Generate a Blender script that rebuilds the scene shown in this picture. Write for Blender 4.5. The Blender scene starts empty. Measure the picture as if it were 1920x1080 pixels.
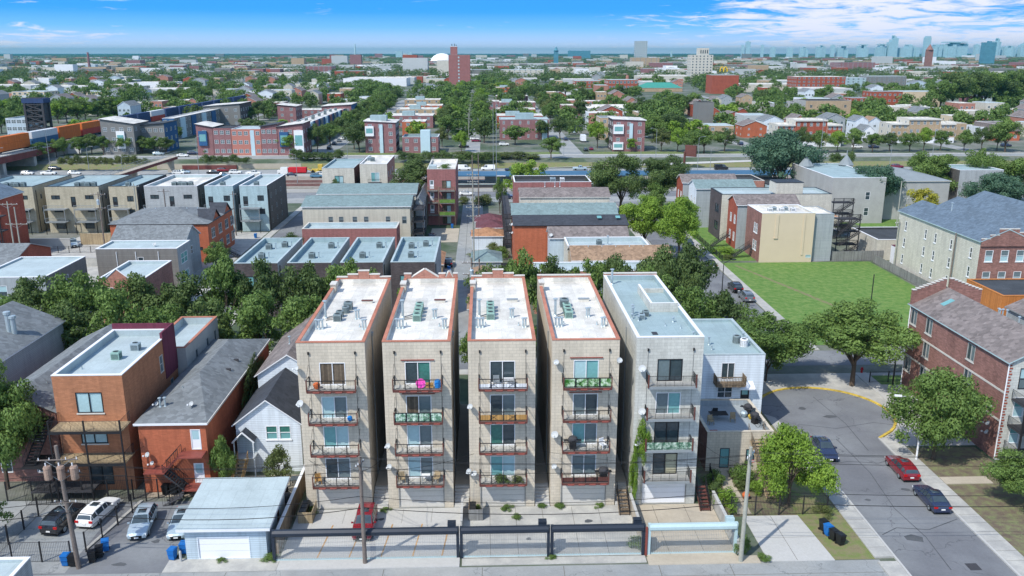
import bpy, bmesh, math, random
import numpy as np
R = math.radians
HAZE = .00005
rnd = random.Random(7)
scn = bpy.context.scene
# ------------------------------------------------------------------ camera
H = 41.5; F_ = 1600.0
PITCH = math.atan(441/F_); YAW = math.atan(53/math.hypot(F_, 441))
cd = bpy.data.cameras.new('camera'); cam = bpy.data.objects.new('camera', cd)
scn.collection.objects.link(cam); scn.camera = cam
cam.location = (0, 0, H); cam.rotation_euler = (math.pi/2-PITCH, 0, -YAW)
cd.sensor_width = 36; cd.lens = 36*F_/1920; cd.clip_start = .5; cd.clip_end = 80000
# ------------------------------------------------------------------ light
SUN_EL = R(50); SUN_AZ = (-.69, -.72)      # horizontal direction towards the sun
w = bpy.data.worlds.new('World'); scn.world = w; w.use_nodes = True
nt = w.node_tree; nt.nodes.clear(); N = nt.nodes.new; L = nt.links.new
out = N('ShaderNodeOutputWorld'); bg = N('ShaderNodeBackground'); L(bg.outputs[0], out.inputs[0])
sky = N('ShaderNodeTexSky'); sky.sky_type = 'NISHITA'; sky.sun_disc = False
sky.sun_elevation = SUN_EL; sky.sun_rotation = math.atan2(SUN_AZ[0], SUN_AZ[1]); sky.altitude = 100
sky.air_density = 1.0; sky.dust_density = .6; sky.ozone_density = 2.0
tc = N('ShaderNodeTexCoord'); sep = N('ShaderNodeSeparateXYZ'); L(tc.outputs['Generated'], sep.inputs[0])
# low band of the sky: saturated blue paling towards the horizon
rp = N('ShaderNodeValToRGB'); L(sep.outputs['Z'], rp.inputs[0])
def lin(c):
    c /= 255.; return c/12.92 if c <= .04045 else ((c+.055)/1.055)**2.4
def S(r, g, b, k=1.): return (lin(r)*k, lin(g)*k, lin(b)*k, 1)
SKK = 1/.15
e = rp.color_ramp.elements
e[0].position = 0.0; e[0].color = S(232, 236, 255, 1)
e[1].position = .066; e[1].color = S(58, 150, 247, 1)
for p, c in ((.012, S(186, 212, 253)), (.026, S(120, 186, 253)), (.044, S(62, 156, 250))):
    q = e.new(p); q.color = c
e.new(.2).color = S(30, 110, 225)
mul = N('ShaderNodeVectorMath'); mul.operation = 'SCALE'; L(rp.outputs[0], mul.inputs[0]); mul.inputs['Scale'].default_value = SKK*.80
# clouds, stretched streaks, denser towards the right
dv = N('ShaderNodeMath'); dv.operation = 'ADD'; L(sep.outputs['Z'], dv.inputs[0]); dv.inputs[1].default_value = .10
px = N('ShaderNodeMath'); px.operation = 'DIVIDE'; L(sep.outputs['X'], px.inputs[0]); L(dv.outputs[0], px.inputs[1])
py = N('ShaderNodeMath'); py.operation = 'DIVIDE'; L(sep.outputs['Y'], py.inputs[0]); L(dv.outputs[0], py.inputs[1])
cb = N('ShaderNodeCombineXYZ'); L(px.outputs[0], cb.inputs[0]); L(py.outputs[0], cb.inputs[1])
nz = N('ShaderNodeTexNoise'); nz.inputs['Scale'].default_value = 2.9; nz.inputs['Detail'].default_value = 9; nz.inputs['Roughness'].default_value = .62
nz.inputs['Distortion'].default_value = .6
L(cb.outputs[0], nz.inputs['Vector'])
nz2 = N('ShaderNodeTexNoise'); nz2.inputs['Scale'].default_value = .6; nz2.inputs['Detail'].default_value = 3; L(cb.outputs[0], nz2.inputs['Vector'])
mr = N('ShaderNodeMapRange'); L(sep.outputs['X'], mr.inputs[0]); mr.inputs[1].default_value = .10; mr.inputs[2].default_value = .34; mr.inputs[3].default_value = -.17; mr.inputs[4].default_value = .125
ad = N('ShaderNodeMath'); ad.operation = 'ADD'; L(nz.outputs[0], ad.inputs[0]); L(mr.outputs[0], ad.inputs[1])
mh = N('ShaderNodeMath'); mh.operation = 'MULTIPLY_ADD'; L(nz2.outputs[0], mh.inputs[0]); mh.inputs[1].default_value = .5; mh.inputs[2].default_value = -.25
ad3 = N('ShaderNodeMath'); ad3.operation = 'ADD'; L(ad.outputs[0], ad3.inputs[0]); L(mh.outputs[0], ad3.inputs[1])
lx = N('ShaderNodeMapRange'); L(sep.outputs['X'], lx.inputs[0]); lx.inputs[1].default_value = -.28; lx.inputs[2].default_value = -.5; lx.inputs[3].default_value = 0; lx.inputs[4].default_value = .30
lz = N('ShaderNodeMapRange'); L(sep.outputs['Z'], lz.inputs[0]); lz.inputs[1].default_value = .032; lz.inputs[2].default_value = .018; lz.inputs[3].default_value = 0; lz.inputs[4].default_value = 1
lm = N('ShaderNodeMath'); lm.operation = 'MULTIPLY'; L(lx.outputs[0], lm.inputs[0]); L(lz.outputs[0], lm.inputs[1])
ad2 = N('ShaderNodeMath'); ad2.operation = 'ADD'; L(ad3.outputs[0], ad2.inputs[0]); L(lm.outputs[0], ad2.inputs[1])
cr = N('ShaderNodeMapRange'); cr.interpolation_type = 'SMOOTHSTEP'; L(ad2.outputs[0], cr.inputs[0]); cr.inputs[1].default_value = .46; cr.inputs[2].default_value = .70; cr.inputs[4].default_value = .95
mx = N('ShaderNodeMix'); mx.data_type = 'RGBA'; L(cr.outputs[0], mx.inputs[0]); L(mul.outputs[0], mx.inputs[6]); c = S(236, 236, 252); mx.inputs[7].default_value = (c[0]*SKK*.72, c[1]*SKK*.72, c[2]*SKK*.72, 1)
# above ~8 degrees the Nishita sky takes over
mv = N('ShaderNodeMapRange'); mv.interpolation_type = 'SMOOTHSTEP'; L(sep.outputs['Z'], mv.inputs[0]); mv.inputs[1].default_value = .08; mv.inputs[2].default_value = .2
mz = N('ShaderNodeMix'); mz.data_type = 'RGBA'; L(mv.outputs[0], mz.inputs[0]); L(mx.outputs[2], mz.inputs[6]); L(sky.outputs[0], mz.inputs[7])
L(mz.outputs[2], bg.inputs[0]); bg.inputs[1].default_value = .15
sd = bpy.data.lights.new('sun', 'SUN'); sd.energy = 2.7; sd.angle = R(.6); sd.color = (1, .96, .89)
so = bpy.data.objects.new('sun', sd); scn.collection.objects.link(so)
ce = math.cos(SUN_EL); hx = math.hypot(*SUN_AZ)
from mathutils import Vector
so.rotation_euler = Vector((SUN_AZ[0]/hx*ce, SUN_AZ[1]/hx*ce, math.sin(SUN_EL))).to_track_quat('Z', 'Y').to_euler()
so.location = (0, 0, 200)
vs = scn.view_settings; vs.view_transform = 'Standard'; vs.look = 'None'; vs.gamma = 1; vs.exposure = .74

# ------------------------------------------------------------------ pixel helpers used while surveying the place
def A(px, py, z=0.):
    u = (px-960)/F_; v = (py-540)/F_
    f = math.cos(PITCH)-v*math.sin(PITCH); d = math.sin(PITCH)+v*math.cos(PITCH)
    t = (H-z)/d; x = u*t; y = f*t
    return (x*math.cos(YAW)+y*math.sin(YAW), y*math.cos(YAW)-x*math.sin(YAW))
def row(x, y, z):
    X = x*math.cos(YAW)-y*math.sin(YAW); Y = y*math.cos(YAW)+x*math.sin(YAW); d = H-z
    zc = Y*math.cos(PITCH)+d*math.sin(PITCH)
    return 540+F_*(d*math.cos(PITCH)-Y*math.sin(PITCH))/zc
def hgt(x, y, rowtop):
    lo, hi = -50., 400.
    for _ in range(40):
        m = (lo+hi)/2
        if row(x, y, m) > rowtop: lo = m
        else: hi = m
    return lo
# ------------------------------------------------------------------ materials
MATS = {}
def mat(name, col, kind='plain', rough=.85, var=.12, scale=1., col2=None, metal=0., spec=.3, bump=0., emit=0, alpha=None):
    if name in MATS: return MATS[name]
    m = bpy.data.materials.new(name); m.use_nodes = True; MATS[name] = m
    t = m.node_tree; n = t.nodes; l = t.links; b = n['Principled BSDF']
    b.inputs['Roughness'].default_value = rough; b.inputs['Metallic'].default_value = metal
    b.inputs['Specular IOR Level'].default_value = spec
    col = tuple(col[:3])+(1,)
    tcd = n.new('ShaderNodeTexCoord')
    no = n.new('ShaderNodeTexNoise'); no.inputs['Scale'].default_value = .35*scale; no.inputs['Detail'].default_value = 8; no.inputs['Roughness'].default_value = .65
    l.new(tcd.outputs['Object'], no.inputs['Vector'])
    def val(v, k):   # colour times factor
        return tuple(min(1, x*k) for x in v[:3])+(1,)
    src = None
    if kind in ('brick', 'block', 'siding', 'plank'):
        sp = n.new('ShaderNodeSeparateXYZ'); l.new(tcd.outputs['Object'], sp.inputs[0])
        ad = n.new('ShaderNodeMath'); ad.operation = 'ADD'; l.new(sp.outputs[0], ad.inputs[0]); l.new(sp.outputs[1], ad.inputs[1])
        cb = n.new('ShaderNodeCombineXYZ'); l.new(ad.outputs[0], cb.inputs[0]); l.new(sp.outputs[2], cb.inputs[1])
        br = n.new('ShaderNodeTexBrick'); l.new(cb.outputs[0], br.inputs['Vector'])
        bw, bh, ms = {'brick': (.42, .13, .012), 'block': (.62, .29, .018), 'siding': (40., .2, .02), 'plank': (.16, 30., .012)}[kind]
        br.inputs['Brick Width'].default_value = bw*scale; br.inputs['Row Height'].default_value = bh*scale
        br.inputs['Mortar Size'].default_value = ms; br.inputs['Mortar Smooth'].default_value = .3; br.inputs['Scale'].default_value = 1
        br.inputs['Color1'].default_value = val(col, 1+var*.7); br.inputs['Color2'].default_value = val(col2 or col, 1-var*1.3 if not col2 else 1)
        br.inputs['Mortar'].default_value = val(col, {'brick': .85, 'block': .74}.get(kind, .66))
        src = br.outputs['Color']
    elif kind == 'roofing':
        br = n.new('ShaderNodeTexBrick'); l.new(tcd.outputs['Object'], br.inputs['Vector']); br.inputs['Scale'].default_value = 1
        br.inputs['Brick Width'].default_value = 1.25; br.inputs['Row Height'].default_value = 5.3; br.inputs['Mortar Size'].default_value = .02; br.inputs['Mortar Smooth'].default_value = .6
        br.inputs['Color1'].default_value = val(col, 1+var*.35); br.inputs['Color2'].default_value = val(col2 or col, 1-var*.35); br.inputs['Mortar'].default_value = val(col, .8); src = br.outputs['Color']
    elif kind == 'paved':
        vo = n.new('ShaderNodeTexVoronoi'); vo.feature = 'DISTANCE_TO_EDGE'; vo.inputs['Scale'].default_value = .16*scale
        ns = n.new('ShaderNodeTexNoise'); ns.inputs['Scale'].default_value = .8; ns.inputs['Detail'].default_value = 5; l.new(tcd.outputs['Object'], ns.inputs['Vector'])
        va = n.new('ShaderNodeVectorMath'); va.operation = 'MULTIPLY_ADD'; l.new(ns.outputs['Color'], va.inputs[0]); va.inputs[1].default_value = (3, 3, 0); l.new(tcd.outputs['Object'], va.inputs[2]); l.new(va.outputs[0], vo.inputs['Vector'])
        cr_ = n.new('ShaderNodeMapRange'); l.new(vo.outputs['Distance'], cr_.inputs[0]); cr_.inputs[1].default_value = .001; cr_.inputs[2].default_value = .007
        mxs = n.new('ShaderNodeMix'); mxs.data_type = 'RGBA'; l.new(cr_.outputs[0], mxs.inputs[0]); mxs.inputs[6].default_value = val(col, .72)
        m5 = n.new('ShaderNodeMix'); m5.data_type = 'RGBA'; n5 = n.new('ShaderNodeTexNoise'); n5.inputs['Scale'].default_value = .11; n5.inputs['Detail'].default_value = 4; l.new(tcd.outputs['Object'], n5.inputs['Vector'])
        r5 = n.new('ShaderNodeMapRange'); l.new(n5.outputs[0], r5.inputs[0]); r5.inputs[1].default_value = .4; r5.inputs[2].default_value = .62; l.new(r5.outputs[0], m5.inputs[0]); m5.inputs[6].default_value = col; m5.inputs[7].default_value = val(col2 or col, 1)
        l.new(m5.outputs[2], mxs.inputs[7]); src = mxs.outputs[2]
    elif kind == 'shingle':
        vo = n.new('ShaderNodeTexVoronoi'); vo.inputs['Scale'].default_value = 2.2*scale; l.new(tcd.outputs['Object'], vo.inputs['Vector'])
        sv = n.new('ShaderNodeSeparateColor'); l.new(vo.outputs['Color'], sv.inputs[0])
        mxs = n.new('ShaderNodeMix'); mxs.data_type = 'RGBA'; l.new(sv.outputs[0], mxs.inputs[0])
        mxs.inputs[6].default_value = val(col, 1-var*1.6); mxs.inputs[7].default_value = val(col, 1+var*1.6)
        src = mxs.outputs[2]
    # broad stains
    rp = n.new('ShaderNodeMapRange'); rp.inputs[1].default_value = .3; rp.inputs[2].default_value = .7
    rp.inputs[3].default_value = 1-var; rp.inputs[4].default_value = 1+var; l.new(no.outputs[0], rp.inputs[0])
    n2 = n.new('ShaderNodeTexNoise'); n2.inputs['Scale'].default_value = 4*scale; n2.inputs['Detail'].default_value = 6; n2.inputs['Roughness'].default_value = .75
    l.new(tcd.outputs['Object'], n2.inputs['Vector'])
    r2 = n.new('ShaderNodeMapRange'); r2.inputs[1].default_value = .3; r2.inputs[2].default_value = .7; r2.inputs[3].default_value = 1-var*.7; r2.inputs[4].default_value = 1+var*.7
    l.new(n2.outputs[0], r2.inputs[0])
    mm = n.new('ShaderNodeMath'); mm.operation = 'MULTIPLY'; l.new(rp.outputs[0], mm.inputs[0]); l.new(r2.outputs[0], mm.inputs[1])
    if kind in ('brick', 'block', 'siding') and scale < 5:     # rain streaks and damp patches down the walls
        mpn = n.new('ShaderNodeMapping'); mpn.inputs['Scale'].default_value = (1.3, 1.3, .12); l.new(tcd.outputs['Object'], mpn.inputs['Vector'])
        n6 = n.new('ShaderNodeTexNoise'); n6.inputs['Scale'].default_value = 1.4; n6.inputs['Detail'].default_value = 5; n6.inputs['Roughness'].default_value = .7; l.new(mpn.outputs[0], n6.inputs['Vector'])
        r6 = n.new('ShaderNodeMapRange'); r6.inputs[1].default_value = .42; r6.inputs[2].default_value = .72; r6.inputs[3].default_value = 1.04; r6.inputs[4].default_value = .80; l.new(n6.outputs[0], r6.inputs[0])
        m6 = n.new('ShaderNodeMath'); m6.operation = 'MULTIPLY'; l.new(mm.outputs[0], m6.inputs[0]); l.new(r6.outputs[0], m6.inputs[1]); mm = m6
    vm = n.new('ShaderNodeVectorMath'); vm.operation = 'SCALE'; l.new(mm.outputs[0], vm.inputs['Scale'])
    if src: l.new(src, vm.inputs[0])
    elif col2:
        mc = n.new('ShaderNodeMix'); mc.data_type = 'RGBA'; mc.inputs[6].default_value = col; mc.inputs[7].default_value = tuple(col2[:3])+(1,)
        r3 = n.new('ShaderNodeMapRange'); r3.inputs[1].default_value = .42; r3.inputs[2].default_value = .6; l.new(no.outputs[0], r3.inputs[0]); l.new(r3.outputs[0], mc.inputs[0])
        l.new(mc.outputs[2], vm.inputs[0])
    else: vm.inputs[0].default_value = col[:3]
    l.new(vm.outputs[0], b.inputs['Base Color'])
    if bump:
        bp = n.new('ShaderNodeBump'); bp.inputs['Strength'].default_value = bump; bp.inputs['Distance'].default_value = .03; l.new(n2.outputs[0], bp.inputs['Height']); l.new(bp.outputs[0], b.inputs['Normal'])
    if emit: b.inputs['Emission Color'].default_value = col; b.inputs['Emission Strength'].default_value = emit
    return m
def leafmat(name, c1, c2):
    m = bpy.data.materials.new(name); m.use_nodes = True; MATS[name] = m
    t = m.node_tree; n = t.nodes; l = t.links; b = n['Principled BSDF']
    b.inputs['Roughness'].default_value = .6; b.inputs['Specular IOR Level'].default_value = .25
    tcd = n.new('ShaderNodeTexCoord'); no = n.new('ShaderNodeTexNoise'); no.inputs['Scale'].default_value = .5; no.inputs['Detail'].default_value = 5
    l.new(tcd.outputs['Object'], no.inputs['Vector'])
    oi = n.new('ShaderNodeObjectInfo'); ge = n.new('ShaderNodeNewGeometry')
    a1 = n.new('ShaderNodeMath'); a1.operation = 'MULTIPLY_ADD'; l.new(ge.outputs['Random Per Island'], a1.inputs[0]); a1.inputs[1].default_value = .5; a1.inputs[2].default_value = -.45
    a2 = n.new('ShaderNodeMath'); a2.operation = 'MULTIPLY_ADD'; l.new(oi.outputs['Random'], a2.inputs[0]); a2.inputs[1].default_value = .4; l.new(a1.outputs[0], a2.inputs[2])
    a3 = n.new('ShaderNodeMath'); a3.operation = 'ADD'; l.new(no.outputs[0], a3.inputs[0]); l.new(a2.outputs[0], a3.inputs[1])
    mc = n.new('ShaderNodeMix'); mc.data_type = 'RGBA'; mc.inputs[6].default_value = tuple(c1)+(1,); mc.inputs[7].default_value = tuple(c2)+(1,)
    l.new(a3.outputs[0], mc.inputs[0]); l.new(mc.outputs[2], b.inputs['Base Color'])
    tr = n.new('ShaderNodeBsdfTranslucent'); l.new(mc.outputs[2], tr.inputs[0]); ms = n.new('ShaderNodeMixShader'); ms.inputs[0].default_value = .3
    l.new(b.outputs[0], ms.inputs[1]); l.new(tr.outputs[0], ms.inputs[2]); l.new(ms.outputs[0], n['Material Output'].inputs['Surface'])
    return m
leafmat('leaf_dark', (0.06, 0.1, 0.033), (0.145, 0.21, 0.06))
leafmat('leaf_mid', (0.085, 0.15, 0.036), (0.19, 0.285, 0.07))
leafmat('leaf_bright', (0.12, 0.22, 0.03), (0.27, 0.4, 0.055))
leafmat('leaf_olive', (0.08, 0.11, 0.035), (0.19, 0.22, 0.07))
leafmat('leaf_yellow', (.25, .27, .03), (.48, .43, .06))
leafmat('leaf_blue', (0.05, 0.115, 0.07), (0.13, 0.22, 0.13))
def defm():
    M = mat
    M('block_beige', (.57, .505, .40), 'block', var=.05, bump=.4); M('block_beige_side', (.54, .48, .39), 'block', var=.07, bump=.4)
    M('block_grey', (.52, .52, .47), 'block', var=.08, bump=.4)
    M('brick_red', (.33, .085, .05), 'brick', var=.15); M('brick_orange', (.40, .175, .09), 'brick', var=.12)
    M('brick_vermilion', (.42, .125, .062), 'brick', var=.10); M('brick_brown', (.27, .14, .115), 'brick', var=.2)
    M('brick_purple', (.26, .13, .13), 'brick', var=.12); M('brick_tan', (.42, .31, .20), 'brick', var=.12); M('brick_dark', (.09, .075, .075), 'brick', var=.2)
    M('brick_pink', (.40, .19, .14), 'brick', var=.14); M('brick_dusty', (.30, .13, .12), 'brick', var=.12)
    M('stucco_tan', (.58, .48, .34), var=.03); M('stucco_cream', (.56, .53, .45), 'block', var=.06)
    M('cmu_beige', (.42, .38, .28), 'block', var=.06); M('cmu_grey', (.36, .38, .38), 'block', var=.06); M('cmu_blue', (.36, .48, .50), 'block', var=.05)
    M('cmu_dark', (.11, .105, .10), 'block', var=.12); M('grey_wall', (.20, .19, .175), 'siding', var=.08); M('light_wall', (.42, .44, .43), var=.05)
    M('stone_grey', (.36, .36, .34), var=.12)
    M('siding_white', (.66, .72, .76), 'siding', var=.03); M('siding_blue', (.46, .55, .60), 'siding', var=.03); M('siding_grey', (.34, .37, .38), 'siding', var=.05)
    M('siding_cream', (.52, .49, .40), 'siding', var=.04); M('panel_blue', (.03, .10, .22), var=.05); M('panel_pale', (.45, .58, .62), var=.05); M('panel_grey', (.18, .18, .17), var=.06)
    M('salmon', (.42, .17, .13), var=.05); M('maroon', (.14, .03, .055), 'plank', scale=2, var=.1)
    M('terracotta', (.42, .17, .11), var=.2); M('white', (.70, .71, .72), var=.04); M('white_roof', (.63, .605, .54), 'roofing', var=.24, scale=1.4, bump=.1, rough=.7, col2=(.50, .49, .45)); M('stone_cap', (.55, .53, .48), var=.08)
    M('roof_blue', (.28, .37, .385), 'roofing', var=.13); M('roof_pale', (.37, .44, .45), 'roofing', var=.12); M('roof_grey', (.22, .25, .26), var=.10); M('roof_tar', (.05, .055, .06), var=.3)
    M('sh_grey', (.165, .18, .185), 'shingle', var=.13); M('sh_dark', (.045, .05, .06), 'shingle', var=.12); M('sh_teal', (.17, .235, .235), 'shingle', var=.09)
    M('sh_brown', (.18, .155, .145), 'shingle', var=.16); M('sh_tan', (.27, .18, .115), 'shingle', var=.14); M('sh_maroon', (.13, .05, .06), 'shingle', var=.12); M('sh_blue', (.11, .15, .19), 'shingle', var=.12)
    M('sh_orange', (.36, .19, .10), 'shingle', var=.14); M('green_metal', (.05, .25, .20), var=.08)
    M('asphalt', (.15, .155, .165), 'paved', var=.12, scale=.7, col2=(.20, .21, .215), bump=.15); M('asphalt_dark', (.085, .09, .095), var=.2, scale=.5); M('asphalt_old', (.25, .265, .265), 'paved', var=.14, scale=1.2, col2=(.31, .315, .30), bump=.2)
    M('concrete', (.37, .365, .34), var=.13, scale=1.3, col2=(.42, .41, .37), bump=.1); M('concrete_pale', (.47, .465, .44), var=.11, scale=1.1, col2=(.41, .405, .38)); M('concrete_tan', (.42, .37, .29), var=.12); M('joint', (.13, .12, .10), var=.3)
    M('grass', (.11, .17, .045), var=.25, scale=2.5, col2=(.17, .185, .07), bump=.3); M('lawn', (.095, .20, .036), var=.2, scale=2.6, col2=(.14, .21, .055), bump=.5)
    M('dry_grass', (.23, .20, .11), var=.25, scale=3, col2=(.13, .165, .05), bump=.3); M('soil', (.16, .125, .09), var=.3, scale=3.5, col2=(.15, .16, .075))
    M('ground', (.075, .11, .06), var=.35, scale=.12, col2=(.15, .15, .13)); M('dish_grey', (.42, .44, .44), rough=.6, var=.08); M('gravel', (.26, .23, .19), var=.25, scale=2)
    M('yellow', (.50, .36, .06), var=.45, scale=4); M('can_rust', (.30, .21, .16), var=.4, scale=3); M('rust_line', (.42, .24, .09), var=.3); M('paint_white', (.75, .75, .72), var=.1)
    M('glass', (.045, .065, .075), rough=.08, var=.3, scale=.3, spec=.7); M('glass_teal', (.16, .36, .36), rough=.15, var=.15, spec=.5); M('glass_pale', (.36, .52, .54), rough=.2, var=.12, spec=.5)
    M('glass_green', (.05, .17, .14), rough=.12, var=.3, spec=.5); M('glass_grey', (.13, .17, .18), rough=.12, var=.15, spec=.6); M('glass_blind', (.40, .38, .26), rough=.3, var=.1)
    M('curtain_brown', (.13, .10, .07), 'plank', var=.3); M('cushion', (.1, .09, .08))
    M('metal_black', (.02, .02, .022), rough=.5, var=.1); M('metal_navy', (.02, .028, .042), rough=.45, var=.08); M('metal_grey', (.30, .33, .34), rough=.45, var=.08, metal=.3); M('galv', (.42, .50, .53), rough=.4, var=.1, metal=.4)
    M('metal_cyan', (.40, .52, .53), rough=.5, var=.06); M('metal_brown', (.12, .045, .035), rough=.6, var=.25); M('metal_red', (.22, .06, .045), rough=.6, var=.2); M('ac_green', (.27, .42, .36), rough=.6, var=.12); M('ac_grey', (.19, .24, .25), rough=.6, var=.12)
    M('louvre', (.03, .04, .04)); M('wood_old', (.20, .15, .10), 'plank', var=.3); M('wood_grey', (.22, .22, .21), 'plank', var=.2); M('wood_new', (.45, .25, .08), var=.2); M('wood_fence', (.36, .28, .17), 'plank', var=.2)
    M('cedar', (.50, .19, .05), 'plank', var=.15); M('pole_wood', (.17, .14, .12), var=.25, scale=2); M('pole_pale', (.32, .32, .27), var=.2, scale=2); M('bark', (.10, .075, .055), var=.3, scale=3)
    M('bin_blue', (.015, .14, .42), rough=.4, var=.05); M('bin_black', (.015, .016, .018), rough=.4, var=.1); M('rubber', (.012, .012, .012), rough=.8); M('chrome', (.6, .6, .6), metal=.9, rough=.25, var=.02)
    M('lamp_red', (.45, .01, .01), rough=.2, var=.02); M('lamp_clear', (.75, .78, .8), rough=.1, var=.02, spec=.8)
    M('pink', (.85, .08, .45), rough=.5, var=.02); M('plastic_blue', (.02, .22, .6), rough=.4, var=.03); M('plastic_white', (.75, .76, .77), rough=.4, var=.03); M('plastic_orange', (.55, .13, .04), var=.1)
    M('green_cloth', (.06, .25, .03), var=.5, scale=8, col2=(.45, .55, .40)); M('green_screen', (.12, .30, .18), var=.6, scale=9, col2=(.5, .6, .5)); M('deck_grey', (.34, .38, .40), 'plank', var=.06); M('red_mat', (.30, .02, .03)); M('gold', (.75, .50, .02), rough=.4, var=.02)
    M('cont_orange', (.58, .15, .03), 'plank', scale=2, var=.1); M('cont_blue', (.03, .055, .13), 'plank', scale=2, var=.1); M('cont_white', (.55, .58, .60), 'plank', scale=2, var=.06); M('cont_red', (.40, .06, .04), 'plank', scale=2, var=.1); M('cont_navy', (.05, .13, .24), 'plank', scale=2, var=.1)
    M('steel_dark', (.05, .05, .055), var=.2); M('steel_rust', (.16, .05, .045), var=.25); M('station_blue', (.045, .12, .20), rough=.5, var=.12, scale=.2)
    M('flag_red', (.5, .02, .03)); M('far_teal', (.34, .50, .54), 'block', var=.1, scale=14); M('far_glass', (.08, .22, .28), 'block', var=.1, scale=14); M('dome_white', (.85, .86, .88), var=.02)  # the skyline teal has distance haze mixed into its colour
defm()
CARC = {'red': (.20, .010, .018), 'black': (.012, .013, .017), 'white': (.80, .81, .83), 'silver': (.42, .52, .56), 'navy': (.02, .03, .07), 'grey': (.16, .18, .20), 'maroon': (.18, .012, .04), 'paleblue': (.40, .50, .56), 'teal': (.08, .2, .3)}
for k, c in CARC.items():
    m = mat('paint_'+k, c, rough=.25, var=.02, spec=.6, metal=.25 if k in ('silver', 'paleblue', 'grey') else 0)
    m.node_tree.nodes['Principled BSDF'].inputs['Coat Weight'].default_value = .6; m.node_tree.nodes['Principled BSDF'].inputs['Coat Roughness'].default_value = .06
# ------------------------------------------------------------------ mesh builder
class MB:
    def __init__(s): s.v = []; s.f = []; s.m = []; s.ms = []
    def mi(s, m):
        if m not in s.ms: s.ms.append(m)
        return s.ms.index(m)
    def poly(s, pts, m):
        i = len(s.v); s.v += [tuple(p) for p in pts]; s.f.append(tuple(range(i, i+len(pts)))); s.m.append(s.mi(m)); return s
    def box(s, x0, x1, y0, y1, z0, z1, m, top=None):
        i = len(s.v); s.v += [(x0, y0, z0), (x1, y0, z0), (x1, y1, z0), (x0, y1, z0), (x0, y0, z1), (x1, y0, z1), (x1, y1, z1), (x0, y1, z1)]
        k = s.mi(m); kt = s.mi(top) if top else k
        for q, f in enumerate(((0, 3, 2, 1), (4, 5, 6, 7), (0, 1, 5, 4), (1, 2, 6, 5), (2, 3, 7, 6), (3, 0, 4, 7))):
            s.f.append(tuple(i+a for a in f)); s.m.append(kt if q == 1 else k)
        return s
    def tube(s, p, q, r, m, n=6, r2=None, cap=True):
        p = Vector(p); q = Vector(q); d = q-p
        if d.length < 1e-6: return s
        r2 = r if r2 is None else r2
        a = d.orthogonal().normalized(); b = d.cross(a).normalized(); i = len(s.v); k = s.mi(m)
        for c, rr in ((p, r), (q, r2)):
            for j in range(n):
                t = 2*math.pi*j/n+.4; s.v.append(tuple(c+(a*math.cos(t)+b*math.sin(t))*rr))
        for j in range(n): s.f.append((i+j, i+(j+1) % n, i+n+(j+1) % n, i+n+j)); s.m.append(k)
        if cap: s.f.append(tuple(i+n-1-j for j in range(n))); s.m.append(k); s.f.append(tuple(i+n+j for j in range(n))); s.m.append(k)
        return s
    def lathe(s, c, prof, m, n=12, axis=None):   # prof: (r, z) pairs; axis: optional matrix
        i = len(s.v); k = s.mi(m)
        for r, z in prof:
            for j in range(n):
                t = 2*math.pi*j/n; p = Vector((r*math.cos(t), r*math.sin(t), z))
                if axis is not None: p = axis @ p
                s.v.append((c[0]+p[0], c[1]+p[1], c[2]+p[2]))
        for a in range(len(prof)-1):
            for j in range(n): s.f.append((i+a*n+j, i+a*n+(j+1) % n, i+(a+1)*n+(j+1) % n, i+(a+1)*n+j)); s.m.append(k)
        return s
    def prism(s, pts, z0, z1, m, top=None):
        n = len(pts); i = len(s.v); s.v += [(x, y, z0) for x, y in pts]+[(x, y, z1) for x, y in pts]; k = s.mi(m)
        for j in range(n): s.f.append((i+j, i+(j+1) % n, i+n+(j+1) % n, i+n+j)); s.m.append(k)
        s.f.append(tuple(i+n+j for j in range(n))); s.m.append(s.mi(top) if top else k)
        return s
    def mesh(s, name, smooth=False):
        me = bpy.data.meshes.new(name); me.from_pydata(s.v, [], s.f)
        for m in s.ms: me.materials.append(MATS[m])
        me.polygons.foreach_set('material_index', s.m)
        if smooth: me.polygons.foreach_set('use_smooth', [True]*len(s.f))
        me.update(); return me
    def build(s, name, parent=None, loc=(0, 0, 0), smooth=False): return ob(name, s.mesh(name, smooth), parent, loc)
COL = scn.collection
def ob(name, me, parent=None, loc=(0, 0, 0), rz=0, sc=None):
    o = bpy.data.objects.new(name, me); COL.objects.link(o); o.location = loc
    if rz: o.rotation_euler = (0, 0, rz)
    if sc: o.scale = sc
    if parent: o.parent = parent
    return o
def tag(o, label, cat, group=None):
    o['label'] = label; o['category'] = cat
    if group: o['group'] = group
    return o
def thing(name, label, cat, loc=(0, 0, 0), rz=0, group=None): return tag(ob(name, None, None, loc, rz), label, cat, group)
def struct(name, mb, loc=(0, 0, 0)):
    o = mb.build(name, None, loc); o['kind'] = 'structure'; return o
ORD = ['first', 'second', 'third', 'fourth', 'fifth', 'sixth', 'seventh', 'eighth', 'ninth', 'tenth', 'eleventh', 'twelfth', 'thirteenth', 'fourteenth', 'fifteenth', 'sixteenth', 'seventeenth', 'eighteenth', 'nineteenth', 'twentieth', 'twenty-first', 'twenty-second', 'twenty-third', 'twenty-fourth', 'twenty-fifth', 'twenty-sixth', 'twenty-seventh', 'twenty-eighth', 'twenty-ninth', 'thirtieth']
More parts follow.
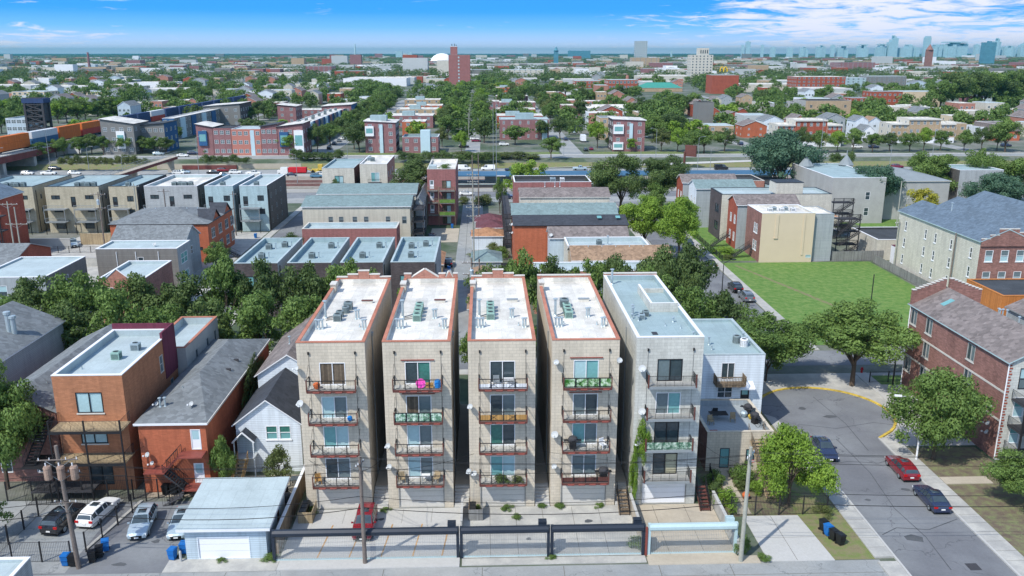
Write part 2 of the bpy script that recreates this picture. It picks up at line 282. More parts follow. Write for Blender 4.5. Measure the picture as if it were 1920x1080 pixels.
# ------------------------------------------------------------------ windows and walls
WC = {}
def win_mesh(w, h, kind, fr, gl, gl2=None):
    key = (round(w, 2), round(h, 2), kind, fr, gl, gl2)
    if key in WC: return WC[key]
    a = MB(); g = MB(); t = .07 if w < 2.4 else .08
    a.box(-w/2, -w/2+t, -.03, .12, 0, h, fr); a.box(w/2-t, w/2, -.03, .12, 0, h, fr)
    a.box(-w/2+t, w/2-t, -.03, .12, 0, t, fr); a.box(-w/2+t, w/2-t, -.03, .12, h-t, h, fr)
    gl2 = gl2 or gl
    if kind in ('slide', 'pair'):
        a.box(-t/2, t/2, -.02, .1, t, h-t, fr)
        g.poly([(-w/2+t, .05, t), (-t/2, .05, t), (-t/2, .05, h-t), (-w/2+t, .05, h-t)], gl); g.poly([(t/2, .07, t), (w/2-t, .07, t), (w/2-t, .07, h-t), (t/2, .07, h-t)], gl2)
    elif kind == 'door':
        a.box(-w/2+t, w/2-t, .02, .08, t, h-t, gl)
        g.poly([(-w/2+t*2.2, .015, h*.5), (w/2-t*2.2, .015, h*.5), (w/2-t*2.2, .015, h-t*2), (-w/2+t*2.2, .015, h-t*2)], gl2)
    elif kind == 'garage':
        n = max(2, int(h/.55))
        for i in range(n): z = t+(h-2*t)*i/n; g.box(-w/2+t, w/2-t, .06, .1, z+.01, z+(h-2*t)/n-.012, gl)
        g.box(-w/2+t, w/2-t, .085, .1, t, h-t, 'joint')
    else:
        if h > .9 and kind != 'fix': a.box(-w/2+t, w/2-t, -.01, .1, h/2-t/2.5, h/2+t/2.5, fr)
        if kind == 'quad': a.box(-t/2, t/2, -.015, .1, t, h-t, fr)
        g.poly([(-w/2+t, .06, t), (w/2-t, .06, t), (w/2-t, .06, h/2), (-w/2+t, .06, h/2)], gl2); g.poly([(-w/2+t, .05, h/2), (w/2-t, .05, h/2), (w/2-t, .05, h-t), (-w/2+t, .05, h-t)], gl)
    nm = {'door': 'door', 'garage': 'garage_door', 'slide': 'sliding_door'}.get(kind, 'window')
    WC[key] = (nm, a.mesh(nm+'_frame'), g.mesh(nm+'_pane'), key); return WC[key]
SILL = {}
def sill_mesh(w, m):
    k = (round(w, 2), m)
    if k not in SILL: SILL[k] = MB().box(-w/2-.08, w/2+.08, -.09, 0.02, -.13, -.002, m).mesh('sill')
    return SILL[k]
FACE = {'F': 0, 'R': math.pi/2, 'L': -math.pi/2, 'B': math.pi}
def wallface(mb, face, w, d, z0, z1, ops, m, ox=0, oy=0):
    ln = w if face in 'FB' else d
    def P(u, z, dep=0.):
        return {'F': (ox+u, oy+dep, z), 'B': (ox+u, oy+d-dep, z), 'R': (ox+w-dep, oy+u, z), 'L': (ox+dep, oy+u, z)}[face]
    us = sorted({0, ln}|{round(max(0, o[0]), 4) for o in ops}|{round(min(ln, o[0]+o[2]), 4) for o in ops}); zs = sorted({z0, z1}|{round(max(z0, o[1]), 4) for o in ops}|{round(min(z1, o[1]+o[3]), 4) for o in ops})
    for i in range(len(us)-1):
        for j in range(len(zs)-1):
            uc = (us[i]+us[i+1])/2; zc = (zs[j]+zs[j+1])/2
            if any(o[0] < uc < o[0]+o[2] and o[1] < zc < o[1]+o[3] for o in ops): continue
            mb.poly([P(us[i], zs[j]), P(us[i+1], zs[j]), P(us[i+1], zs[j+1]), P(us[i], zs[j+1])], m)
    for o in ops:
        u, z, a, b = o[:4]; dp = .16
        mb.poly([P(u, z), P(u+a, z), P(u+a, z, dp), P(u, z, dp)], m); mb.poly([P(u, z+b), P(u+a, z+b), P(u+a, z+b, dp), P(u, z+b, dp)], m)
        mb.poly([P(u, z), P(u, z+b), P(u, z+b, dp), P(u, z, dp)], m); mb.poly([P(u+a, z), P(u+a, z+b), P(u+a, z+b, dp), P(u+a, z, dp)], m)
        mb.poly([P(u, z, dp), P(u+a, z, dp), P(u+a, z+b, dp), P(u, z+b, dp)], m)
def W(face, us, zs, w, h, kind='win', fr='white', gl='glass', gl2=None, sill=None):
    r = []
    for u in (us if isinstance(us, (list, tuple)) else [us]):
        for z in (zs if isinstance(zs, (list, tuple)) else [zs]): r.append((face, u, z, w, h, kind, fr, gl, gl2, sill))
    return r
def bldg(name, label, cat, x0, x1, y0, y1, h, wall='brick_red', side=None, win=(), roof=('flat', .5, 'roof_blue', 'white'), group=None, faces=None, fine=None, base=0):
    w = x1-x0; d = y1-y0; t = thing(name, label, cat, (x0, y0, base), 0, group)
    t['w'] = w; t['d'] = d
    if fine is None: fine = y0 < 115
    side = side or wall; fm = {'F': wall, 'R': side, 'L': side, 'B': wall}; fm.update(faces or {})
    mb = MB(); kind = roof[0]; hw = h
    for f in 'FRLB': wallface(mb, f, w, d, 0, hw, [(q[1], q[2], q[3], q[4]) for q in win if q[0] == f], fm[f])
    rm = MB()
    if kind == 'flat':
        _, ph, rmat, cop = roof[:4]; zt = h-ph; th = min(.28, w*.1)
        rm.poly([(th, th, zt), (w-th, th, zt), (w-th, d-th, zt), (th, d-th, zt)], rmat)
        im = roof[4] if len(roof) > 4 else rmat
        for a, b in (((th, th), (w-th, th)), ((w-th, th), (w-th, d-th)), ((w-th, d-th), (th, d-th)), ((th, d-th), (th, th))): rm.poly([(a[0], a[1], zt), (b[0], b[1], zt), (b[0], b[1], h), (a[0], a[1], h)], im)
        cp = MB(); o = .03
        cp.box(-o, w+o, -o, th+.02, h, h+.08, cop); cp.box(-o, w+o, d-th-.02, d+o, h, h+.08, cop)
        cp.box(-o, th+.02, th+.02, d-th-.02, h, h+.08, cop); cp.box(w-th-.02, w+o, th+.02, d-th-.02, h, h+.08, cop); cp.build('coping', t)
    elif kind in ('gx', 'gy', 'hip', 'half'):
        _, rise, rmat, trim = roof[:4]; ov = .3; tk = .14
        def slab(pts):
            rm.poly([(p[0], p[1], p[2]) for p in pts], rmat); rm.poly([(p[0], p[1], p[2]-tk) for p in pts][::-1], trim)
            for i in range(len(pts)):
                a = pts[i]; b = pts[(i+1) % len(pts)]; rm.poly([(a[0], a[1], a[2]-tk), (b[0], b[1], b[2]-tk), b, a], trim)
        e = h+tk
        if kind == 'gx':   # ridge along x
            k = rise*ov/(d/2); slab([(-ov, -ov, e-k), (w+ov, -ov, e-k), (w+ov, d/2, e+rise), (-ov, d/2, e+rise)]); slab([(w+ov, d+ov, e-k), (-ov, d+ov, e-k), (-ov, d/2, e+rise), (w+ov, d/2, e+rise)])
            for x, f in ((0, 'L'), (w, 'R')): mb.poly([(x, 0, h), (x, d, h), (x, d/2, h+rise)], fm[f])
        elif kind == 'gy':
            k = rise*ov/(w/2); slab([(-ov, -ov, e-k), (w/2, -ov, e+rise), (w/2, d+ov, e+rise), (-ov, d+ov, e-k)]); slab([(w+ov, d+ov, e-k), (w/2, d+ov, e+rise), (w/2, -ov, e+rise), (w+ov, -ov, e-k)])
            for y, f in ((0, 'F'), (d, 'B')): mb.poly([(0, y, h), (w, y, h), (w/2, y, h+rise)], fm[f])
        elif kind == 'hip':
            q = min(w, d)/2
            a = [(-ov, -ov, e), (w+ov, -ov, e), (w+ov, d+ov, e), (-ov, d+ov, e)]
            if w > d: r1 = (q, d/2, e+rise); r2 = (w-q, d/2, e+rise); slab([a[0], a[1], r2, r1]); slab([a[2], a[3], r1, r2]); slab([a[1], a[2], r2]); slab([a[3], a[0], r1])
            else: r1 = (w/2, q, e+rise); r2 = (w/2, d-q, e+rise); slab([a[1], a[2], r2, r1]); slab([a[3], a[0], r1, r2]); slab([a[0], a[1], r1]); slab([a[2], a[3], r2])
    elif kind == 'shed':   # (rise, mat, trim, axis) high side: 'x+' etc
        _, rise, rmat, trim, ax = roof; ov = .5
        def zz(x, y): return h+.02+rise*({'x+': x/w, 'x-': 1-x/w, 'y+': y/d, 'y-': 1-y/d}[ax])
        c4 = [(-ov, -ov), (w+ov, -ov), (w+ov, d+ov), (-ov, d+ov)]; i = [(x, y, zz(x, y)) for x, y in c4]
        rm.poly([(a, b, c+.25) for a, b, c in i], rmat); rm.poly(i[::-1], trim)
        for j in range(4): a = i[j]; b = i[(j+1) % 4]; rm.poly([a, b, (b[0], b[1], b[2]+.25), (a[0], a[1], a[2]+.25)], trim)
        for (a, b, f) in (((0, 0), (w, 0), 'F'), ((w, 0), (w, d), 'R'), ((0, 0), (0, d), 'L'), ((0, d), (w, d), 'B')):
            mb.poly([(a[0], a[1], h), (b[0], b[1], h), (b[0], b[1], zz(*b)), (a[0], a[1], zz(*a))], fm[f])
    mb.build('wall', t); rm.build('roof', t)
    for (f, u, z, a, b, kd, fr, gl, gl2, sl) in win:
        nm, fm_, gm_, key = win_mesh(a, b, kd, fr, gl, gl2); uc = u+a/2
        p = {'F': (uc, 0, z), 'B': (uc, d, z), 'R': (w, uc, z), 'L': (0, uc, z)}[f]
        if fine:
            o = ob(nm, fm_, t, p, FACE[f]); ob('pane' if nm != 'garage_door' else 'door_panel', gm_, o)
            if sl: ob('sill', sill_mesh(a, sl), o)
        else:
            kk = ('j', key, sl)
            if kk not in WC:
                bm = bmesh.new()
                m2 = fm_.copy(); base_n = len(m2.materials); bm.from_mesh(m2)
                nf = len(bm.faces); bm.from_mesh(gm_); bm.faces.ensure_lookup_table()
                for q in range(nf, len(bm.faces)): bm.faces[q].material_index += base_n
                nf = len(bm.faces)
                if sl:
                    bm.from_mesh(sill_mesh(a, sl)); bm.faces.ensure_lookup_table()
                    for q in range(nf, len(bm.faces)): bm.faces[q].material_index = base_n+len(gm_.materials)
                bm.to_mesh(m2); bm.free()
                for mt in gm_.materials: m2.materials.append(mt)
                if sl: m2.materials.append(MATS[sl])
                WC[kk] = m2
            ob(nm, WC[kk], t, p, FACE[f])
    return t
# ------------------------------------------------------------------ vehicles (nose towards local -y)
CT = {   # stations: (y, half width, z low, z belt, z top, half width top)   length metres
 'sedan': dict(L=4.7, W=.9, wb=(-1.4, 1.4), st=[(-2.35, .55, .32, .55, .57, .45), (-2.22, .80, .22, .66, .70, .62), (-1.5, .9, .2, .78, .84, .72), (-.85, .9, .2, .90, .95, .74), (-.1, .9, .2, .93, 1.40, .60), (.5, .9, .2, .95, 1.44, .62), (1.15, .9, .2, .97, 1.36, .60), (1.75, .88, .22, .98, 1.05, .70), (2.25, .82, .26, .93, .98, .68), (2.35, .70, .34, .7, .72, .6)], gl=(3, 7)),
 'suv': dict(L=4.7, W=.93, wb=(-1.4, 1.35), st=[(-2.33, .6, .4, .7, .74, .5), (-2.2, .84, .28, .88, .93, .68), (-1.4, .93, .26, .98, 1.05, .78), (-1.0, .93, .26, 1.06, 1.1, .78), (-.35, .93, .26, 1.08, 1.62, .66), (.4, .93, .26, 1.1, 1.68, .70), (1.5, .93, .26, 1.12, 1.64, .68), (2.05, .9, .28, 1.14, 1.50, .66), (2.25, .86, .32, 1.1, 1.16, .74), (2.33, .78, .42, .85, .9, .7)], gl=(3, 8)),
 'wagon': dict(L=4.75, W=.9, wb=(-1.42, 1.35), st=[(-2.37, .55, .34, .58, .6, .45), (-2.22, .80, .24, .72, .76, .62), (-1.5, .9, .22, .84, .89, .74), (-.95, .9, .22, .94, .99, .76), (-.2, .9, .22, .97, 1.46, .62), (.4, .9, .22, .98, 1.50, .64), (1.5, .9, .22, 1.0, 1.47, .63), (2.1, .88, .24, 1.0, 1.34, .62), (2.3, .84, .28, .95, 1.0, .7), (2.37, .72, .36, .7, .75, .6)], gl=(3, 8)),
 'van': dict(L=5.4, W=.98, wb=(-1.75, 1.7), st=[(-2.7, .65, .4, .75, .8, .5), (-2.55, .92, .3, 1.0, 1.08, .8), (-1.9, .98, .28, 1.15, 1.25, .88), (-1.2, .98, .28, 1.2, 2.0, .8), (-.2, .98, .28, 1.2, 2.1, .84), (2.5, .98, .28, 1.2, 2.1, .84), (2.7, .94, .34, 1.15, 1.95, .82), (2.71, .9, .4, 1.1, 1.8, .8)], gl=(2, 4)),
 'pickup': dict(L=5.6, W=.98, wb=(-1.8, 1.7), st=[(-2.8, .68, .45, .8, .86, .6), (-2.65, .92, .34, 1.0, 1.05, .8), (-1.6, .98, .32, 1.08, 1.14, .84), (-1.3, .98, .32, 1.15, 1.2, .84), (-.7, .98, .32, 1.16, 1.75, .72), (.3, .98, .32, 1.16, 1.78, .74), (.75, .98, .32, 1.16, 1.2, .84), (.8, .98, .32, 1.12, .75, .84), (2.7, .96, .32, 1.12, .75, .84), (2.8, .9, .4, 1.1, 1.1, .84)], gl=(3, 6)),
}
CM = {}
def car_meshes(typ, col):
    if (typ, col) in CM: return CM[typ, col]
    c = CT[typ]; st = c['st']; g0, g1 = c['gl']; body = MB(); gl = MB(); P = 'paint_'+col
    def ring(s):
        y, hw, zl, zb, zt, wt = s
        return [(hw*.9, y, zl), (hw, y, zl+(zb-zl)*.35), (hw*.985, y, zb-.05), (hw*.95, y, zb), (wt, y, zt), (wt*.5, y, zt+.03)]
    for i in range(len(st)-1):
        a = ring(st[i]); b = ring(st[i+1])
        A_ = a+[(-x, y, z) for x, y, z in a[::-1]]; B_ = b+[(-x, y, z) for x, y, z in b[::-1]]
        ing = g0 <= i < g1
        for j in range(len(A_)-1):
            side = j in (3, 7); top = j in (4, 5, 6)
            rise = abs(st[i+1][4]-st[i][4]) > .2
            q = [A_[j], A_[j+1], B_[j+1], B_[j]]
            if ing and side and not (typ == 'van' and i > 3):
                body.poly(q, P)
                if st[i][4]-st[i][3] > .2 or st[i+1][4]-st[i+1][3] > .2:   # inset side glass
                    cx = sum(Vector(p) for p in q)/4 if False else Vector((sum(p[0] for p in q)/4, sum(p[1] for p in q)/4, sum(p[2] for p in q)/4)); n = Vector(((1 if cx[0] > 0 else -1)*.012, 0, .004))
                    gl.poly([tuple(cx+(Vector(p)-cx)*.86+n) for p in q], 'glass')
            elif ing and top and rise and typ != 'pickup' or (typ == 'pickup' and top and i in (3, 5)) or (typ == 'van' and top and i == 2):
                body.poly(q, P); cx = Vector((0, (q[0][1]+q[2][1])/2, (q[0][2]+q[2][2])/2)); nn = Vector((0, -.012 if st[i+1][4] > st[i][4] else .012, .014))
                gl.poly([tuple(cx+(Vector(p)-cx)*.93+nn) for p in q], 'glass')
            else: body.poly(q, P)
    for s, rv in ((st[0], 1), (st[-1], 0)):
        a = ring(s); body.poly(a+[(-x, y, z) for x, y, z in a[::-1]], P)
    body.box(-c['W']*.85, c['W']*.85, st[1][0], st[-2][0], st[3][2]-.04, st[3][2]+.02, 'rubber')
    yf = st[0][0]; yb = st[-1][0]; hw = c['W']; zl = st[1][3]; zr = st[-2][3]
    body.box(-hw*.5, hw*.5, yf-.02, yf+.05, st[0][2]+.02, st[0][3], 'rubber')           # grille
    body.box(-.03, .03, .2, 2*0+.201, 1, 1.001, P)
    if typ in ('sedan', 'suv', 'wagon'): body.box(-.35, .35, .05, .75, st[5][4]+.022, st[5][4]+.037, 'glass')   # sunroof
    hl = MB().box(-.2, .2, -.06, .12, -.09, .07, 'lamp_clear').mesh('headlight'); tl = MB().box(-.16, .16, -.1, .05, -.1, .1, 'lamp_red').mesh('taillight')
    pl = MB().box(-.18, .18, -.02, .02, -.06, .06, 'paint_white').mesh('licence_plate')
    mr = MB().box(-.1, .1, -.06, .06, -.06, .06, P).mesh('mirror')
    ty = MB(); ax = Vector((1, 0, 0)); r = .33 if typ in ('sedan', 'wagon') else .37
    ty.tube((-.1, 0, 0), (.1, 0, 0), r, 'rubber', 16); rim = MB().tube((-.105, 0, 0), (.105, 0, 0), r*.62, 'metal_grey', 12)
    bm = body.mesh('body', True)
    CM[typ, col] = (bm, gl.mesh('window_glass'), ty.mesh('tyre'), rim.mesh('rim'), hl, tl, pl, mr, r); return CM[typ, col]
def car(typ, col, x, y, hd, label, z=0, group=None, cat='car', name='parked_car', detail=True):
    """hd: compass direction of the nose in degrees; 0 = away from the camera street (+y), 180 = towards it"""
    t = thing(name, label, cat, (x, y, z), R(180-hd), group); b, g, ty, rim, hl, tl, pl, mr, r = car_meshes(typ, col); c = CT[typ]; st = c['st']
    ob('body', b, t); ob('window_glass', g, t); hw = c['W']
    for yy in c['wb']:
        for s in (-1, 1):
            w_ = ob('wheel', ty, t, (s*(hw-.11), yy, r))
            if detail: ob('rim', rim, w_)
    if detail:
        for s in (-1, 1):
            ob('headlight', hl, t, (s*hw*.68, st[1][0]+.02, st[1][3]-.1)); ob('taillight', tl, t, (s*hw*.74, st[-2][0]+.06, st[-2][3]-.12))
            ob('mirror', mr, t, (s*(hw+.08), st[3][0]+.25, st[3][3]+.05))
        ob('licence_plate', pl, t, (0, st[-1][0]+.02, .62)); ob('licence_plate', pl, t, (0, st[0][0]-.03, .42))
    return t
# ------------------------------------------------------------------ trees
def crown_mesh(seed, n, leaf, clumps, flat=1., spread=.34, name='crown', shape='round'):
    g = np.random.default_rng(seed); C = []; Rr = []; ph = g.uniform(0, 6.28, 4); am = g.uniform(.08, .26, 3)
    for i in range(clumps):
        th = g.uniform(0, 2*np.pi); u = g.uniform(-.7, 1)
        if shape == 'cone': zz = g.uniform(0, 1); rr = (1-zz)*.75*g.uniform(.4, 1); c = (rr*np.cos(th), rr*np.sin(th), zz*2-1); q = spread*(1.15-zz*.6)
        else:
            lobe = 1+am[0]*np.sin(2*th+ph[0])+am[1]*np.sin(3*th+ph[1]+2*u)+am[2]*np.sin(5*u+ph[2])
            rr = np.sqrt(max(0, 1-u*u))*g.uniform(.35, .95)*lobe; c = (rr*np.cos(th), rr*np.sin(th), u*.76*g.uniform(.6, 1.08)*(1+.12*np.sin(2*th+ph[3]))); q = spread*g.uniform(.5, 1.3)
        C.append(c); Rr.append(q)
    C = np.array(C); Rr = np.array(Rr)
    k = g.choice(clumps, n, p=Rr**2/np.sum(Rr**2)); d = g.normal(size=(n, 3)); d[:, 2] += .25; d /= np.linalg.norm(d, axis=1)[:, None]
    rad = Rr[k]*(g.uniform(0, 1, n)**.28)*g.uniform(.85, 1.12, n)
    p = C[k]+d*rad[:, None]*np.array([1, 1, .78]); p[:, 2] *= flat
    nr = d+g.normal(size=(n, 3))*.45; nr /= np.linalg.norm(nr, axis=1)[:, None]
    a = np.cross(nr, g.normal(size=(n, 3))); a /= np.linalg.norm(a, axis=1)[:, None]; b = np.cross(nr, a)
    s = leaf*g.uniform(.6, 1.3, n)[:, None]
    V = np.stack([p-a*s, p-b*s*.55+a*s*.1, p+a*s, p+b*s*.55-a*s*.1], 1).reshape(-1, 3)
    me = bpy.data.meshes.new(name); me.vertices.add(4*n); me.vertices.foreach_set('co', V.ravel().astype('f'))
    me.loops.add(4*n); me.loops.foreach_set('vertex_index', np.arange(4*n)); me.polygons.add(n)
    me.polygons.foreach_set('loop_start', np.arange(n)*4); me.polygons.foreach_set('loop_total', np.full(n, 4)); me.update(calc_edges=True)
    me.materials.append(MATS['leaf_mid']); return me
def trunk_mesh(seed, top=.55):
    g = random.Random(seed); m = MB(); hr = .030
    m.tube((0, 0, 0), (.01, .01, top*.45), hr, 'bark', 7, hr*.75)
    for i in range(6):
        th = i*1.05+g.random(); a = Vector((.01, .01, top*(.38+.07*i/2))); e_ = a+Vector((math.cos(th)*.17, math.sin(th)*.17, .22+.1*g.random()))
        m.tube(a, e_, hr*.55, 'bark', 5, hr*.22)
        for k in range(2): th2 = th+g.uniform(-.8, .8); m.tube(e_, e_+Vector((math.cos(th2)*.12, math.sin(th2)*.12, .1+.08*g.random())), hr*.22, 'bark', 4, hr*.08)
    m.tube((.01, .01, top*.45), (.02, 0, top*1.25), hr*.75, 'bark', 6, hr*.25)
    return m.mesh('trunk')
CROWN = {'near': [crown_mesh(1+i, 20000, .034, 64, spread=.27) for i in range(5)], 'mid': [crown_mesh(11+i, 6500, .052, 46, spread=.29) for i in range(7)],
         'far': [crown_mesh(21+i, 1300, .115, 24, spread=.36) for i in range(6)], 'cone': [crown_mesh(31+i, 3500, .06, 40, spread=.30, shape='cone') for i in range(2)],
         'wispy': [crown_mesh(41+i, 4200, .05, 26, spread=.30) for i in range(2)], 'bush': [crown_mesh(51+i, 2600, .07, 16, spread=.45) for i in range(3)]}
TRUNK = [trunk_mesh(i) for i in range(4)]
def tree(x, y, h, r, label, leaf='leaf_mid', kind='mid', group=None, z=0, name='street_tree', low=.22, cat='tree', nog=False):
    t = thing(name, label, cat, (x, y, z), rnd.uniform(0, 6.28), group)
    cm = rnd.choice(CROWN[kind]); zc = h*(low+(1-low)*.5); zh = h*(1-low)*.5
    fac = .88
    o = ob('crown', cm, t, (0, 0, zc-zh*.02), 0, (r*fac, r*fac, zh*(1.0 if kind == 'cone' else 1.12)))
    o.material_slots[0].link = 'OBJECT'; o.material_slots[0].material = MATS[leaf]
    s = h*.95; k = max(r, h*.35)/h*1.6
    ob('trunk', rnd.choice(TRUNK), t, (0, 0, 0), 0, (s*k, s*k, s))
    return t
def bush(x, y, h, r, label, leaf='leaf_mid', group=None, z=0, name='shrub'):
    o = ob(name, rnd.choice(CROWN['bush']), None, (x, y, z+h*.45), rnd.uniform(0, 6), (r, r, h*.62)); tag(o, label, 'shrub', group)
    o.material_slots[0].link = 'OBJECT'; o.material_slots[0].material = MATS[leaf]; return o
# ------------------------------------------------------------------ small repeated pieces
_acg = None
def ac_mesh(m, kind):
    a = MB(); r = .42
    if kind == 'round': a.lathe((0, 0, 0), [(0, 0), (r, 0), (r, .75), (r*.92, .8), (r*.6, .8), (r*.6, .72), (0, .72)], m, 16)
    else:
        a.box(-r, r, -r, r, 0, .78, m); a.lathe((0, 0, .78), [(r*.85, 0), (r*.85, .05), (r*.7, .05), (r*.7, -.0)], m, 16)
    f = MB(); f.lathe((0, 0, 0), [(0, .8), (.34, .8), (.34, .825), (0, .825)], 'louvre', 14)
    for i in range(8):
        z = .1+.07*i
        for s in (-1, 1): f.box(-r*.85, r*.85, s*(r+.004)-.006, s*(r+.004)+.006, z, z+.03, 'louvre'); f.box(s*(r+.004)-.006, s*(r+.004)+.006, -r*.85, r*.85, z, z+.03, 'louvre')
    if kind == 'round': f = MB(); f.lathe((0, 0, 0), [(0, .76), (.25, .76), (.25, .78), (0, .78)], 'louvre', 14); [f.lathe((0, 0, .1+.1*i), [(r+.006, 0), (r+.006, .035)], 'louvre', 14) for i in range(6)]
    return a.mesh('casing'), f.mesh('fan_grille')
ACM = {k: ac_mesh(*k) for k in (('ac_green', 'box'), ('ac_grey', 'box'), ('ac_grey', 'round'), ('plastic_white', 'round'), ('galv', 'box'))}
def ac(x, y, z, label, m='ac_grey', kind='box', group=None, s=1.):
    t = thing('air_conditioner', label, 'air conditioner', (x, y, z), 0, group); t.scale = (s, s, s); a, f = ACM.setdefault((m, kind), None) or ACM.__setitem__((m, kind), ac_mesh(m, kind)) or ACM[m, kind]; ob('casing', a, t); ob('fan_grille', f, t); return t
def dish_mesh(r):
    m = MB(); ax = Vector((-.35, -.7, .62)).to_track_quat('Z', 'Y').to_matrix()
    m.lathe((0, -.35, .35), [(0, -.06*r/.4), (r*.5, -.045*r/.4), (r, .03), (r, .05), (r*.5, -.02), (0, -.03)], 'dish_grey', 16, ax)
    m.tube((0, 0, 0), (0, -.3, .28), .035, 'metal_grey'); m.tube((0, -.35, .2), (-.2, -.85, .45), .02, 'metal_grey'); m.box(-.26, -.14, -.9, -.78, .4, .52, 'plastic_white'); return m.mesh('satellite_dish')
DISH = {r: dish_mesh(q) for r, q in ((.4, .21), (.55, .26), (.8, .35))}
def dish(t, x, y, z, r=.4, rz=0): return ob('satellite_dish', DISH[r], t, (x, y, z), rz)
def vent_mesh(h, r=.07, cap=True):
    m = MB(); m.lathe((0, 0, 0), [(r*1.8, 0), (r*1.2, .1), (r, .12), (r, h)], 'galv', 8)
    if cap: m.lathe((0, 0, h-.02), [(r, 0), (r*2, .02), (r*2, .1), (0, .17)], 'galv', 8)
    return m.mesh('vent_pipe')
VENT = {1: vent_mesh(.45), 2: vent_mesh(.9, .09), 3: vent_mesh(1.7, .12), 4: vent_mesh(.3, .06, False)}
def vent(t, x, y, z, k=1): return ob('vent_pipe', VENT[k], t, (x, y, z))
def bin_mesh(m):
    a = MB(); a.poly([(-.25, -.28, .12), (.25, -.28, .12), (.25, .2, .12), (-.25, .2, .12)], m)
    lo = [(-.24, -.27, .1), (.24, -.27, .1), (.24, .22, .1), (-.24, .22, .1)]; hi = [(-.3, -.36, 1.0), (.3, -.36, 1.0), (.3, .33, 1.0), (-.3, .33, 1.0)]
    for i in range(4): a.poly([lo[i], lo[(i+1) % 4], hi[(i+1) % 4], hi[i]], m)
    a.box(-.29, .29, -.4, -.36, .62, .66, m); l = MB(); l.box(-.32, .32, -.39, .37, 1.0, 1.05, m); l.box(-.26, .26, -.3, .28, 1.05, 1.09, m); l.tube((-.26, .4, .98), (.26, .4, .98), .03, m)
    w_ = MB().tube((-.29, 0, 0), (-.22, 0, 0), .12, 'rubber', 10); return a.mesh('bin_body'), l.mesh('lid'), w_.mesh('wheel')
BINM = {k: bin_mesh(k) for k in ('bin_blue', 'bin_black')}
def wbin(x, y, col, label, rz=0, group=None, z=0):
    t = thing('wheeled_bin', label, 'bin', (x, y, z), rz, group); b, l, w_ = BINM['bin_'+col]; ob('bin_body', b, t); ob('lid', l, t); ob('wheel', w_, t, (0, .25, .12)); ob('wheel', w_, t, (.51, .25, .12)); return t
def wires(name, label, segs, r=.014, sag=.5, m='rubber', group=None):
    mb = MB()
    for p, q in segs:
        p = Vector(p); q = Vector(q); pr_ = p; n = 10
        for i in range(1, n+1):
            t = i/n; c = p.lerp(q, t); c.z -= sag*4*t*(1-t); mb.tube(pr_, c, r, m, 4, cap=False); pr_ = c
    return tag(mb.build(name), label, 'cable', group)
def pole(x, y, h, label, m='pole_wood', arms=(), cans=0, cm='galv', lean=(0, 0), group=None, r=.16):
    t = thing('utility_pole', label, 'utility pole', (x, y, 0), 0, group)
    MB().tube((0, 0, 0), (lean[0], lean[1], h), r, m, 10, r*.7).build('post', t)
    for (z, w_, az) in arms:
        lx = lean[0]*z/h; ly = lean[1]*z/h; c = math.cos(az); s = math.sin(az); a = MB()
        a.tube((lx-c*w_/2, ly-s*w_/2-.12, z), (lx+c*w_/2, ly+s*w_/2-.12, z), .06, m, 4); a.tube((lx, ly-.12, z-.8), (lx+c*w_*.33, ly+s*w_*.33-.12, z), .025, 'metal_grey', 4); a.tube((lx, ly-.12, z-.8), (lx-c*w_*.33, ly-s*w_*.33-.12, z), .025, 'metal_grey', 4)
        for k in (-.46, -.2, .2, .46): a.tube((lx+c*w_*k, ly+s*w_*k-.12, z), (lx+c*w_*k, ly+s*w_*k-.12, z+.22), .045, 'plastic_white', 6, .03)
        a.build('crossarm', t)
    for i in range(cans):
        cx = (i-(cans-1)/2)*1.05; k = MB(); k.lathe((cx, -.45, h-2.7), [(0, 0), (.3, 0), (.3, .95), (.33, .97), (.26, 1.12), (0, 1.16)], cm, 12); k.tube((cx-.1, -.45, h-1.55), (cx-.1, -.45, h-1.3), .05, 'plastic_white', 6); k.build('transformer', t)
    return t
def lamp(x, y, h, label, arm=2., az=0, m='metal_grey', group=None, z=0, cat='street lamp'):
    t = thing('street_lamp', label, cat, (x, y, z), az, group); MB().tube((0, 0, 0), (0, 0, h), .11, m, 8, .06).build('post', t)
    a = MB(); pv = Vector((0, 0, h))
    for i in range(1, 6): q = Vector((arm*i/5, 0, h+.5*math.sin(i/5*1.57))); a.tube(pv, q, .045, m, 6); pv = q
    a.build('arm', t); MB().box(arm-.1, arm+.6, -.14, .14, h+.42, h+.56, m).build('lamp_head', t); return t
def rail(mb, p, q, h, m, step=.13, r=.012, post=1.2):
    p = Vector(p); q = Vector(q); n = max(1, int((q-p).length/step)); up = Vector((0, 0, h))
    mb.tube(p+up, q+up, r*1.8, m, 4); mb.tube(p+Vector((0, 0, .1)), q+Vector((0, 0, .1)), r*1.4, m, 4)
    if step > 0:
        for i in range(n+1): a = p.lerp(q, i/n); mb.tube(a+Vector((0, 0, .05)), a+up, r if i % max(1, int(post/step)) else r*2.2, m, 4, cap=False)
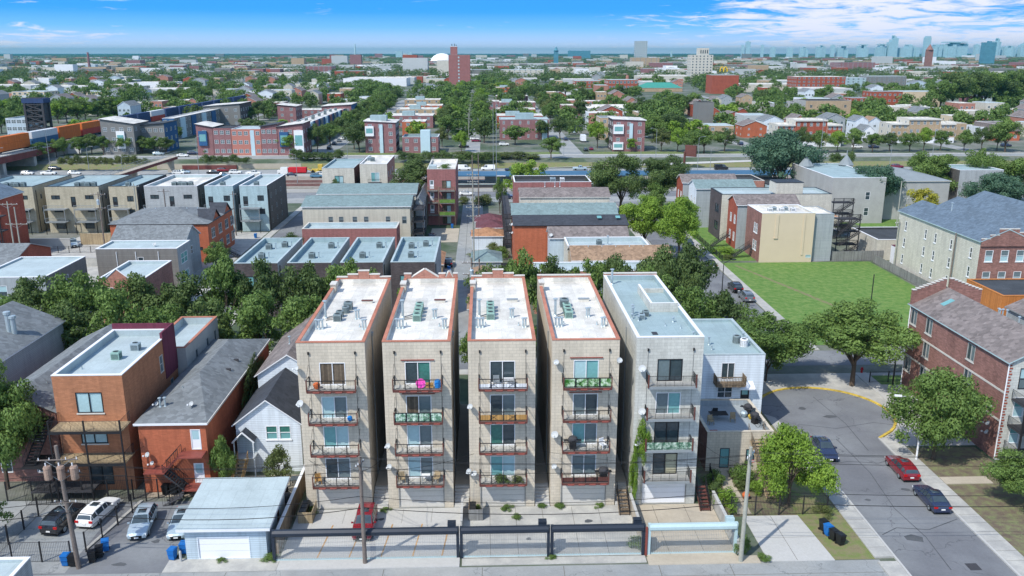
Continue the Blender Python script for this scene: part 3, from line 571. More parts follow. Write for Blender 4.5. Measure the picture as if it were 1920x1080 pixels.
def fence(name, label, pts, h, m='metal_black', kind='iron', group=None, z=0, cat='fence'):
    t = thing(name, label, cat, (pts[0][0], pts[0][1], z), 0, group); o = Vector((pts[0][0], pts[0][1], 0)); a = MB()
    for p, q in zip(pts, pts[1:]):
        P_ = Vector((*p, 0))-o; Q = Vector((*q, 0))-o; L_ = (Q-P_).length; d = (Q-P_)/L_; nn = Vector((-d.y, d.x, 0))
        if kind == 'iron': rail(a, P_, Q, h, m, .14, .011, 99)
        elif kind == 'mesh':
            for k in range(int(h/.28)): a.tube(P_+Vector((0, 0, .1+k*.28)), Q+Vector((0, 0, .1+k*.28)), .008, m, 4, cap=False)
            for k in range(int(L_/.28)): c = P_+d*k*.28; a.tube(c, c+Vector((0, 0, h)), .008, m, 4, cap=False)
        else:
            c = [P_+nn*.03, Q+nn*.03, Q-nn*.03, P_-nn*.03]; a.prism([(v.x, v.y) for v in c], .05, h, m)
        k = max(1, round(L_/2.4))
        for i in range(k+1): c = P_.lerp(Q, i/k); MB().box(c.x-.05, c.x+.05, c.y-.05, c.y+.05, 0, h+.08, m).build('post', t)
    a.build('panel', t); return t
def stairs(t, x0, x1, y0, z0, y1, z1, m, name='stairs', rails='metal_black', axis='y'):
    """flight from (y0,z0) to (y1,z1) across x0..x1 (or swapped when axis is x)"""
    a = MB(); n = max(3, int(abs(z1-z0)/.19)); sw = (lambda p: p) if axis == 'y' else (lambda p: (p[1], p[0], p[2]))
    for i in range(n):
        ya = y0+(y1-y0)*i/n; yb = y0+(y1-y0)*(i+1)/n; z = z0+(z1-z0)*(i+1)/n
        if axis == 'y': a.box(x0, x1, min(ya, yb), max(ya, yb), z-.05, z, m)
        else: a.box(min(ya, yb), max(ya, yb), x0, x1, z-.05, z, m)
    for x in (x0, x1): a.tube(sw((x, y0, z0)), sw((x, y1, z1)), .07, m, 4)
    o = a.build(name, t)
    if rails:
        b = MB()
        for x in (x0, x1): rail(b, sw((x, y0, z0)), sw((x, y1, z1)), .9, rails, .25, .016, 1)
        b.build('handrail', o)
    return o
# ================================================================== THE SETTING
def gz(y): # ground profile: the sunken expressway
    pts = [(-400, 0), (252, 0), (258, -2.5), (338, -2.5), (349, 0), (1e6, 0)]
    for (a, p), (b, q) in zip(pts, pts[1:]):
        if a <= y <= b: return p+(q-p)*(y-a)/(b-a)
    return 0
g = MB()
ys = [-300, 40, 252, 258, 338, 349, 700, 1500, 4000, 12000, 30000]
for a, b in zip(ys, ys[1:]):
    k = min(19000, max(300, b*.95)); g.poly([(-k, a, gz(a)), (k, a, gz(a)), (k, b, gz(b)), (-k, b, gz(b))], 'ground')
# slopes of the cutting stay one sheet with the ground
struct('ground', g)
def sheet(name, pts, m, z=.012): return struct(name, MB().poly([(x, y, z) for x, y in pts], m))
def rect(x0, x1, y0, y1): return [(x0, y0), (x1, y0), (x1, y1), (x0, y1)]
def slab(name, pts, m, h=.12, z=0): return struct(name, MB().prism(pts, z, z+h, m))
# alley in the foreground
sheet('alley', rect(-120, 33.2, 44, 62.7), 'asphalt_old', .012)
sheet('alley_apron', rect(-60, -27, 62.7, 74.5), 'asphalt', .016)
struct('alley_edge', MB().box(-17.6, -2.4, 62.72, 64.0, 0, .10, 'concrete_pale'))
struct('alley_edge', MB().box(-2.2, 13.4, 62.9, 63.9, 0, .07, 'concrete'))
struct('alley_edge', MB().box(13.5, 23, 62.5, 63.6, 0, .07, 'concrete_tan'))
j = MB()
for x in (-55, -48, -41, -30, -22, -9, -.8, 6, 14, 20): j.poly([(x, 44, .018), (x+.05, 44, .018), (x+.35, 62.6, .018), (x+.3, 62.6, .018)], 'joint')
for y in (60.9,): j.poly([(-60, y, .018), (33, y, .018), (33, y+.05, .018), (-60, y+.04, .018)], 'joint')
struct('alley_joints', j)
sheet('garage_apron', rect(-27, -17.65, 62.7, 64.7), 'concrete', .03); sheet('yard', rect(-27, -18.2, 71.6, 75.3), 'concrete_tan', .018)
# parking pads behind the gates
sheet('parking_pad', rect(-17.7, -2.45, 64.0, 72.4), 'concrete_pale', .05)
sheet('parking_pad', rect(-2.35, 13.35, 64.0, 72.4), 'concrete', .05)
sheet('parking_pad', rect(13.6, 21.3, 63.6, 72.4), 'concrete_tan', .05)
j = MB()
for x in (-14.6, -11.9, -9.2, -6.5, -4.0): j.poly([(x, 64.4, .058), (x+.13, 64.4, .058), (x+.6, 69.6, .058), (x+.47, 69.6, .058)], 'rust_line')
struct('parking_lines', j)
j = MB()
for x in (.2, 2.6, 5.1, 7.9, 10.4, 15.6, 18.6): j.box(x, x+.035, 64, 72.2, .052, .057, 'joint')
for y in (68.4,): j.box(-17.5, 21, y, y+.03, .052, .057, 'joint')
for x in (-16, -13.3, -10.6, -7.9, -5.2): j.box(x, x+.025, 69.8, 72.3, .052, .057, 'joint')
struct('pad_joints', j)
slab('driveway', [(23.7, 62.7), (29.4, 62.7), (28.8, 70.0), (23.7, 70.0)], 'concrete_pale', .06)
j = MB(); j.box(26.2, 26.24, 62.8, 69.9, .062, .066, 'joint'); j.box(23.8, 29, 66.3, 66.33, .062, .066, 'joint'); struct('driveway_joints', j)
sheet('grass', [(29.4, 62.8), (32.9, 62.8), (32.9, 104), (30, 104), (28.8, 70)], 'dry_grass', .02)
sheet('soil', rect(21.4, 32.9, 70, 88), 'soil', .014)
# right-hand street with its turning head
N_ = [(34.75, 40), (43.55, 40), (43.55, 83)]
cx, cy, rr = 40.4, 93.2, 7.6
arc = [(cx+rr*math.cos(R(a)), cy+rr*math.sin(R(a))) for a in range(-45, 181, 9)]
head = [(43.6, 86.0)]+arc+[(34.0, 92.0), (34.75, 84)]
sheet('street', N_+head, 'asphalt', .02)
sw = MB()
def ring(pts, w_, z0, z1, m, mb, side=1):
    n = len(pts)
    for i in range(n-1):
        a = Vector((*pts[i], 0)); b = Vector((*pts[i+1], 0)); d = (b-a).normalized(); nn = Vector((d.y, -d.x, 0))*side
        mb.prism([(a.x, a.y), (b.x, b.y), (b.x+nn.x*w_, b.y+nn.y*w_), (a.x+nn.x*w_, a.y+nn.y*w_)], z0, z1, m)
k = MB(); ring([(43.55, 40), (43.55, 83), (43.6, 86.0)], .18, 0, .15, 'concrete_pale', k); ring([(34.75, 40), (34.75, 84)], .18, 0, .15, 'concrete_pale', k, -1); struct('kerb', k)
k = MB(); ring([(43.6, 86.0)]+arc[:2], .3, 0, .16, 'yellow', k); ring(arc[1:], .3, 0, .16, 'yellow', k); struct('kerb', k)
slab('sidewalk', rect(43.75, 45.6, 40, 86), 'concrete', .13); slab('sidewalk', rect(32.9, 34.55, 62.9, 88), 'concrete', .13); slab('sidewalk', rect(32.9, 34.55, 40, 62.3), 'concrete', .12)
j = MB()
for y in np.arange(62, 87, 1.5): j.box(43.76, 45.59, y, y+.03, .131, .134, 'joint'); j.box(32.91, 34.54, y+.9, y+.93, .131, .134, 'joint')
struct('sidewalk_joints', j)
sheet('plaza', rect(33, 56, 84, 106), 'concrete', .01); slab('sidewalk', [(45.6, 84), (47, 84), (51, 93), (51, 106), (49.4, 106), (49.4, 94)], 'concrete_pale', .08)
sheet('soil', rect(45.7, 53.2, 50, 83.5), 'soil', .017); sheet('grass', rect(51.2, 60, 101.8, 105), 'lawn', .016)
slab('footpath', rect(45.7, 50.5, 75.4, 76.8), 'concrete_tan', .1)
# manhole, patch
sheet('asphalt_patch', [(37.0, 65.6), (38.3, 65.2), (38.6, 66.0), (37.8, 66.5), (37.0, 66.2)], 'asphalt_dark', .024); sheet('drain_cover', rect(40.1, 41.1, 60.9, 61.9), 'steel_dark', .025)
q = random.Random(4); m = MB()
for (x, y, a, b, n) in ((41.2, 74.5, .5, .3, 9), (37.8, 84.0, .4, .35, 9), (40.5, 92, .8, .5, 10), (36.6, 72.6, .35, .25, 8), (38.2, 94.5, .6, .4, 9), (-9.8, 70.5, .35, .3, 8), (-5.5, 68.2, .4, .3, 8), (3.6, 66.8, .3, .25, 8), (9.2, 69.6, .4, .3, 8), (-31, 64.0, .6, .3, 8), (-29.2, 67.5, .4, .3, 8)):
    m.poly([(x+a*math.cos(2*math.pi*i/n)*q.uniform(.6, 1.2), y+b*math.sin(2*math.pi*i/n)*q.uniform(.6, 1.2), .061 if -18 < x < 21.4 else .027) for i in range(n)], 'asphalt_dark')
struct('oil_stains', m)
m = MB()
for (p, r_) in ((((35.2, 66.5), (37, 67.6), (39.8, 67.2), (43.3, 68.9)), .05), (((38.5, 61), (38.9, 66), (38.4, 71), (39.2, 78), (38.9, 86)), .045), (((35, 79.8), (38, 80.6), (41, 80.1), (43.4, 81.2)), .05), (((36, 90), (40, 88.7), (45, 90.2), (47.2, 89.4)), .05), (((41.2, 83), (41.6, 90), (40.8, 98)), .045)):
    for a, b in zip(p, p[1:]): d = Vector((b[1]-a[1], a[0]-b[0], 0)).normalized()*r_; m.poly([(a[0]-d.x, a[1]-d.y, .029), (a[0]+d.x, a[1]+d.y, .029), (b[0]+d.x, b[1]+d.y, .029), (b[0]-d.x, b[1]-d.y, .029)], 'asphalt_dark')
struct('tar_seams', m)
# cross street and the blocks north of it
sheet('street', rect(-140, 44.8, 109, 115), 'asphalt', .02); sheet('street', rect(44.8, 150, 109, 115), 'asphalt', .021)
slab('sidewalk', rect(-140, 37, 107.0, 108.8), 'concrete', .1); slab('sidewalk', rect(-41, 35, 115.4, 117.2), 'concrete', .1); slab('sidewalk', rect(-140, -51, 115.4, 117.2), 'concrete', .1)
sheet('street', rect(-49.8, -42, 115, 247), 'asphalt', .024); slab('sidewalk', rect(-51.6, -50, 117.2, 243), 'concrete', .1); slab('sidewalk', rect(-41.8, -40, 117.2, 243), 'concrete', .1)
sheet('street', rect(37.4, 46.3, 115, 247), 'asphalt', .024); slab('sidewalk', rect(46.5, 48.2, 115.2, 243), 'concrete', .12); slab('sidewalk', rect(35.2, 37.2, 115.2, 243), 'concrete', .12)
sheet('alley', rect(-6.2, -.6, 117, 244), 'asphalt_old', .018); sheet('alley', rect(85, 91, 117, 244), 'asphalt_old', .018)
sheet('frontage_road', rect(-260, 260, 243.5, 252), 'asphalt_old', .03)
sheet('yard', rect(-13, -6.3, 190, 206), 'concrete_tan', .02); sheet('yard', rect(-12, -6.3, 130, 172), 'concrete_tan', .02); sheet('yard', rect(-95, -52, 150, 203), 'concrete', .012)
sheet('lawn', [(48.3, 117.4), (79, 117.4), (79, 168.6), (48.3, 168.4)], 'lawn', .03)
sheet('worn_path', [(50.2, 166), (50.9, 166), (62.5, 128), (65.5, 119), (64.2, 119), (61.4, 128)], 'dry_grass', .04)
sheet('lawn', rect(48.4, 56, 170, 235), 'lawn', .03); sheet('lawn', rect(93, 112, 178, 245), 'lawn', .03)
# expressway: carriageways, median railway, ramp
Z = -2.5
sheet('expressway', rect(-300, 320, 259.5, 279), 'asphalt', Z+.03); sheet('expressway', rect(-300, 320, 318, 336.5), 'asphalt_old', Z+.03)
sheet('shoulder', rect(-300, 320, 279.5, 288), 'gravel', Z+.02); sheet('railway_ballast', rect(-300, 320, 288.6, 317), 'gravel', Z+.02)
m = MB()
for y in (263.8, 267.8, 271.8, 322.6, 326.8, 331): 
    for i in range(-60, 64): m.box(i*5., i*5+2.2, y-.07, y+.07, Z+.035, Z+.04, 'paint_white')
for y in (260.3, 275.6, 319, 335.3): m.box(-300, 320, y-.07, y+.07, Z+.035, Z+.04, 'paint_white')
struct('lane_markings', m)
m = MB(); m.box(-300, 320, 279.1, 279.5, Z, Z+.95, 'concrete_pale'); m.box(-300, 320, 317.1, 317.5, Z, Z+.95, 'concrete_pale'); m.build('crash_barrier'); tag(bpy.data.objects['crash_barrier'], 'low pale concrete barriers along both sides of the railway median', 'barrier')
m = MB()
for y in (293, 296.2, 301, 304.2):
    m.box(-300, 320, y-.05, y+.05, Z+.05, Z+.2, 'steel_rust'); m.box(-300, 320, y+1.43, y+1.53, Z+.05, Z+.2, 'steel_rust')
struct('railway_track', m)
sheet('frontage_road', rect(-330, 340, 350.5, 359.5), 'asphalt_old', .03); slab('sidewalk', rect(-330, 340, 360, 362), 'concrete_pale', .12)
g = MB(); g.poly([(-330, 338, Z+.05), (340, 338, Z+.05), (340, 349.4, .05), (-330, 349.4, .05)], 'dry_grass'); struct('embankment', g)
struct('ramp', MB().poly([(20, 337.2, Z+.1), (20, 340.4, Z+.16), (75, 343, -1.2), (150, 350.6, .06), (150, 348.6, -.2), (75, 340.5, -1.7)], 'concrete_pale'))
# streets beyond the expressway, running away from the camera
for x0, x1, y1 in ((-75, -65, 800), (-8.5, -2, 1100), (33, 42, 900), (118, 126, 900), (210, 218, 900), (-160, -152, 700)): sheet('street', rect(x0, x1, 359.7, y1), 'asphalt_old', .035)
for y0 in (560, 760, 1000): sheet('street', rect(-600, 900, y0, y0+9), 'asphalt_old', .04)
for x0, x1, y0, y1 in ((-62, -12, 500, 620), (-120, -78, 400, 520), (45, 115, 361, 372), (-62, 32, 362, 372)): sheet('lawn', rect(x0, x1, y0, y1), 'grass', .03)

# ================================================================== THE FIVE CONDO BLOCKS
def tower(i, x0, label, wallm, sidem, cop, roofm, back, width=6.1, ac_spec=(), acs=()):
    win = W('F', 1.95, [12.56, 9.3, 6.38, 3.18], 2.3, 2.14, 'slide', 'white', 'glass_teal', 'glass_grey')
    win = []
    for zz, k in zip([12.56, 9.3, 6.38, 3.18], ac_spec): win += W('F', 1.95, zz, 2.3, 2.14, 'slide', k[0], k[1], k[2], 'stone_cap')
    win += W('F', .95, .06, 4.3, 2.32, 'garage', 'concrete', 'stone_cap' if i < 5 else 'plastic_white')
    h = 16.6 if i < 5 else 16.75
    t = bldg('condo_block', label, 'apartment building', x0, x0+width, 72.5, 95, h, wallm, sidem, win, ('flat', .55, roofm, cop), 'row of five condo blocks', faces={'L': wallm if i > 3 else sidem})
    w_ = width
    for n, zz in enumerate((12.38, 9.22, 5.88+.25, 2.63+.3)):
        b = ob('balcony', MB().box(.95, 5.3, -1.25, -.01, zz-.02, zz+.12, 'concrete' if i < 5 else 'stone_grey', None).box(.93, 5.32, -1.29, -1.25, zz-.12, zz+.13, 'metal_brown' if i < 5 else 'metal_grey').mesh('balcony'), t)
        r = MB(); z1 = zz+.12; mm = 'metal_brown' if i < 5 else 'metal_black'
        if i < 5:
            for p, q in (((.96, -1.24), (5.29, -1.24)), ((.96, -1.24), (.96, -.03)), ((5.29, -1.24), (5.29, -.03))): rail(r, (*p, z1), (*q, z1), .92, 'metal_black', .87, .022, .87)
            for k in range(5):
                xa = .96+k*.866
                if k % 2: r.tube((xa, -1.24, z1+.1), (xa+.866, -1.24, z1+.7), .012, 'metal_black', 4); r.tube((xa, -1.24, z1+.7), (xa+.866, -1.24, z1+.1), .012, 'metal_black', 4)
                for q in range(1, 6): r.tube((xa+q*.144, -1.24, z1+.05), (xa+q*.144, -1.24, z1+.9), .008, 'metal_black', 4, cap=False)
            for xs in (.96, 5.29):
                r.poly([(xs, -1.25, z1), (xs, -.6, z1), (xs, -.6, z1+1.5), (xs, -1.25, z1+.9)][:0] or [(xs-.02, -.06, z1+1.9), (xs-.02, -.02, z1+1.9), (xs-.02, -1.2, z1+.92), (xs-.02, -1.24, z1+.92)], 'metal_black')
                r.tube((xs, -.02, z1+2.0), (xs, -1.24, z1+.92), .015, 'metal_black', 4)
                r.box(xs-.05, xs+.05, -1.32, -1.2, z1-.1, z1+1.0, mm)
        else:
            for p, q in (((.96, -1.24), (5.29, -1.24)), ((.96, -1.24), (.96, -.03)), ((5.29, -1.24), (5.29, -.03))): rail(r, (*p, z1), (*q, z1), 1.0, 'metal_black', .11, .011, .87)
            for xs in (.96, 5.29): r.box(xs-.06, xs+.06, -1.34, -1.22, z1-.1, z1+1.15, 'metal_brown')
        r.build('railing', b)
        if i < 5:
            s = MB()
            for q in range(4): s.tube((1.5+q*1.0, -1.3, z1-.17), (2.1+q*1.0, -1.3, z1-.17), .09, 'metal_red', 6)
            s.build('awning_roll', b)
    for xs in (1.05, 5.2): t_ = MB(); t_.tube((xs, -.04, 15.6), (xs, -.04, .4), .012, 'metal_black', 4); t_.box(xs-.07, xs+.07, -.14, -.01, 15.5, 15.75, 'metal_black'); t_.build('conduit', t)
    # downpipe on the flank
    MB().tube((w_+.06, 4.5, 16.0), (w_+.06, 4.5, .2), .06, 'metal_grey', 6).box(w_+.0, w_+.18, 4.3, 4.7, 15.7, 16.05, 'metal_grey').build('downpipe', t)
    MB().tube((-.06, 4.5 if i < 5 else 5.5, 16.0), (-.06, 4.5 if i < 5 else 5.5, .2), .06, 'metal_grey', 6).build('downpipe', t)
    # decorative parapet facing the street behind
    p = MB(); hh = h+.08
    def step(a, b, up): p.box(a, b, 22.2, 22.5, hh, hh+up, 'brick_pink'); p.box(a-.04, b+.04, 22.16, 22.54, hh+up, hh+up+.1, 'stone_cap')
    if back == 'step': step(.0, 1.2, .12); step(1.24, 2.4, .42); step(2.44, 3.66, .85); step(3.7, 4.86, .42); step(4.9, 6.1, .12)
    elif back == 'gable':
        step(0, .8, .45); step(3.95, 4.7, .45); step(5.6, 6.1, .45)
        for a, b, u in ((.85, 3.9, 1.0), (4.75, 5.55, .75)):
            c = (a+b)/2; p.prism([], 0, 0, 'brick_pink') if False else None
            p.poly([(a, 22.2, hh), (b, 22.2, hh), (c, 22.2, hh+u)], 'brick_pink'); p.poly([(a, 22.5, hh), (b, 22.5, hh), (c, 22.5, hh+u)], 'brick_pink')
            p.tube((a, 22.35, hh+.02), (c, 22.35, hh+u), .17, 'stone_cap', 4); p.tube((c, 22.35, hh+u), (b, 22.35, hh+.02), .17, 'stone_cap', 4)
    else: step(.0, 6.1, .15)
    p.build('parapet', t)
    if i < 5: MB().box(-.05, .5, 18.2, 19.4, h-.6, h+.4, 'block_beige_side').box(-.1, .56, 18.1, 19.5, h+.4, h+.52, 'stone_cap').build('chimney', t)
    # flues and pipes on the deck
    zd = h-.54
    if i < 5:
        for x, y, k in ((1.0, 9.2, 3), (.75, 5.6, 2), (1.05, 5.5, 2), (1.35, 5.6, 2), (4.1, 8.6, 2), (4.35, 8.7, 2), (5.2, 5.4, 2), (5.45, 5.5, 2), (4.8, 6.1, 4), (1.6, 6.4, 4)): vent(t, x, y, zd, k)
        MB().box(3.9, 5.0, 14.2, 14.5, zd, zd+.25, 'white_roof').box(3.85, 5.05, 14.15, 14.55, zd+.25, zd+.31, 'metal_brown' if i < 3 else 'metal_grey').build('roof_curb', t)
        m = MB()
        for q in range(3): m.tube((1.2, 8.2+q*.5, zd+.05), (2.2, 8.6+q*.6, zd+.1), .03, 'rubber', 5)
        m.build('pipework', t)
    for k, (x, y, mm_, kd, lb, s) in enumerate(acs): ac(x0+x, 72.5+y, zd, lb, mm_, kd, 'air conditioners on the condo roofs', s*.88)
    return t
GN = ['leftmost', 'second from left', 'middle', 'fourth from left']
wn = lambda *a: a
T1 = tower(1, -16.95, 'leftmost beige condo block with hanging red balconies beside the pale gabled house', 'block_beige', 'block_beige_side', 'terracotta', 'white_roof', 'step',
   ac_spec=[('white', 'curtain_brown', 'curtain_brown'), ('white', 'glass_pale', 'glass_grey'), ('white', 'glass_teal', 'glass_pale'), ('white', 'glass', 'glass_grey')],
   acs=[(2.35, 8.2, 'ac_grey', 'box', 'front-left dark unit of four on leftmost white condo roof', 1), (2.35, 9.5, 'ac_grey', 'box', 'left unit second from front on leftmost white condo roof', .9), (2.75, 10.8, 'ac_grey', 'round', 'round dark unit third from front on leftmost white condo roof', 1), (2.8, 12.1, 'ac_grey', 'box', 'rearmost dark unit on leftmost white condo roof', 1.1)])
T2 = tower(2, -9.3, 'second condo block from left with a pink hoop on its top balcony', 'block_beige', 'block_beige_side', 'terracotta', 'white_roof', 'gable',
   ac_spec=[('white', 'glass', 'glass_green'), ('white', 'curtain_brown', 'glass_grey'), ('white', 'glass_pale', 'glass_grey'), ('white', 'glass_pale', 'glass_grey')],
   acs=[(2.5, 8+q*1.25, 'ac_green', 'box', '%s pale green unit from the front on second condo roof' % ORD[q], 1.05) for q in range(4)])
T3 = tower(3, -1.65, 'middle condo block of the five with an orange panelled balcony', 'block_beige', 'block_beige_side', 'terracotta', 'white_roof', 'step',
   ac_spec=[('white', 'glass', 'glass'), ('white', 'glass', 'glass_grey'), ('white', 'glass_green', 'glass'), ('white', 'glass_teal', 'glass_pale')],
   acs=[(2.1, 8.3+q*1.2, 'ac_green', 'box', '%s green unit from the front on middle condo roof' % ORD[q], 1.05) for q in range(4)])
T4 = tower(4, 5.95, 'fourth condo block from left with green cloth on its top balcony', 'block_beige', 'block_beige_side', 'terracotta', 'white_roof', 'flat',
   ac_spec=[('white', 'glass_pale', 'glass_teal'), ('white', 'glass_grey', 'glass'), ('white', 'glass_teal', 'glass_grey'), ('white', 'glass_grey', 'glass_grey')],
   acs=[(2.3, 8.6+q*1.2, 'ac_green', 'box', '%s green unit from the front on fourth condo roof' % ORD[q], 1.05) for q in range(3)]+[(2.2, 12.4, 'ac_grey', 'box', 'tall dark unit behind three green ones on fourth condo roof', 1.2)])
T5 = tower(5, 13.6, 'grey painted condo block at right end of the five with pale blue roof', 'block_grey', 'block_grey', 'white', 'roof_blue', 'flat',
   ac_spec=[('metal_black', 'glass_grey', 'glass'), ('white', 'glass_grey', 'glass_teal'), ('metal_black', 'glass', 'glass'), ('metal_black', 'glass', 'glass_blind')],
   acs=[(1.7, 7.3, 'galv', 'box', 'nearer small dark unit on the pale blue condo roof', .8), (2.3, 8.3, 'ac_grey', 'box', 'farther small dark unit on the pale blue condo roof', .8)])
# T5 roof stair well with its own parapet
zd = 16.2; m = MB(); m.box(3.0, 3.25, 9.6, 17, zd, zd+.95, 'block_grey', 'white'); m.box(3.25, 5.82, 9.6, 9.85, zd, zd+.95, 'block_grey', 'white'); m.box(3.25, 5.82, 16.8, 17, zd, zd+.5, 'block_grey', 'roof_pale'); m.build('roof_well', T5)
for x, y, k in ((.7, 20.5, 3), (1.1, 9, 2), (1.0, 8.2, 2), (.8, 7.4, 1), (1.3, 6.7, 1), (4.6, 6.2, 1), (4.9, 4.2, 4), (3.6, 5, 4), (5.5, 1.6, 1)): vent(T5, x, y, zd, k)
MB().box(.5, 1.3, .9, 1.9, zd+.01, zd+.06, 'sh_dark').box(1.9, 2.4, 2.4, 3.2, zd+.01, zd+.05, 'sh_dark').build('roof_hatch', T5)
for (t, x, y, z, r, a) in ((T1, -.02, -.05, 14.0, .55, 0), (T1, .1, -.05, 10.6, .8, 0), (T2, .2, -.05, 6.3, .55, 0), (T2, .25, -.05, 4.2, .55, 0), (T3, .15, -.05, 10.1, .55, 0), (T3, -.05, -.05, 3.6, .55, 0), (T3, .45, -.05, 3.4, .55, 0), (T4, .35, -.05, 14.3, .55, 0), (T4, 5.9, -.05, 14.4, .55, .5), (T4, .3, -.05, 7.2, .8, 0), (T4, .3, -.05, 4.0, .55, 0), (T5, .5, -.05, 13.6, .8, 0), (T5, .65, -.05, 9.4, .8, 0), (T5, .3, -.05, 6.2, .55, 0)): dish(t, x, y, z, r, a)
for t, zs in ((T2, 14.85), (T4, 14.9), (T2, 11.6), (T4, 11.55), (T2, 8.6)): MB().box(1.6, 4.6, -.12, -.005, zs, zs+.07, 'metal_red').build('awning_rail', t)
# screens fixed to railings are parts of their block; loose items stand on the balconies
MB().box(1.0, 5.25, -1.22, -1.205, 12.5+.03, 13.35, 'green_cloth').build('railing_cloth', T4); MB().box(1.0, 5.25, -1.22, -1.205, 9.37, 10.2, 'green_screen').build('railing_screen', T2)
MB().box(1.0, 5.25, -1.22, -1.205, 9.37, 9.95, 'wood_new').build('railing_panel', T3); MB().box(1.0, 5.25, -1.22, -1.205, 12.5, 12.95, 'plastic_white').build('railing_panel', T3)
MB().box(1.0, 5.25, -1.22, -1.205, 3.07, 3.6, 'metal_brown').build('railing_panel', T4); MB().box(1.0, 5.25, -1.22, -1.205, 6.26, 7.0, 'green_screen').build('railing_screen', T5)
def item(name, label, cat, mb, x, y, z): return tag(mb.build(name, None, (x, y, z)), label, cat)
def hoop(): 
    m = MB(); pv = None
    m.lathe((0, 0, .42), [(.0, 0), (.42, .02), (.44, .1), (.38, .1), (.0, .06)], 'pink', 20, Vector((0, -1, .25)).to_track_quat('Z', 'Y').to_matrix()); return m
item('play_pool', 'pink round basin leaning on second condo block\'s top balcony', 'basin', hoop(), -6.1+.2, 71.75, 12.5)
item('barrel', 'blue tub at right end of second condo block\'s top balcony', 'tub', MB().lathe((0, 0, 0), [(.0, 0), (.26, 0), (.3, .35), (.26, .7), (0, .72)], 'plastic_blue', 14), -4.4, 71.8, 12.5)
item('wooden_board', 'tan board between pink basin and blue tub', 'board', MB().box(-.35, .35, -.03, .03, 0, .5, 'wood_new'), -5.1, 71.7, 12.5)
def pot(m='plastic_orange', s=1): return MB().lathe((0, 0, 0), [(0, 0), (.16*s, 0), (.3*s, .25*s), (.32*s, .4*s), (.2*s, .55*s), (0, .55*s)], m, 12)
item('flower_pot', 'round orange pot on leftmost block\'s top balcony', 'pot', pot(), -15.2, 71.8, 12.5)
item('play_ball', 'cyan ball beside a dark bag on leftmost block\'s third floor balcony', 'ball', MB().lathe((0, 0, .25), [(0, -.25), (.18, -.18), (.25, 0), (.18, .18), (0, .25)], 'plastic_blue', 12), -12.4, 71.8, 9.35)
def chair_mb(m, s=1.):
    a = MB(); a.box(-.27, .27, -.27, .27, .38, .45, m); a.box(-.27, .27, .24, .3, .45, .95, m)
    for x in (-.25, .25):
        for y in (-.25, .25): a.box(x-.025, x+.025, y-.025, y+.025, 0, .38, m)
        a.box(x-.03, x+.03, -.27, .27, .62, .66, m)
    return a
def seat(label, m, x, y, z, rz=0, name='patio_chair'): 
    t = thing(name, label, 'chair', (x, y, z), rz); b = MB().box(-.27, .27, -.27, .27, .38, .45, m).build('seat', t); MB().box(-.27, .27, .24, .3, .45, .95, m).build('backrest', t)
    for x_ in (-.25, .25):
        for y_ in (-.25, .25): MB().box(x_-.025, x_+.025, y_-.025, y_+.025, 0, .38, m).build('leg', t)
        MB().box(x_-.03, x_+.03, -.27, .27, .62, .66, m).build('armrest', t)
    return t
seat('white plastic chair at right end of fourth block\'s second floor balcony', 'plastic_white', 10.7, 71.8, 6.25, .6); seat('tan chair at left end of second block\'s lowest balcony', 'wood_fence', -7.9, 71.9, 3.05, .3)
seat('tan chair at right end of second block\'s lowest balcony', 'wood_fence', -4.7, 71.9, 3.05, -.4); seat('grey patio chair on the middle block\'s top balcony', 'metal_grey', .9, 71.9, 12.5, .1); seat('small wooden chair on leftmost block\'s lowest balcony', 'wood_new', -15.6, 71.8, 3.05, .4)
def table(label, x, y, z, w_=.8, d=.6, m='plastic_white', lm='metal_grey', h=.72):
    t = thing('patio_table', label, 'table', (x, y, z)); MB().box(-w_/2, w_/2, -d/2, d/2, h-.05, h, m).build('tabletop', t)
    for a in (-1, 1):
        for b in (-1, 1): MB().box(a*(w_/2-.05)-.025, a*(w_/2-.05)+.025, b*(d/2-.05)-.025, b*(d/2-.05)+.025, 0, h-.05, lm).build('leg', t)
    return t
table('small pale table on second block\'s lowest balcony between the chairs', -5.7, 71.9, 3.05); table('white table on the middle block\'s top balcony', 2.0, 71.85, 12.5, .9)
def grill(label, x, y, z, rz=0):
    t = thing('barbecue_grill', label, 'grill', (x, y, z), rz); MB().box(-.3, .3, -.25, .25, 0, .7, 'metal_black').build('cabinet', t); MB().lathe((0, 0, .95), [(.42, 0), (.4, .16), (.26, .27), (0, .3)], 'steel_dark', 14).box(-.42, .42, -.28, .28, .72, .95, 'steel_dark').build('lid', t)
    for s in (-1, 1): MB().box(s*.62-.18, s*.62+.18, -.22, .22, .82, .87, 'metal_black').build('side_shelf', t)
    return t
grill('black grill on fourth block\'s second floor balcony', 7.9, 71.85, 6.25); grill('black covered grill at right end of fourth block\'s lowest balcony', 10.8, 71.85, 3.05)
bush(1.3, 71.7, .7, .8, 'potted plants along the middle block\'s lowest balcony', 'leaf_dark', z=3.0, name='potted_plant'); bush(2.7, 71.7, .6, .6, 'right clump of potted plants on middle block\'s lowest balcony', 'leaf_olive', z=3.0, name='potted_plant')
# ivy on T5's left corner
bush(13.75, 72.1, 6.6, .4, 'bright ivy climbing the left corner of the grey condo block', 'leaf_bright', name='climbing_ivy'); bush(14.4, 72.1, 4.2, .7, 'ivy shoots spreading right at mid-height of the grey condo block', 'leaf_bright', z=4.6, name='climbing_ivy')
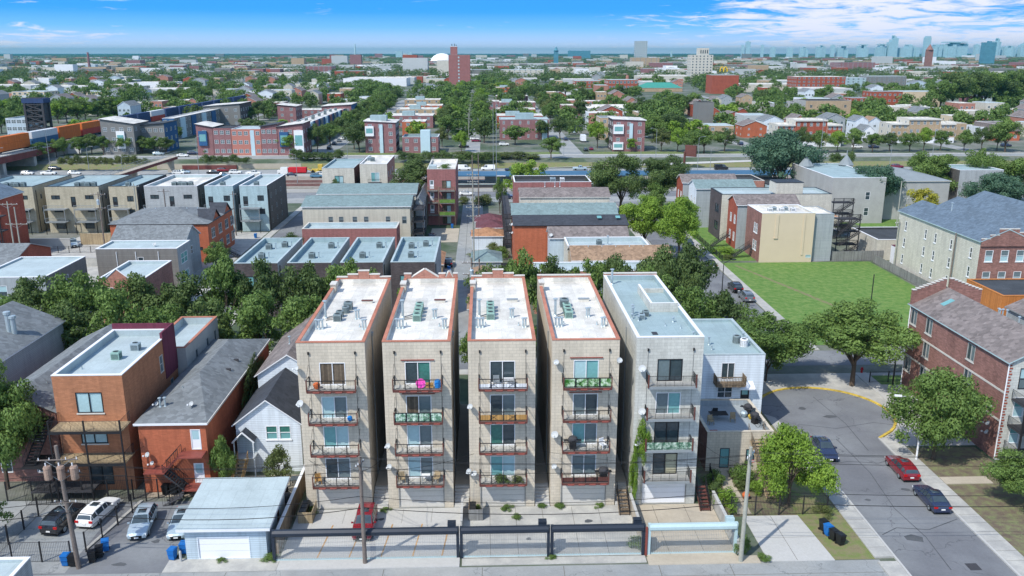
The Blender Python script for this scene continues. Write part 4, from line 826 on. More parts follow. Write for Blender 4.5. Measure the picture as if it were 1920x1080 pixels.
# narrow passages with steps and small gate pillars between the blocks
for i, (x0, x1) in enumerate(((-10.8, -9.35), (-3.15, -1.7), (4.5, 5.9), (12.1, 13.55))):
    t = thing('concrete_steps', 'concrete steps rising into the %s gap between the condo blocks' % ('leftmost', 'second', 'third', 'rightmost')[i], 'steps', ((x0+x1)/2, 72.0, 0))
    st_ = MB()
    for k in range(7): st_.box(-(x1-x0)/2+.02, (x1-x0)/2-.02, .3+k*.32, .62+k*.32, 0, .19*(k+1), 'concrete_pale')
    st_.build('flight', t); MB().box(-(x1-x0)/2+.02, (x1-x0)/2-.02, .62+7*.32-.3, 22, 0, 1.34, 'concrete_tan').build('walkway', t)
# ---------------------------------------------------------------- roll-up gates
def gate(x0, x1, label, m='metal_navy', grm='metal_grey', box='r'):
    y = 64.15; t = thing('rollup_gate', label, 'gate', (x0, y, 0)); w_ = x1-x0
    for xs in (0, w_): MB().box(xs-.12, xs+.12, -.15, .15, 0, 2.95, m).build('post', t)
    d = MB(); d.tube((0.0, 0, 2.62), (w_, 0, 2.62), .33, m, 8); d.build('drum_housing', t)
    xs = w_-.5 if box == 'r' else .5; MB().box(xs-.35, xs+.35, .1, .62, 2.6, 3.25, m).build('motor_box', t)
    c = MB(); n = int(w_/.15)
    for i in range(n): x = .15+(w_-.3)*i/(n-1); c.tube((x, 0, .12), (x, 0, 2.35), .0085, grm, 3, cap=False)
    for k in range(19):
        z = .15+k*.12
        c.tube((.1, 0, z), (w_-.1, 0, z), .0075, grm, 3, cap=False)
    c.build('grille', t); b = MB(); b.box(.1, w_-.1, -.04, .04, .03, .13, 'metal_cyan')
    for i in range(n): x = .15+(w_-.3)*i/(n-1); b.box(x-.035, x+.035, -.035, .035, .13, .2, 'metal_cyan')
    b.build('bottom_bar', t); return t
gate(-18.05, -2.55, 'widest dark navy roll-up grille gate in front of the red car'); gate(-2.25, 5.15, 'second dark roll-up grille gate from left'); gate(5.45, 13.25, 'third dark roll-up grille gate beside the pale one'); gate(13.75, 21.2, 'pale blue roll-up grille gate at the right end', 'metal_cyan', 'metal_grey')
item('fence_post', 'rusty red post between dark and pale gates', 'post', MB().box(-.09, .09, -.09, .09, 0, 2.7, 'metal_red'), 13.5, 64.0, 0)
# dividing walls
def wall(label, x0, x1, y0, y1, h, m='concrete', cap='concrete_pale', name='boundary_wall', z=0):
    t = thing(name, label, 'wall', (x0, y0, z)); MB().box(0, x1-x0, 0, y1-y0, 0, h, m).build('wall_body', t); MB().box(-.04, x1-x0+.04, -.04, y1-y0+.04, h, h+.08, cap).build('coping', t)
wall('wooden wall with white cap between the garage and the wide parking pad', -18.15, -17.95, 65.2, 78, 2.0, 'wood_old', 'white'); wall('low concrete wall beside the grey condo block\'s driveway', 13.38, 13.55, 65, 72.2, 1.4, 'concrete_tan')
wall('concrete wall right of the pale gate', 21.35, 21.55, 63.9, 72.4, 1.3, 'concrete', 'concrete_pale'); wall('short concrete wall between second gate\'s pad and wide pad', -2.42, -2.3, 68.2, 72.2, 1.1, 'concrete')
for x, l in ((-17.3, 'wooden bin store of black bags at left edge of wide pad'), (-1.75, 'grey wooden bin box left of the middle pad')):
    t = thing('bin_store', l, 'bin store', (x, 70.0, 0)); m = MB(); m.box(0, 1.3, 0, .06, 0, 1.15, 'wood_fence' if x < -5 else 'wood_grey'); m.box(1.24, 1.3, .06, 2.2, 0, 1.15, 'wood_fence' if x < -5 else 'wood_grey'); m.box(0, .06, .06, 2.2, 0, 1.15, 'wood_old'); m.build('enclosure', t)
for k in range(3): wbin(-16.95+.0, 70.6+k*.75, 'black', '%s black bin from the front inside the wooden store left of the wide pad' % ORD[k], group='bins in the wooden stores')
for k in range(2): wbin(-1.4, 70.6+k*.75, 'black', '%s black bin inside the grey wooden box by the middle pad' % ('nearer', 'farther')[k], group='bins in the wooden stores')
stairs_t = thing('wooden_steps', 'brown wooden steps right of the grey condo block\'s garage', 'steps', (20.0, 71, 0)); stairs(stairs_t, 0, .9, 0, 0, 2.4, 1.4, 'metal_brown', 'flight')
stairs_t = thing('metal_steps', 'black metal steps beside the fourth condo block', 'steps', (12.3, 70.5, 0)); stairs(stairs_t, 0, .9, 0, 0, 2.4, 1.4, 'wood_old', 'flight')
car('suv', 'red', -11.05, 68.9, 180, 'red car facing the wide gate on the left pad', z=.05)
# ---------------------------------------------------------------- detached garage, left parking, bins
t = bldg('garage', 'pale blue detached garage with white roll door and grey roof', 'garage', -25.55, -18.75, 64.6, 71.5, 2.9, 'siding_blue', None, W('F', 1.0, .02, 4.4, 2.1, 'garage', 'siding_white', 'plastic_white')+W('R', 3.9, 1.1, .7, .9, 'fix', 'metal_brown', 'glass'), ('shed', .55, 'roof_pale', 'white', 'y+'))
fence('iron_fence', 'black iron fence in front of the left parking lot', [(-45, 64.6), (-35.2, 64.6)], 1.9); fence('iron_fence', 'black iron fence slanting back beside the white car', [(-34.6, 66), (-32.7, 74.6)], 1.9)
fence('iron_fence', 'black iron fence across the rear of the left parking lot', [(-46, 75), (-27, 75.2)], 2.0); fence('iron_fence', 'black iron fence at far left of the parking lot', [(-42, 65), (-41.6, 74.6)], 1.9)
slab('kerb', [(-34.9, 66.4), (-34.6, 66.4), (-33.0, 74.6), (-33.3, 74.6)], 'concrete', .14)
sheet('yard', rect(-33, -18.2, 75.3, 79.5), 'concrete_tan', .02); sheet('yard', rect(-60, -35, 62.9, 75), 'asphalt_old', .02)
car('suv', 'black', -38.6, 70.7, 8, 'black car parked left of the white one behind the iron fence'); car('wagon', 'white', -36.0, 71.9, -6+14, 'white car parked beside the leaning utility pole')
car('wagon', 'paleblue', -31.2, 69.8, 172, 'silver blue estate car with sunroof facing the alley'); car('sedan', 'silver', -27.7, 69.7, 173, 'silver saloon car next to the pale garage')
GB = 'wheeled bins'
wbin(-35.4, 64.1, 'blue', 'blue recycling bin left of the leaning utility pole', group=GB); wbin(-34.75, 64.0, 'black', 'black bin between the blue bin and the leaning pole', group=GB); wbin(-33.4, 64.5, 'black', 'nearer black bin right of the leaning pole', .3, GB); wbin(-33.1, 65.2, 'black', 'farther black bin right of the leaning pole', .3, GB)
wbin(-33.0, 66.2, 'blue', 'blue bin behind the two black bins near the white car', .4, GB); wbin(-26.75, 64.7, 'blue', 'front blue bin at the pale garage corner', -.2, GB); wbin(-26.1, 65.6, 'blue', 'rear blue bin tucked against the pale garage', 0, GB)
item('bollard', 'white bollard at the pale garage corner', 'bollard', MB().lathe((0, 0, 0), [(.1, 0), (.1, .95), (.06, 1.02), (0, 1.03)], 'concrete_pale', 10), -25.95, 64.3, 0)
wbin(30.2, 67.4, 'black', 'rearmost black bin on the grass beside the right driveway', .3, GB); wbin(30.3, 66.6, 'blue', 'blue bin among black ones on the right grass', .3, GB); wbin(30.5, 65.8, 'black', 'middle black bin on the right grass', .3, GB); wbin(30.8, 65.1, 'black', 'front black bin on the right grass', .3, GB)
for k in range(3): wbin(-31.3+k*.8, 75.9, 'black', '%s black bin against the vermilion brick house' % ('left', 'middle', 'right')[k], group=GB)
t = bldg('shed', 'small flat white roofed shed at the bottom left corner', 'shed', -44, -36.2, 55, 60.6, 3, 'siding_grey', None, (), ('flat', .25, 'roof_pale', 'white'))
t['category'] = 'shed'
# ---------------------------------------------------------------- utility poles, cables
pole(-34.15, 63.6, 11.2, 'leaning wooden pole with three rusty transformers at the left parking lot', arms=((10.0, 3.2, .05), (8.9, 3.4, 0), (6.2, 1.8, .0)), cans=3, cm='can_rust', lean=(-.35, 0), r=.2)
pole(-10.35, 63.5, 9.9, 'dark wooden pole in front of the red car', lean=(0, 0), arms=((9.3, 1.3, 1.2),), r=.19)
pole(21.35, 62.8, 10.6, 'pale grey wooden pole at the end of the pale gate', 'pole_pale', lean=(.1, 0), arms=((9.9, 1.5, .9),), r=.2)
for nm, z, xs in (('upper', 6.4, (-60, -34.4, -10.35, 21.4, 70)), ('lower', 5.3, (-60, -34.3, -10.35, 21.4, 70))):
    wires('overhead_cable', '%s pair of heavy cables strung across the foreground poles' % nm, [((a, 63.5-(.2 if nm == 'upper' else 0), z), (b, 63.4, z)) for a, b in zip(xs, xs[1:])], .03 if nm == 'lower' else .022, .9)
wires('power_line', 'thin power lines across the tops of the foreground poles', [((a, 63.4+dy, z), (b, 63.4+dy, z-.3)) for z, dy in ((9.9, 0), (9.6, .4), (9.2, -.3)) for a, b in ((-60, -34.5), (-34.5, -10.4), (-10.4, 21.4), (21.4, 70))], .018, .7)
wires('service_drop', 'slack service wires from the dark pole to the condo fronts', [((-10.35, 63.5, 8.6), (x, 72.4, z)) for x, z in ((-16.5, 5.2), (-9, 6.3), (-1.2, 5.6), (-16, 7))]+[((21.4, 62.8, 9), (x, 72.4, z)) for x, z in ((19.6, 6.8), (12, 6), (5, 5.8), (26, 79))[:3]]+[((-34.3, 63.6, 8.8), (-41, 77, 6)), ((-34.3, 63.6, 8.8), (-33, 76.2, 5))], .017, .5)

for k, (x, y, q) in enumerate(((-16.4, 72.1, .5), (-9.6, 72.0, .4), (-1.0, 72.2, .4), (1.8, 71.9, .5), (5.2, 72.2, .45), (6.8, 72.1, .5), (10.6, 72.1, .4), (2.7, 70.3, .45), (13.0, 65.2, .9), (-22.5, 64.2, .35), (5.4, 63.7, .35), (23.4, 63.0, .5))): bush(x, y, q, q*1.1, '%s weed tuft from the list of cracks along the pads' % ORD[k], 'leaf_mid', 'weeds in the paving joints', name='weed')
wl = sorted([o for o in COL.objects if o.get('group') == 'weeds in the paving joints'], key=lambda o: o.location.x)
for k, o in enumerate(wl): o['label'] = '%s weed tuft from left in the paving joints' % ORD[k]; o['category'] = 'weed'
# ================================================================== HOUSES LEFT OF THE CONDOS
# orange brick three-flat with steel porches
w = W('F', 2.0, [8.2, 5.0], 2.5, 2.1, 'slide', 'metal_black', 'glass_pale', 'glass_pale', 'stone_cap')+W('F', 2.4, .6, 2.2, 2.2, 'slide', 'metal_black', 'glass', 'glass')+W('R', 9.2, 8.6, .9, 1.9, 'win', 'stone_cap', 'glass_grey')+W('R', 11.6, [8.2, 4.6], .8, 2.4, 'fix', 'metal_grey', 'glass_grey')
t = bldg('brick_flats', 'orange brick flats with tan deck balconies and pale flat roof', 'house', -41.2, -34.6, 77, 91, 12, 'brick_orange', None, w, ('flat', .7, 'roof_pale', 'white'))
MB().box(6.6, 6.66, 10.5, 14.05, 7.5, 12.75, 'maroon').box(-.05, 6.66, 14, 14.15, 8, 12.7, 'maroon').box(6.4, 6.6, 10.5, 14, 12.08, 12.7, 'maroon').build('metal_cladding', t)
for z in (7.3, 4.0):
    b = MB().box(0.2, 6.9, -2.3, -.01, z-.15, z, 'wood_fence').box(.15, 6.95, -2.38, -2.3, z-.25, z+.02, 'metal_black').mesh('balcony'); b = ob('balcony', b, t)
    r = MB()
    for p, q in (((.2, -2.32), (6.9, -2.32)), ((6.9, -2.32), (6.9, -.05)), ((.2, -2.32), (.2, -.05))): rail(r, (*p, z), (*q, z), 1.05, 'metal_black', .13, .011, 2.1)
    r.build('railing', b)
for x in (.25, 3.5, 6.85): MB().box(x-.06, x+.06, -2.36, -2.24, 0, 8.4, 'metal_black').build('porch_post', t)
stairs(t, -2.4, -1.4, -2.6, 3.9, 2.4, 7.2, 'metal_black', 'porch_stairs'); stairs(t, -1.3, -.3, 2.4, .5, -2.4, 3.9, 'metal_black', 'porch_stairs'); MB().box(-2.5, .2, -3.0, -.2, 3.85, 3.98, 'metal_black').box(-2.5, -.1, 2.4, 4.4, 7.1, 7.25, 'metal_black').build('landing', t)
m = MB(); rail(m, (-2.6, -2.85, 0), (7, -2.85, 0), 3.0, 'metal_black', .16, .014, 2.0); m.build('porch_screen', t); MB().box(-2.4, 3.4, -2.2, -.1, .9, 1.05, 'steel_dark').build('porch_floor', t)
ac(-37.8, 83.5, 11.3, 'nearer condenser on the orange brick roof', 'ac_green'); ac(-36.9, 86.2, 11.3, 'farther condenser on the orange brick roof', 'galv'); vent(t, 1.2, 3.6, 11.3, 4)
t = bldg('rear_house', 'low stuccoed house with terracotta edged roof behind the orange brick flats', 'house', -38, -33.6, 91.3, 103, 9.7, 'stone_grey', None, W('R', [3, 7, 10], 6.0, .7, 2.4, 'fix', 'metal_grey', 'glass'), ('flat', .9, 'roof_pale', 'terracotta'))
t = bldg('grey_roof_house', 'narrow house with long grey gable roof left of the orange brick flats', 'house', -49.5, -42.4, 79, 101, 7.6, 'brick_brown', None, W('F', [1, 4.5], [1, 4.4], 1.1, 1.7), ('gy', 1.7, 'sh_grey', 'metal_grey'))
for k in range(6): vent(t, 4.6, 4+k*3, 8.8, 4)
stairs(t, 6.9, 7.9, -2.5, .3, 2.0, 4.0, 'metal_black', 'porch_stairs')
t = bldg('gable_house', 'grey house with broad shingle roof at the far left edge', 'house', -65, -53.2, 87, 104, 9, 'siding_grey', None, W('F', [2, 8], [2, 5.5], 1.1, 1.6), ('gy', 2.5, 'sh_grey', 'white'))
MB().lathe((9.4, 9.5, 9.6), [(.28, 0), (.28, 2.6), (.4, 2.65), (.4, 2.95), (0, 3.05)], 'galv', 10).lathe((9.95, 9.5, 9.4), [(.28, 0), (.28, 2.3), (.4, 2.35), (.4, 2.65), (0, 2.75)], 'galv', 10).build('vent_stack', t)
# vermilion brick house with steel stair
w = W('F', 4.9, [4.55, 1.0], .95, 2.1, 'door', 'white', 'plastic_white', 'glass_pale')
t = bldg('vermilion_house', 'vermilion brick house with grey clipped roof and zigzag steel stairs', 'house', -33.4, -27.0, 76.3, 101, 7.3, 'brick_vermilion', None, w, ('flat', .02, 'sh_grey', 'white'))
for o in list(t.children):
    if o.name.startswith('roof'): bpy.data.objects.remove(o)
# hipped front end: low slope rising to a ridge
m = MB(); W_, D_ = 6.4, 24.7; e_ = 7.42; rz_ = 9.1; pl_ = [(-.25, -.25, e_), (W_+.25, -.25, e_), (W_+.25, D_, e_), (-.25, D_, e_), (W_/2, 9, rz_), (W_/2, D_-5, rz_)]
for f in ((0, 1, 4), (1, 2, 5, 4), (3, 0, 4, 5), (2, 3, 5)): m.poly([pl_[i] for i in f], 'sh_grey')
m.box(-.3, W_+.3, -.33, -.25, e_-.2, e_, 'white').box(W_+.25, W_+.33, -.3, D_, e_-.2, e_, 'stone_cap'); m.build('roof', t)
for x, y in ((1.3, 2.6), (1.75, 2.7)): vent(t, x, y, 7.9, 2)
dish(t, 4.4, 2.8, 7.9, .55); dish(t, .9, 3.2, 7.8, .4); dish(t, .75, -.05, 3.9, .55); dish(t, 1.1, -.05, 3.0, .4)
for k in range(6): vent(t, 2.4, 6+k*2.8, 8.4, 4)
for k in range(2): MB().box(5.0, 5.5, 12+k*3, 12.2+k*3, 8.0, 8.3, 'steel_dark').build('roof_ladder_hook', t)
MB().box(3.9, 6.3, -1.5, -.02, 4.3, 4.42, 'metal_red').box(-.9+1.5, 2.6, -1.5, -.02, 2.7, 2.82, 'metal_red').box(4.1, 6.4, -1.5, -.02, .85, .97, 'metal_red').build('stair_landing', t)
stairs(t, -1.4, -.3, 2.5, 2.75, 4.0, 4.35, 'metal_red', 'stair_flight', 'metal_black', 'x'); stairs(t, -1.4, -.3, 2.4, 2.75, 4.3, .95, 'steel_dark', 'stair_flight', 'metal_black', 'x'); stairs(t, -2.7, -1.6, 4.3, .9, 2.6, .0, 'steel_dark', 'stair_flight', 'metal_black', 'x')
tag(bush(-26.75, 93, 5.5, 1.6, 'ivy covering the shaded side of the vermilion brick house', 'leaf_dark', z=2.4, name='climbing_ivy'), 'ivy covering the shaded side of the vermilion brick house', 'climbing plant')
for o in COL.objects:
    if o.get('label') == 'ivy covering the shaded side of the vermilion brick house': o.scale = (.35, 9, 3.2)
# white gabled house
w = W('F', [3.0, 4.35], 3.6, 1.15, 1.5, 'win', 'white', 'glass_green', 'glass_teal', 'white')+W('F', 3.4, .8, 1.1, 1.5)
t = bldg('white_house', 'pale sided house with dark gable roof and little gabled porch', 'house', -25.4, -18.9, 80.3, 89, 5.4, 'siding_white', None, w, ('gy', 2.5, 'sh_dark', 'white'))
p = MB(); p.poly([(-.1, -1.3, 3.9), (1.0, -1.3, 5.0), (1.0, .3, 5.0), (-.1, .3, 3.9)], 'sh_dark').poly([(2.1, -1.3, 3.9), (1.0, -1.3, 5.0), (1.0, .3, 5.0), (2.1, .3, 3.9)], 'sh_dark').tube((-.1, -1.32, 3.87), (1, -1.32, 4.97), .09, 'white', 4).tube((2.1, -1.32, 3.87), (1, -1.32, 4.97), .09, 'white', 4)
for x in (0, 1.9): p.box(x, x+.1, -1.25, -1.15, 0, 3.9, 'siding_white')
p.box(0, 2.0, -1.25, -.02, 2.1, 2.2, 'siding_white').box(.1, 1.9, -.06, -.02, 2.2, 4.0, 'siding_blue'); p.build('porch', t)
stairs(t, .4, 1.4, -5.2, .1, -1.3, 2.1, 'wood_fence', 'front_steps', 'wood_new')
t = bldg('rear_house', 'taller brown roofed house behind the pale gabled one', 'house', -25.3, -18.4, 89.2, 104, 7.2, 'siding_white', 'brick_brown', (), ('gy', 2.3, 'sh_brown', 'white')); vent(t, 2.6, 5, 9, 2); vent(t, 4.8, 8, 9.2, 2)
tree(-25.9, 76.6, 5.8, 1.5, 'slim green tree at the vermilion house corner', 'leaf_mid', 'mid', name='small_tree', low=.1); tree(-20.4, 76.2, 4.6, 1.9, 'sparse small tree in front of the pale gabled house', 'leaf_olive', 'wispy', name='small_tree', low=.15)
seat('dark garden chair behind the pale garage', 'metal_black', -19.3, 74.9, .02, .8, 'garden_chair'); table('glass garden table right of the small tree', -18.9, 77.4, .02, 1.3, .9, 'glass_grey', 'metal_black'); grill('black grill behind the pale garage', -19.0, 73.3, .02, 1.2)
tree(-47.3, 77.5, 13, 4.9, 'large near tree filling the left edge', 'leaf_mid', 'near', name='large_tree', low=.1); tree(-43.8, 68.2, 4.8, 2.2, 'low tree crown at left edge by the iron fence', 'leaf_mid', 'mid', name='small_tree')
# ================================================================== HOUSE RIGHT OF THE CONDOS
w = W('F', 2.0, 6.6, 1.5, 2.0, 'slide', 'white', 'glass', 'glass')+W('F', 1.7, 3.95+.5, 1.7, 1.4, 'quad', 'white', 'glass', 'glass', 'white')+W('F', 4.35, 3.75, .95, 2.1, 'door', 'metal_black', 'metal_black', 'glass_teal')
t = bldg('white_rear_house', 'white sided house with pale blue roof right of the condo blocks', 'house', 24.0-4.1, 30.7, 87.6, 100.6, 9.5, 'siding_white', 'brick_dusty', [(f, u+4.0, z, a, b, k, c, d_, e_, s_) for f, u, z, a, b, k, c, d_, e_, s_ in w], ('flat', .3, 'roof_blue', 'roof_pale'), faces={'R': 'brick_dusty'})
zd = 9.22
ac(28.9, 92.5, zd, 'dark condenser on the white house roof', 'ac_grey', 'round', s=1.1); ac(29.4, 91.3, zd, 'white condenser on the white house roof', 'plastic_white', 'round', s=1.1)
for x, y, k in ((5.6, 4.2, 2), (5.5, 2.5, 1), (9.9, 4.2, 2), (9.9, 5.5, 2), (9.2, 6.4, 1)): vent(t, x, y, zd, k)
b = MB().box(5.2, 8.4, -1.4, -.01, 6.25, 6.42, 'wood_old').build('balcony', t); r = MB()
for p, q in (((5.2, -1.38), (8.4, -1.38)), ((8.4, -1.38), (8.4, -.1)), ((5.2, -1.38), (5.2, -.1))): rail(r, (*p, 6.4), (*q, 6.4), 1.0, 'wood_old', .16, .03, 9)
r.build('railing', b)
MB().poly([(8.0, -.9, 5.85), (9.7, -.9, 5.85), (9.6, -.02, 6.4), (8.1, -.02, 6.4)], 'plastic_white').poly([(8.0, -.9, 5.85), (9.7, -.9, 5.85), (9.7, -.9, 5.7), (8.0, -.9, 5.7)], 'plastic_white').build('awning', t)
# the lower part with a deck on its roof
w = W('F', 1.4, .35, 1.0, 2.2, 'door', 'metal_navy', 'glass_teal', 'glass_teal')+W('F', 4.1, .9, .9, 1.5, 'win', 'metal_navy', 'glass_teal', 'glass_grey')
t2 = bldg('deck_annex', 'beige ground floor annex carrying a grey roof deck', 'annex', 22.4, 29.2, 79.0, 87.5, 4.3, 'block_beige', 'block_beige', w, ('flat', .6, 'deck_grey', 'block_beige'), faces={'L': 'brick_brown'})
z = 3.72; table('long dark patio table on the roof deck', 24.7, 83.5, z, 1.9, 1.1, 'metal_black', 'metal_grey'); seat('tan patio armchair left of the roof deck table', 'wood_fence', 23.6, 82.3, z, .2); seat('tan patio armchair right of the roof deck table', 'wood_fence', 26.1, 82.9, z, -.2); seat('dark patio armchair behind the roof deck table', 'metal_black', 24.6, 84.6, z, 3.1)
grill('black grill by the deck\'s right parapet', 28.2, 84.6, z, -.6); grill('second smaller black grill near the deck corner', 28.3, 82.4, z, -1.2); item('doormat', 'red mat on the roof deck', 'mat', MB().box(-.5, .5, -.6, .6, 0, .03, 'red_mat'), 23.4, 80.2, z+.01)
item('planter_tub', 'grey tub beside the black deck grill', 'tub', pot('galv', 1.3), 27.6, 84.0, z); item('planter_tub', 'yellow pot beside the grey tub', 'tub', pot('yellow', .9), 28.2, 83.5, z)
def bicycle(x, y, z, rz, label):
    t = thing('bicycle', label, 'bicycle', (x, y, z), rz)
    for s in (-.5, .5): MB().lathe((s, 0, .33), [(.31, -.015), (.335, -.015), (.335, .015), (.31, .015), (.31, -.015)], 'rubber', 18, Vector((0, 1, 0)).to_track_quat('Z', 'Y').to_matrix()).build('wheel', t)
    m = MB()
    for p, q in (((-.5, .33), (-.15, .33)), ((-.15, .33), (-.28, .8)), ((-.25, .75), (.35, .78)), ((-.15, .33), (.36, .7)), ((.5, .33), (.33, .95)), ((-.5, .33), (-.27, .75))): m.tube((p[0], 0, p[1]), (q[0], 0, q[1]), .018, 'metal_black', 5)
    m.build('frame', t); MB().box(-.4, -.15, -.05, .05, .82, .87, 'rubber').build('saddle', t); MB().tube((.33, -.25, .97), (.33, .25, .97), .015, 'metal_black', 5).build('handlebar', t); return t
bicycle(28.6, 81.0, z, -.9, 'bicycle leaning at the front corner of the roof deck'); bicycle(24.1+.6, 78.0, .02, 1.2, 'bicycle by the dark door of the beige annex')
st_ = thing('timber_stairs', 'long weathered timber stair climbing from the yard to the roof deck', 'stairs', (26.9, 71.0, 0)); stairs(st_, 0, 1.5, 2.0, .1, 9.0, 3.9, 'wood_fence', 'flight', 'wood_old')
bush(22.6, 76.2, 1.5, 1.1, 'shrub left of the annex doorstep', 'leaf_mid'); bush(25.6, 76.6, 2.2, 1.4, 'leafy shrub between annex door and timber stair', 'leaf_mid'); bush(22.6, 71.5, 2.0, 1.1, 'bright shrub behind the concrete wall at the pale gate', 'leaf_bright'); bush(21.9, 73.4, 1.6, .9, 'dark shrub below the grey condo corner', 'leaf_dark')
bush(21.85, 63.9, 1.8, .6, 'weeds at the foot of the pale grey pole', 'leaf_mid'); bush(26.2, 74.3, 1.2, .9, 'round shrub inside the iron gate', 'leaf_bright'); bush(24.9, 75.2, .9, .8, 'flower bed of orange flowers in the small yard', 'leaf_olive')
slab('footpath', rect(23.3, 24.6, 70.4, 78.9), 'concrete_tan', .08); bush(-18.6, 64.4, .5, .7, 'grass tuft at the foot of the navy gate', 'leaf_mid')
item('flag', 'small striped flag in the yard by the annex window', 'flag', MB().tube((0, 0, 0), (0, 0, 2.2), .015, 'wood_old', 5).box(.01, .45, -.01, .01, 1.9, 2.2, 'flag_red').box(.01, .45, -.014, .014, 1.97, 2.03, 'white').box(.01, .45, -.014, .014, 2.1, 2.15, 'white'), 26.3, 77.0, 0)
item('flower_pot', 'orange pot on the annex doorstep', 'pot', pot(), 22.9, 77.6, .02); item('flower_pot', 'orange pot on the path behind the iron gate', 'pot', pot(s=1.2), 24.9, 73.2, .02)
fence('iron_fence', 'black iron gate and fence across the head of the right driveway', [(22.6, 70.2), (31.6, 70.2)], 1.9); fence('iron_fence', 'black iron fence between the shrubs and the grey condo driveway', [(21.5, 70.4), (22.6, 78)], 1.3)
tree(28.6, 71.9, 8.2, 3.75, 'bright green bushy tree on the grass beside the right driveway', 'leaf_bright', 'near', low=.02); bush(31.4, 70.2, .9, .9, 'low weeds under the bright green tree', 'leaf_olive')
car('sedan', 'navy', 36.2, 82.6, 184, 'dark saloon facing the camera at the left kerb of the right street'); car('wagon', 'red', 42.45, 78.1, 2, 'red estate car parked at the right kerb'); car('sedan', 'navy', 42.35, 71.9, 2, 'dark navy saloon behind the red car at right kerb')
t = lamp(45.3, 80.7, 6.6, 'white curved street lamp behind the red car at the turning head', 2.3, math.pi-.25, 'plastic_white'); MB().box(.55, 1.35, -.02, .02, 3.0, 3.8, 'plastic_white').build('banner', None) if False else MB().box(-1.2, -.1, -.03, .03, 2.5, 3.5, 'plastic_white').build('sign_panel', t)
tree(36.2, 104.0, 9.4, 6.8, 'wide green tree left of the turning head behind the white house', 'leaf_mid', 'near', low=.25); tree(47.2, 101.6, 11.3, 7.6, 'wide spreading tree with forked trunk above the yellow kerb', 'leaf_mid', 'near', low=.27)
tree(47.2, 80.8, 10.4, 5.1, 'dense green tree in front of the brown brick flats', 'leaf_mid', 'near', low=.06); tree(50.8, 70.6, 5.8, 3.9, 'green tree cut by the lower right edge', 'leaf_mid', 'near', low=.15)
tree(36.6, 103.6, 7, 3.2, 'dark tree hugging the white house corner', 'leaf_mid', 'mid', low=.25)
item('fire_hydrant', 'dark red fire hydrant under the wide spreading tree', 'hydrant', MB().lathe((0, 0, 0), [(.18, 0), (.18, .08), (.13, .1), (.13, .6), (.17, .62), (.15, .75), (.05, .85), (0, .86)], 'flag_red', 10).tube((-.22, 0, .5), (.22, 0, .5), .06, 'flag_red', 8), 50.4, 106.3-.3, 0)
lamp(52.0, 100.5, 5.5, 'black lamp post beside the wide spreading tree', .5, 0, 'metal_black'); fence('iron_fence', 'black iron fence behind the lamp post at the brown brick flats', [(49.9, 102.5), (57.5, 103)], 1.5)
# brown brick three-flat on the right
w = W('L', [19.2, 15.4, 6.2, 18.9][:3], [8.6, 5.6, 2.4], 1.5, 1.9, 'slide', 'stone_grey', 'glass', 'glass_grey', 'stone_cap')+W('F', 1.2, 8.0, 1.1, 2.3, 'win', 'metal_black', 'glass_pale', 'glass_grey')+W('F', 1.1, [4.9, 1.9], 1.1, 2.2, 'win', 'white', 'glass_teal', 'glass_pale')+W('F', 3.6, [4.9, 1.9], 2.2, 2.2, 'slide', 'metal_grey', 'plastic_white', 'plastic_white')
t = bldg('brown_brick_flats', 'brown brick flats with grey shingle roof and black steel balconies', 'apartment building', 53.6, 62, 80.5, 101.5, 11.0, 'block_grey', None, w, ('gy', 2.1, 'sh_brown', 'metal_cyan'), faces={'L': 'brick_brown'})
for z in (7.45, 4.3): MB().box(-.05, -.01, 0, 21, z, z+.22, 'stone_cap').build('belt_course', t)
MB().tube((-.08, -.05, .2), (-.08, -.05, 11), .07, 'plastic_white', 6).build('downpipe', t); MB().tube((-.08, 20.9, .2), (-.08, 20.9, 11), .07, 'plastic_white', 6).build('downpipe', t)
m = MB()
for k in range(34): m.box(-.03, .25+.12*(k % 2), -.04, .0, .3+k*.32, .46+k*.32, 'brick_red')
m.build('quoins', t)
for z in (7.0, 4.1, 1.3):
    b = MB().box(.7, 8.3, -2.6, -.05, z-.14, z, 'steel_dark').build('balcony', t); r = MB()
    for p, q in (((.7, -2.55), (8.3, -2.55)), ((.7, -2.55), (.7, -.1))): rail(r, (*p, z), (*q, z), 1.05, 'metal_black', .14, .012, 2.4)
    r.build('railing', b)
for x in (.7, 3.3, 6): MB().box(x-.08, x+.08, -2.62, -2.46, 0, 8.0, 'metal_black').build('porch_post', t)
tag(bush(57.8, 78.1, 1.1, 2.2, 'green plants spilling over the steel balcony of the brown brick flats', 'leaf_bright', z=3.9, name='balcony_plants'), 'green plants spilling over the steel balcony of the brown brick flats', 'plant')
p = MB()
for k in range(9):
    for s in (-1, 1): x = 4.2+s*(.25+k*.46); p.box(min(x, x+s*.46), max(x, x+s*.46), 20.6, 21.0, 10.8, 14.3-k*.16*1.1, 'brick_brown').box(min(x, x+s*.46)-.03, max(x, x+s*.46)+.03, 20.55, 21.05, 14.3-k*.176, 14.38-k*.176, 'stone_cap')
p.build('stepped_gable', t)
for x, y in ((5.0, 11.0), (5.3, 10.7), (5.6, 10.4), (4.9, 10.6)): vent(t, x, y, 12.4, 2)
vent(t, 5.8, 8.4, 12.2, 2); vent(t, 6.2, 2.6, 12.0, 3); MB().poly([(1.7, 16.6, 12.02), (3.0, 16.6, 12.67), (3.0, 17.5, 12.67), (1.7, 17.5, 12.02)], 'glass_teal').build('skylight', t)
for z in (5.1, 3.2, 2.2): dish(t, -.05, 1.6, z, .55, -1.2)
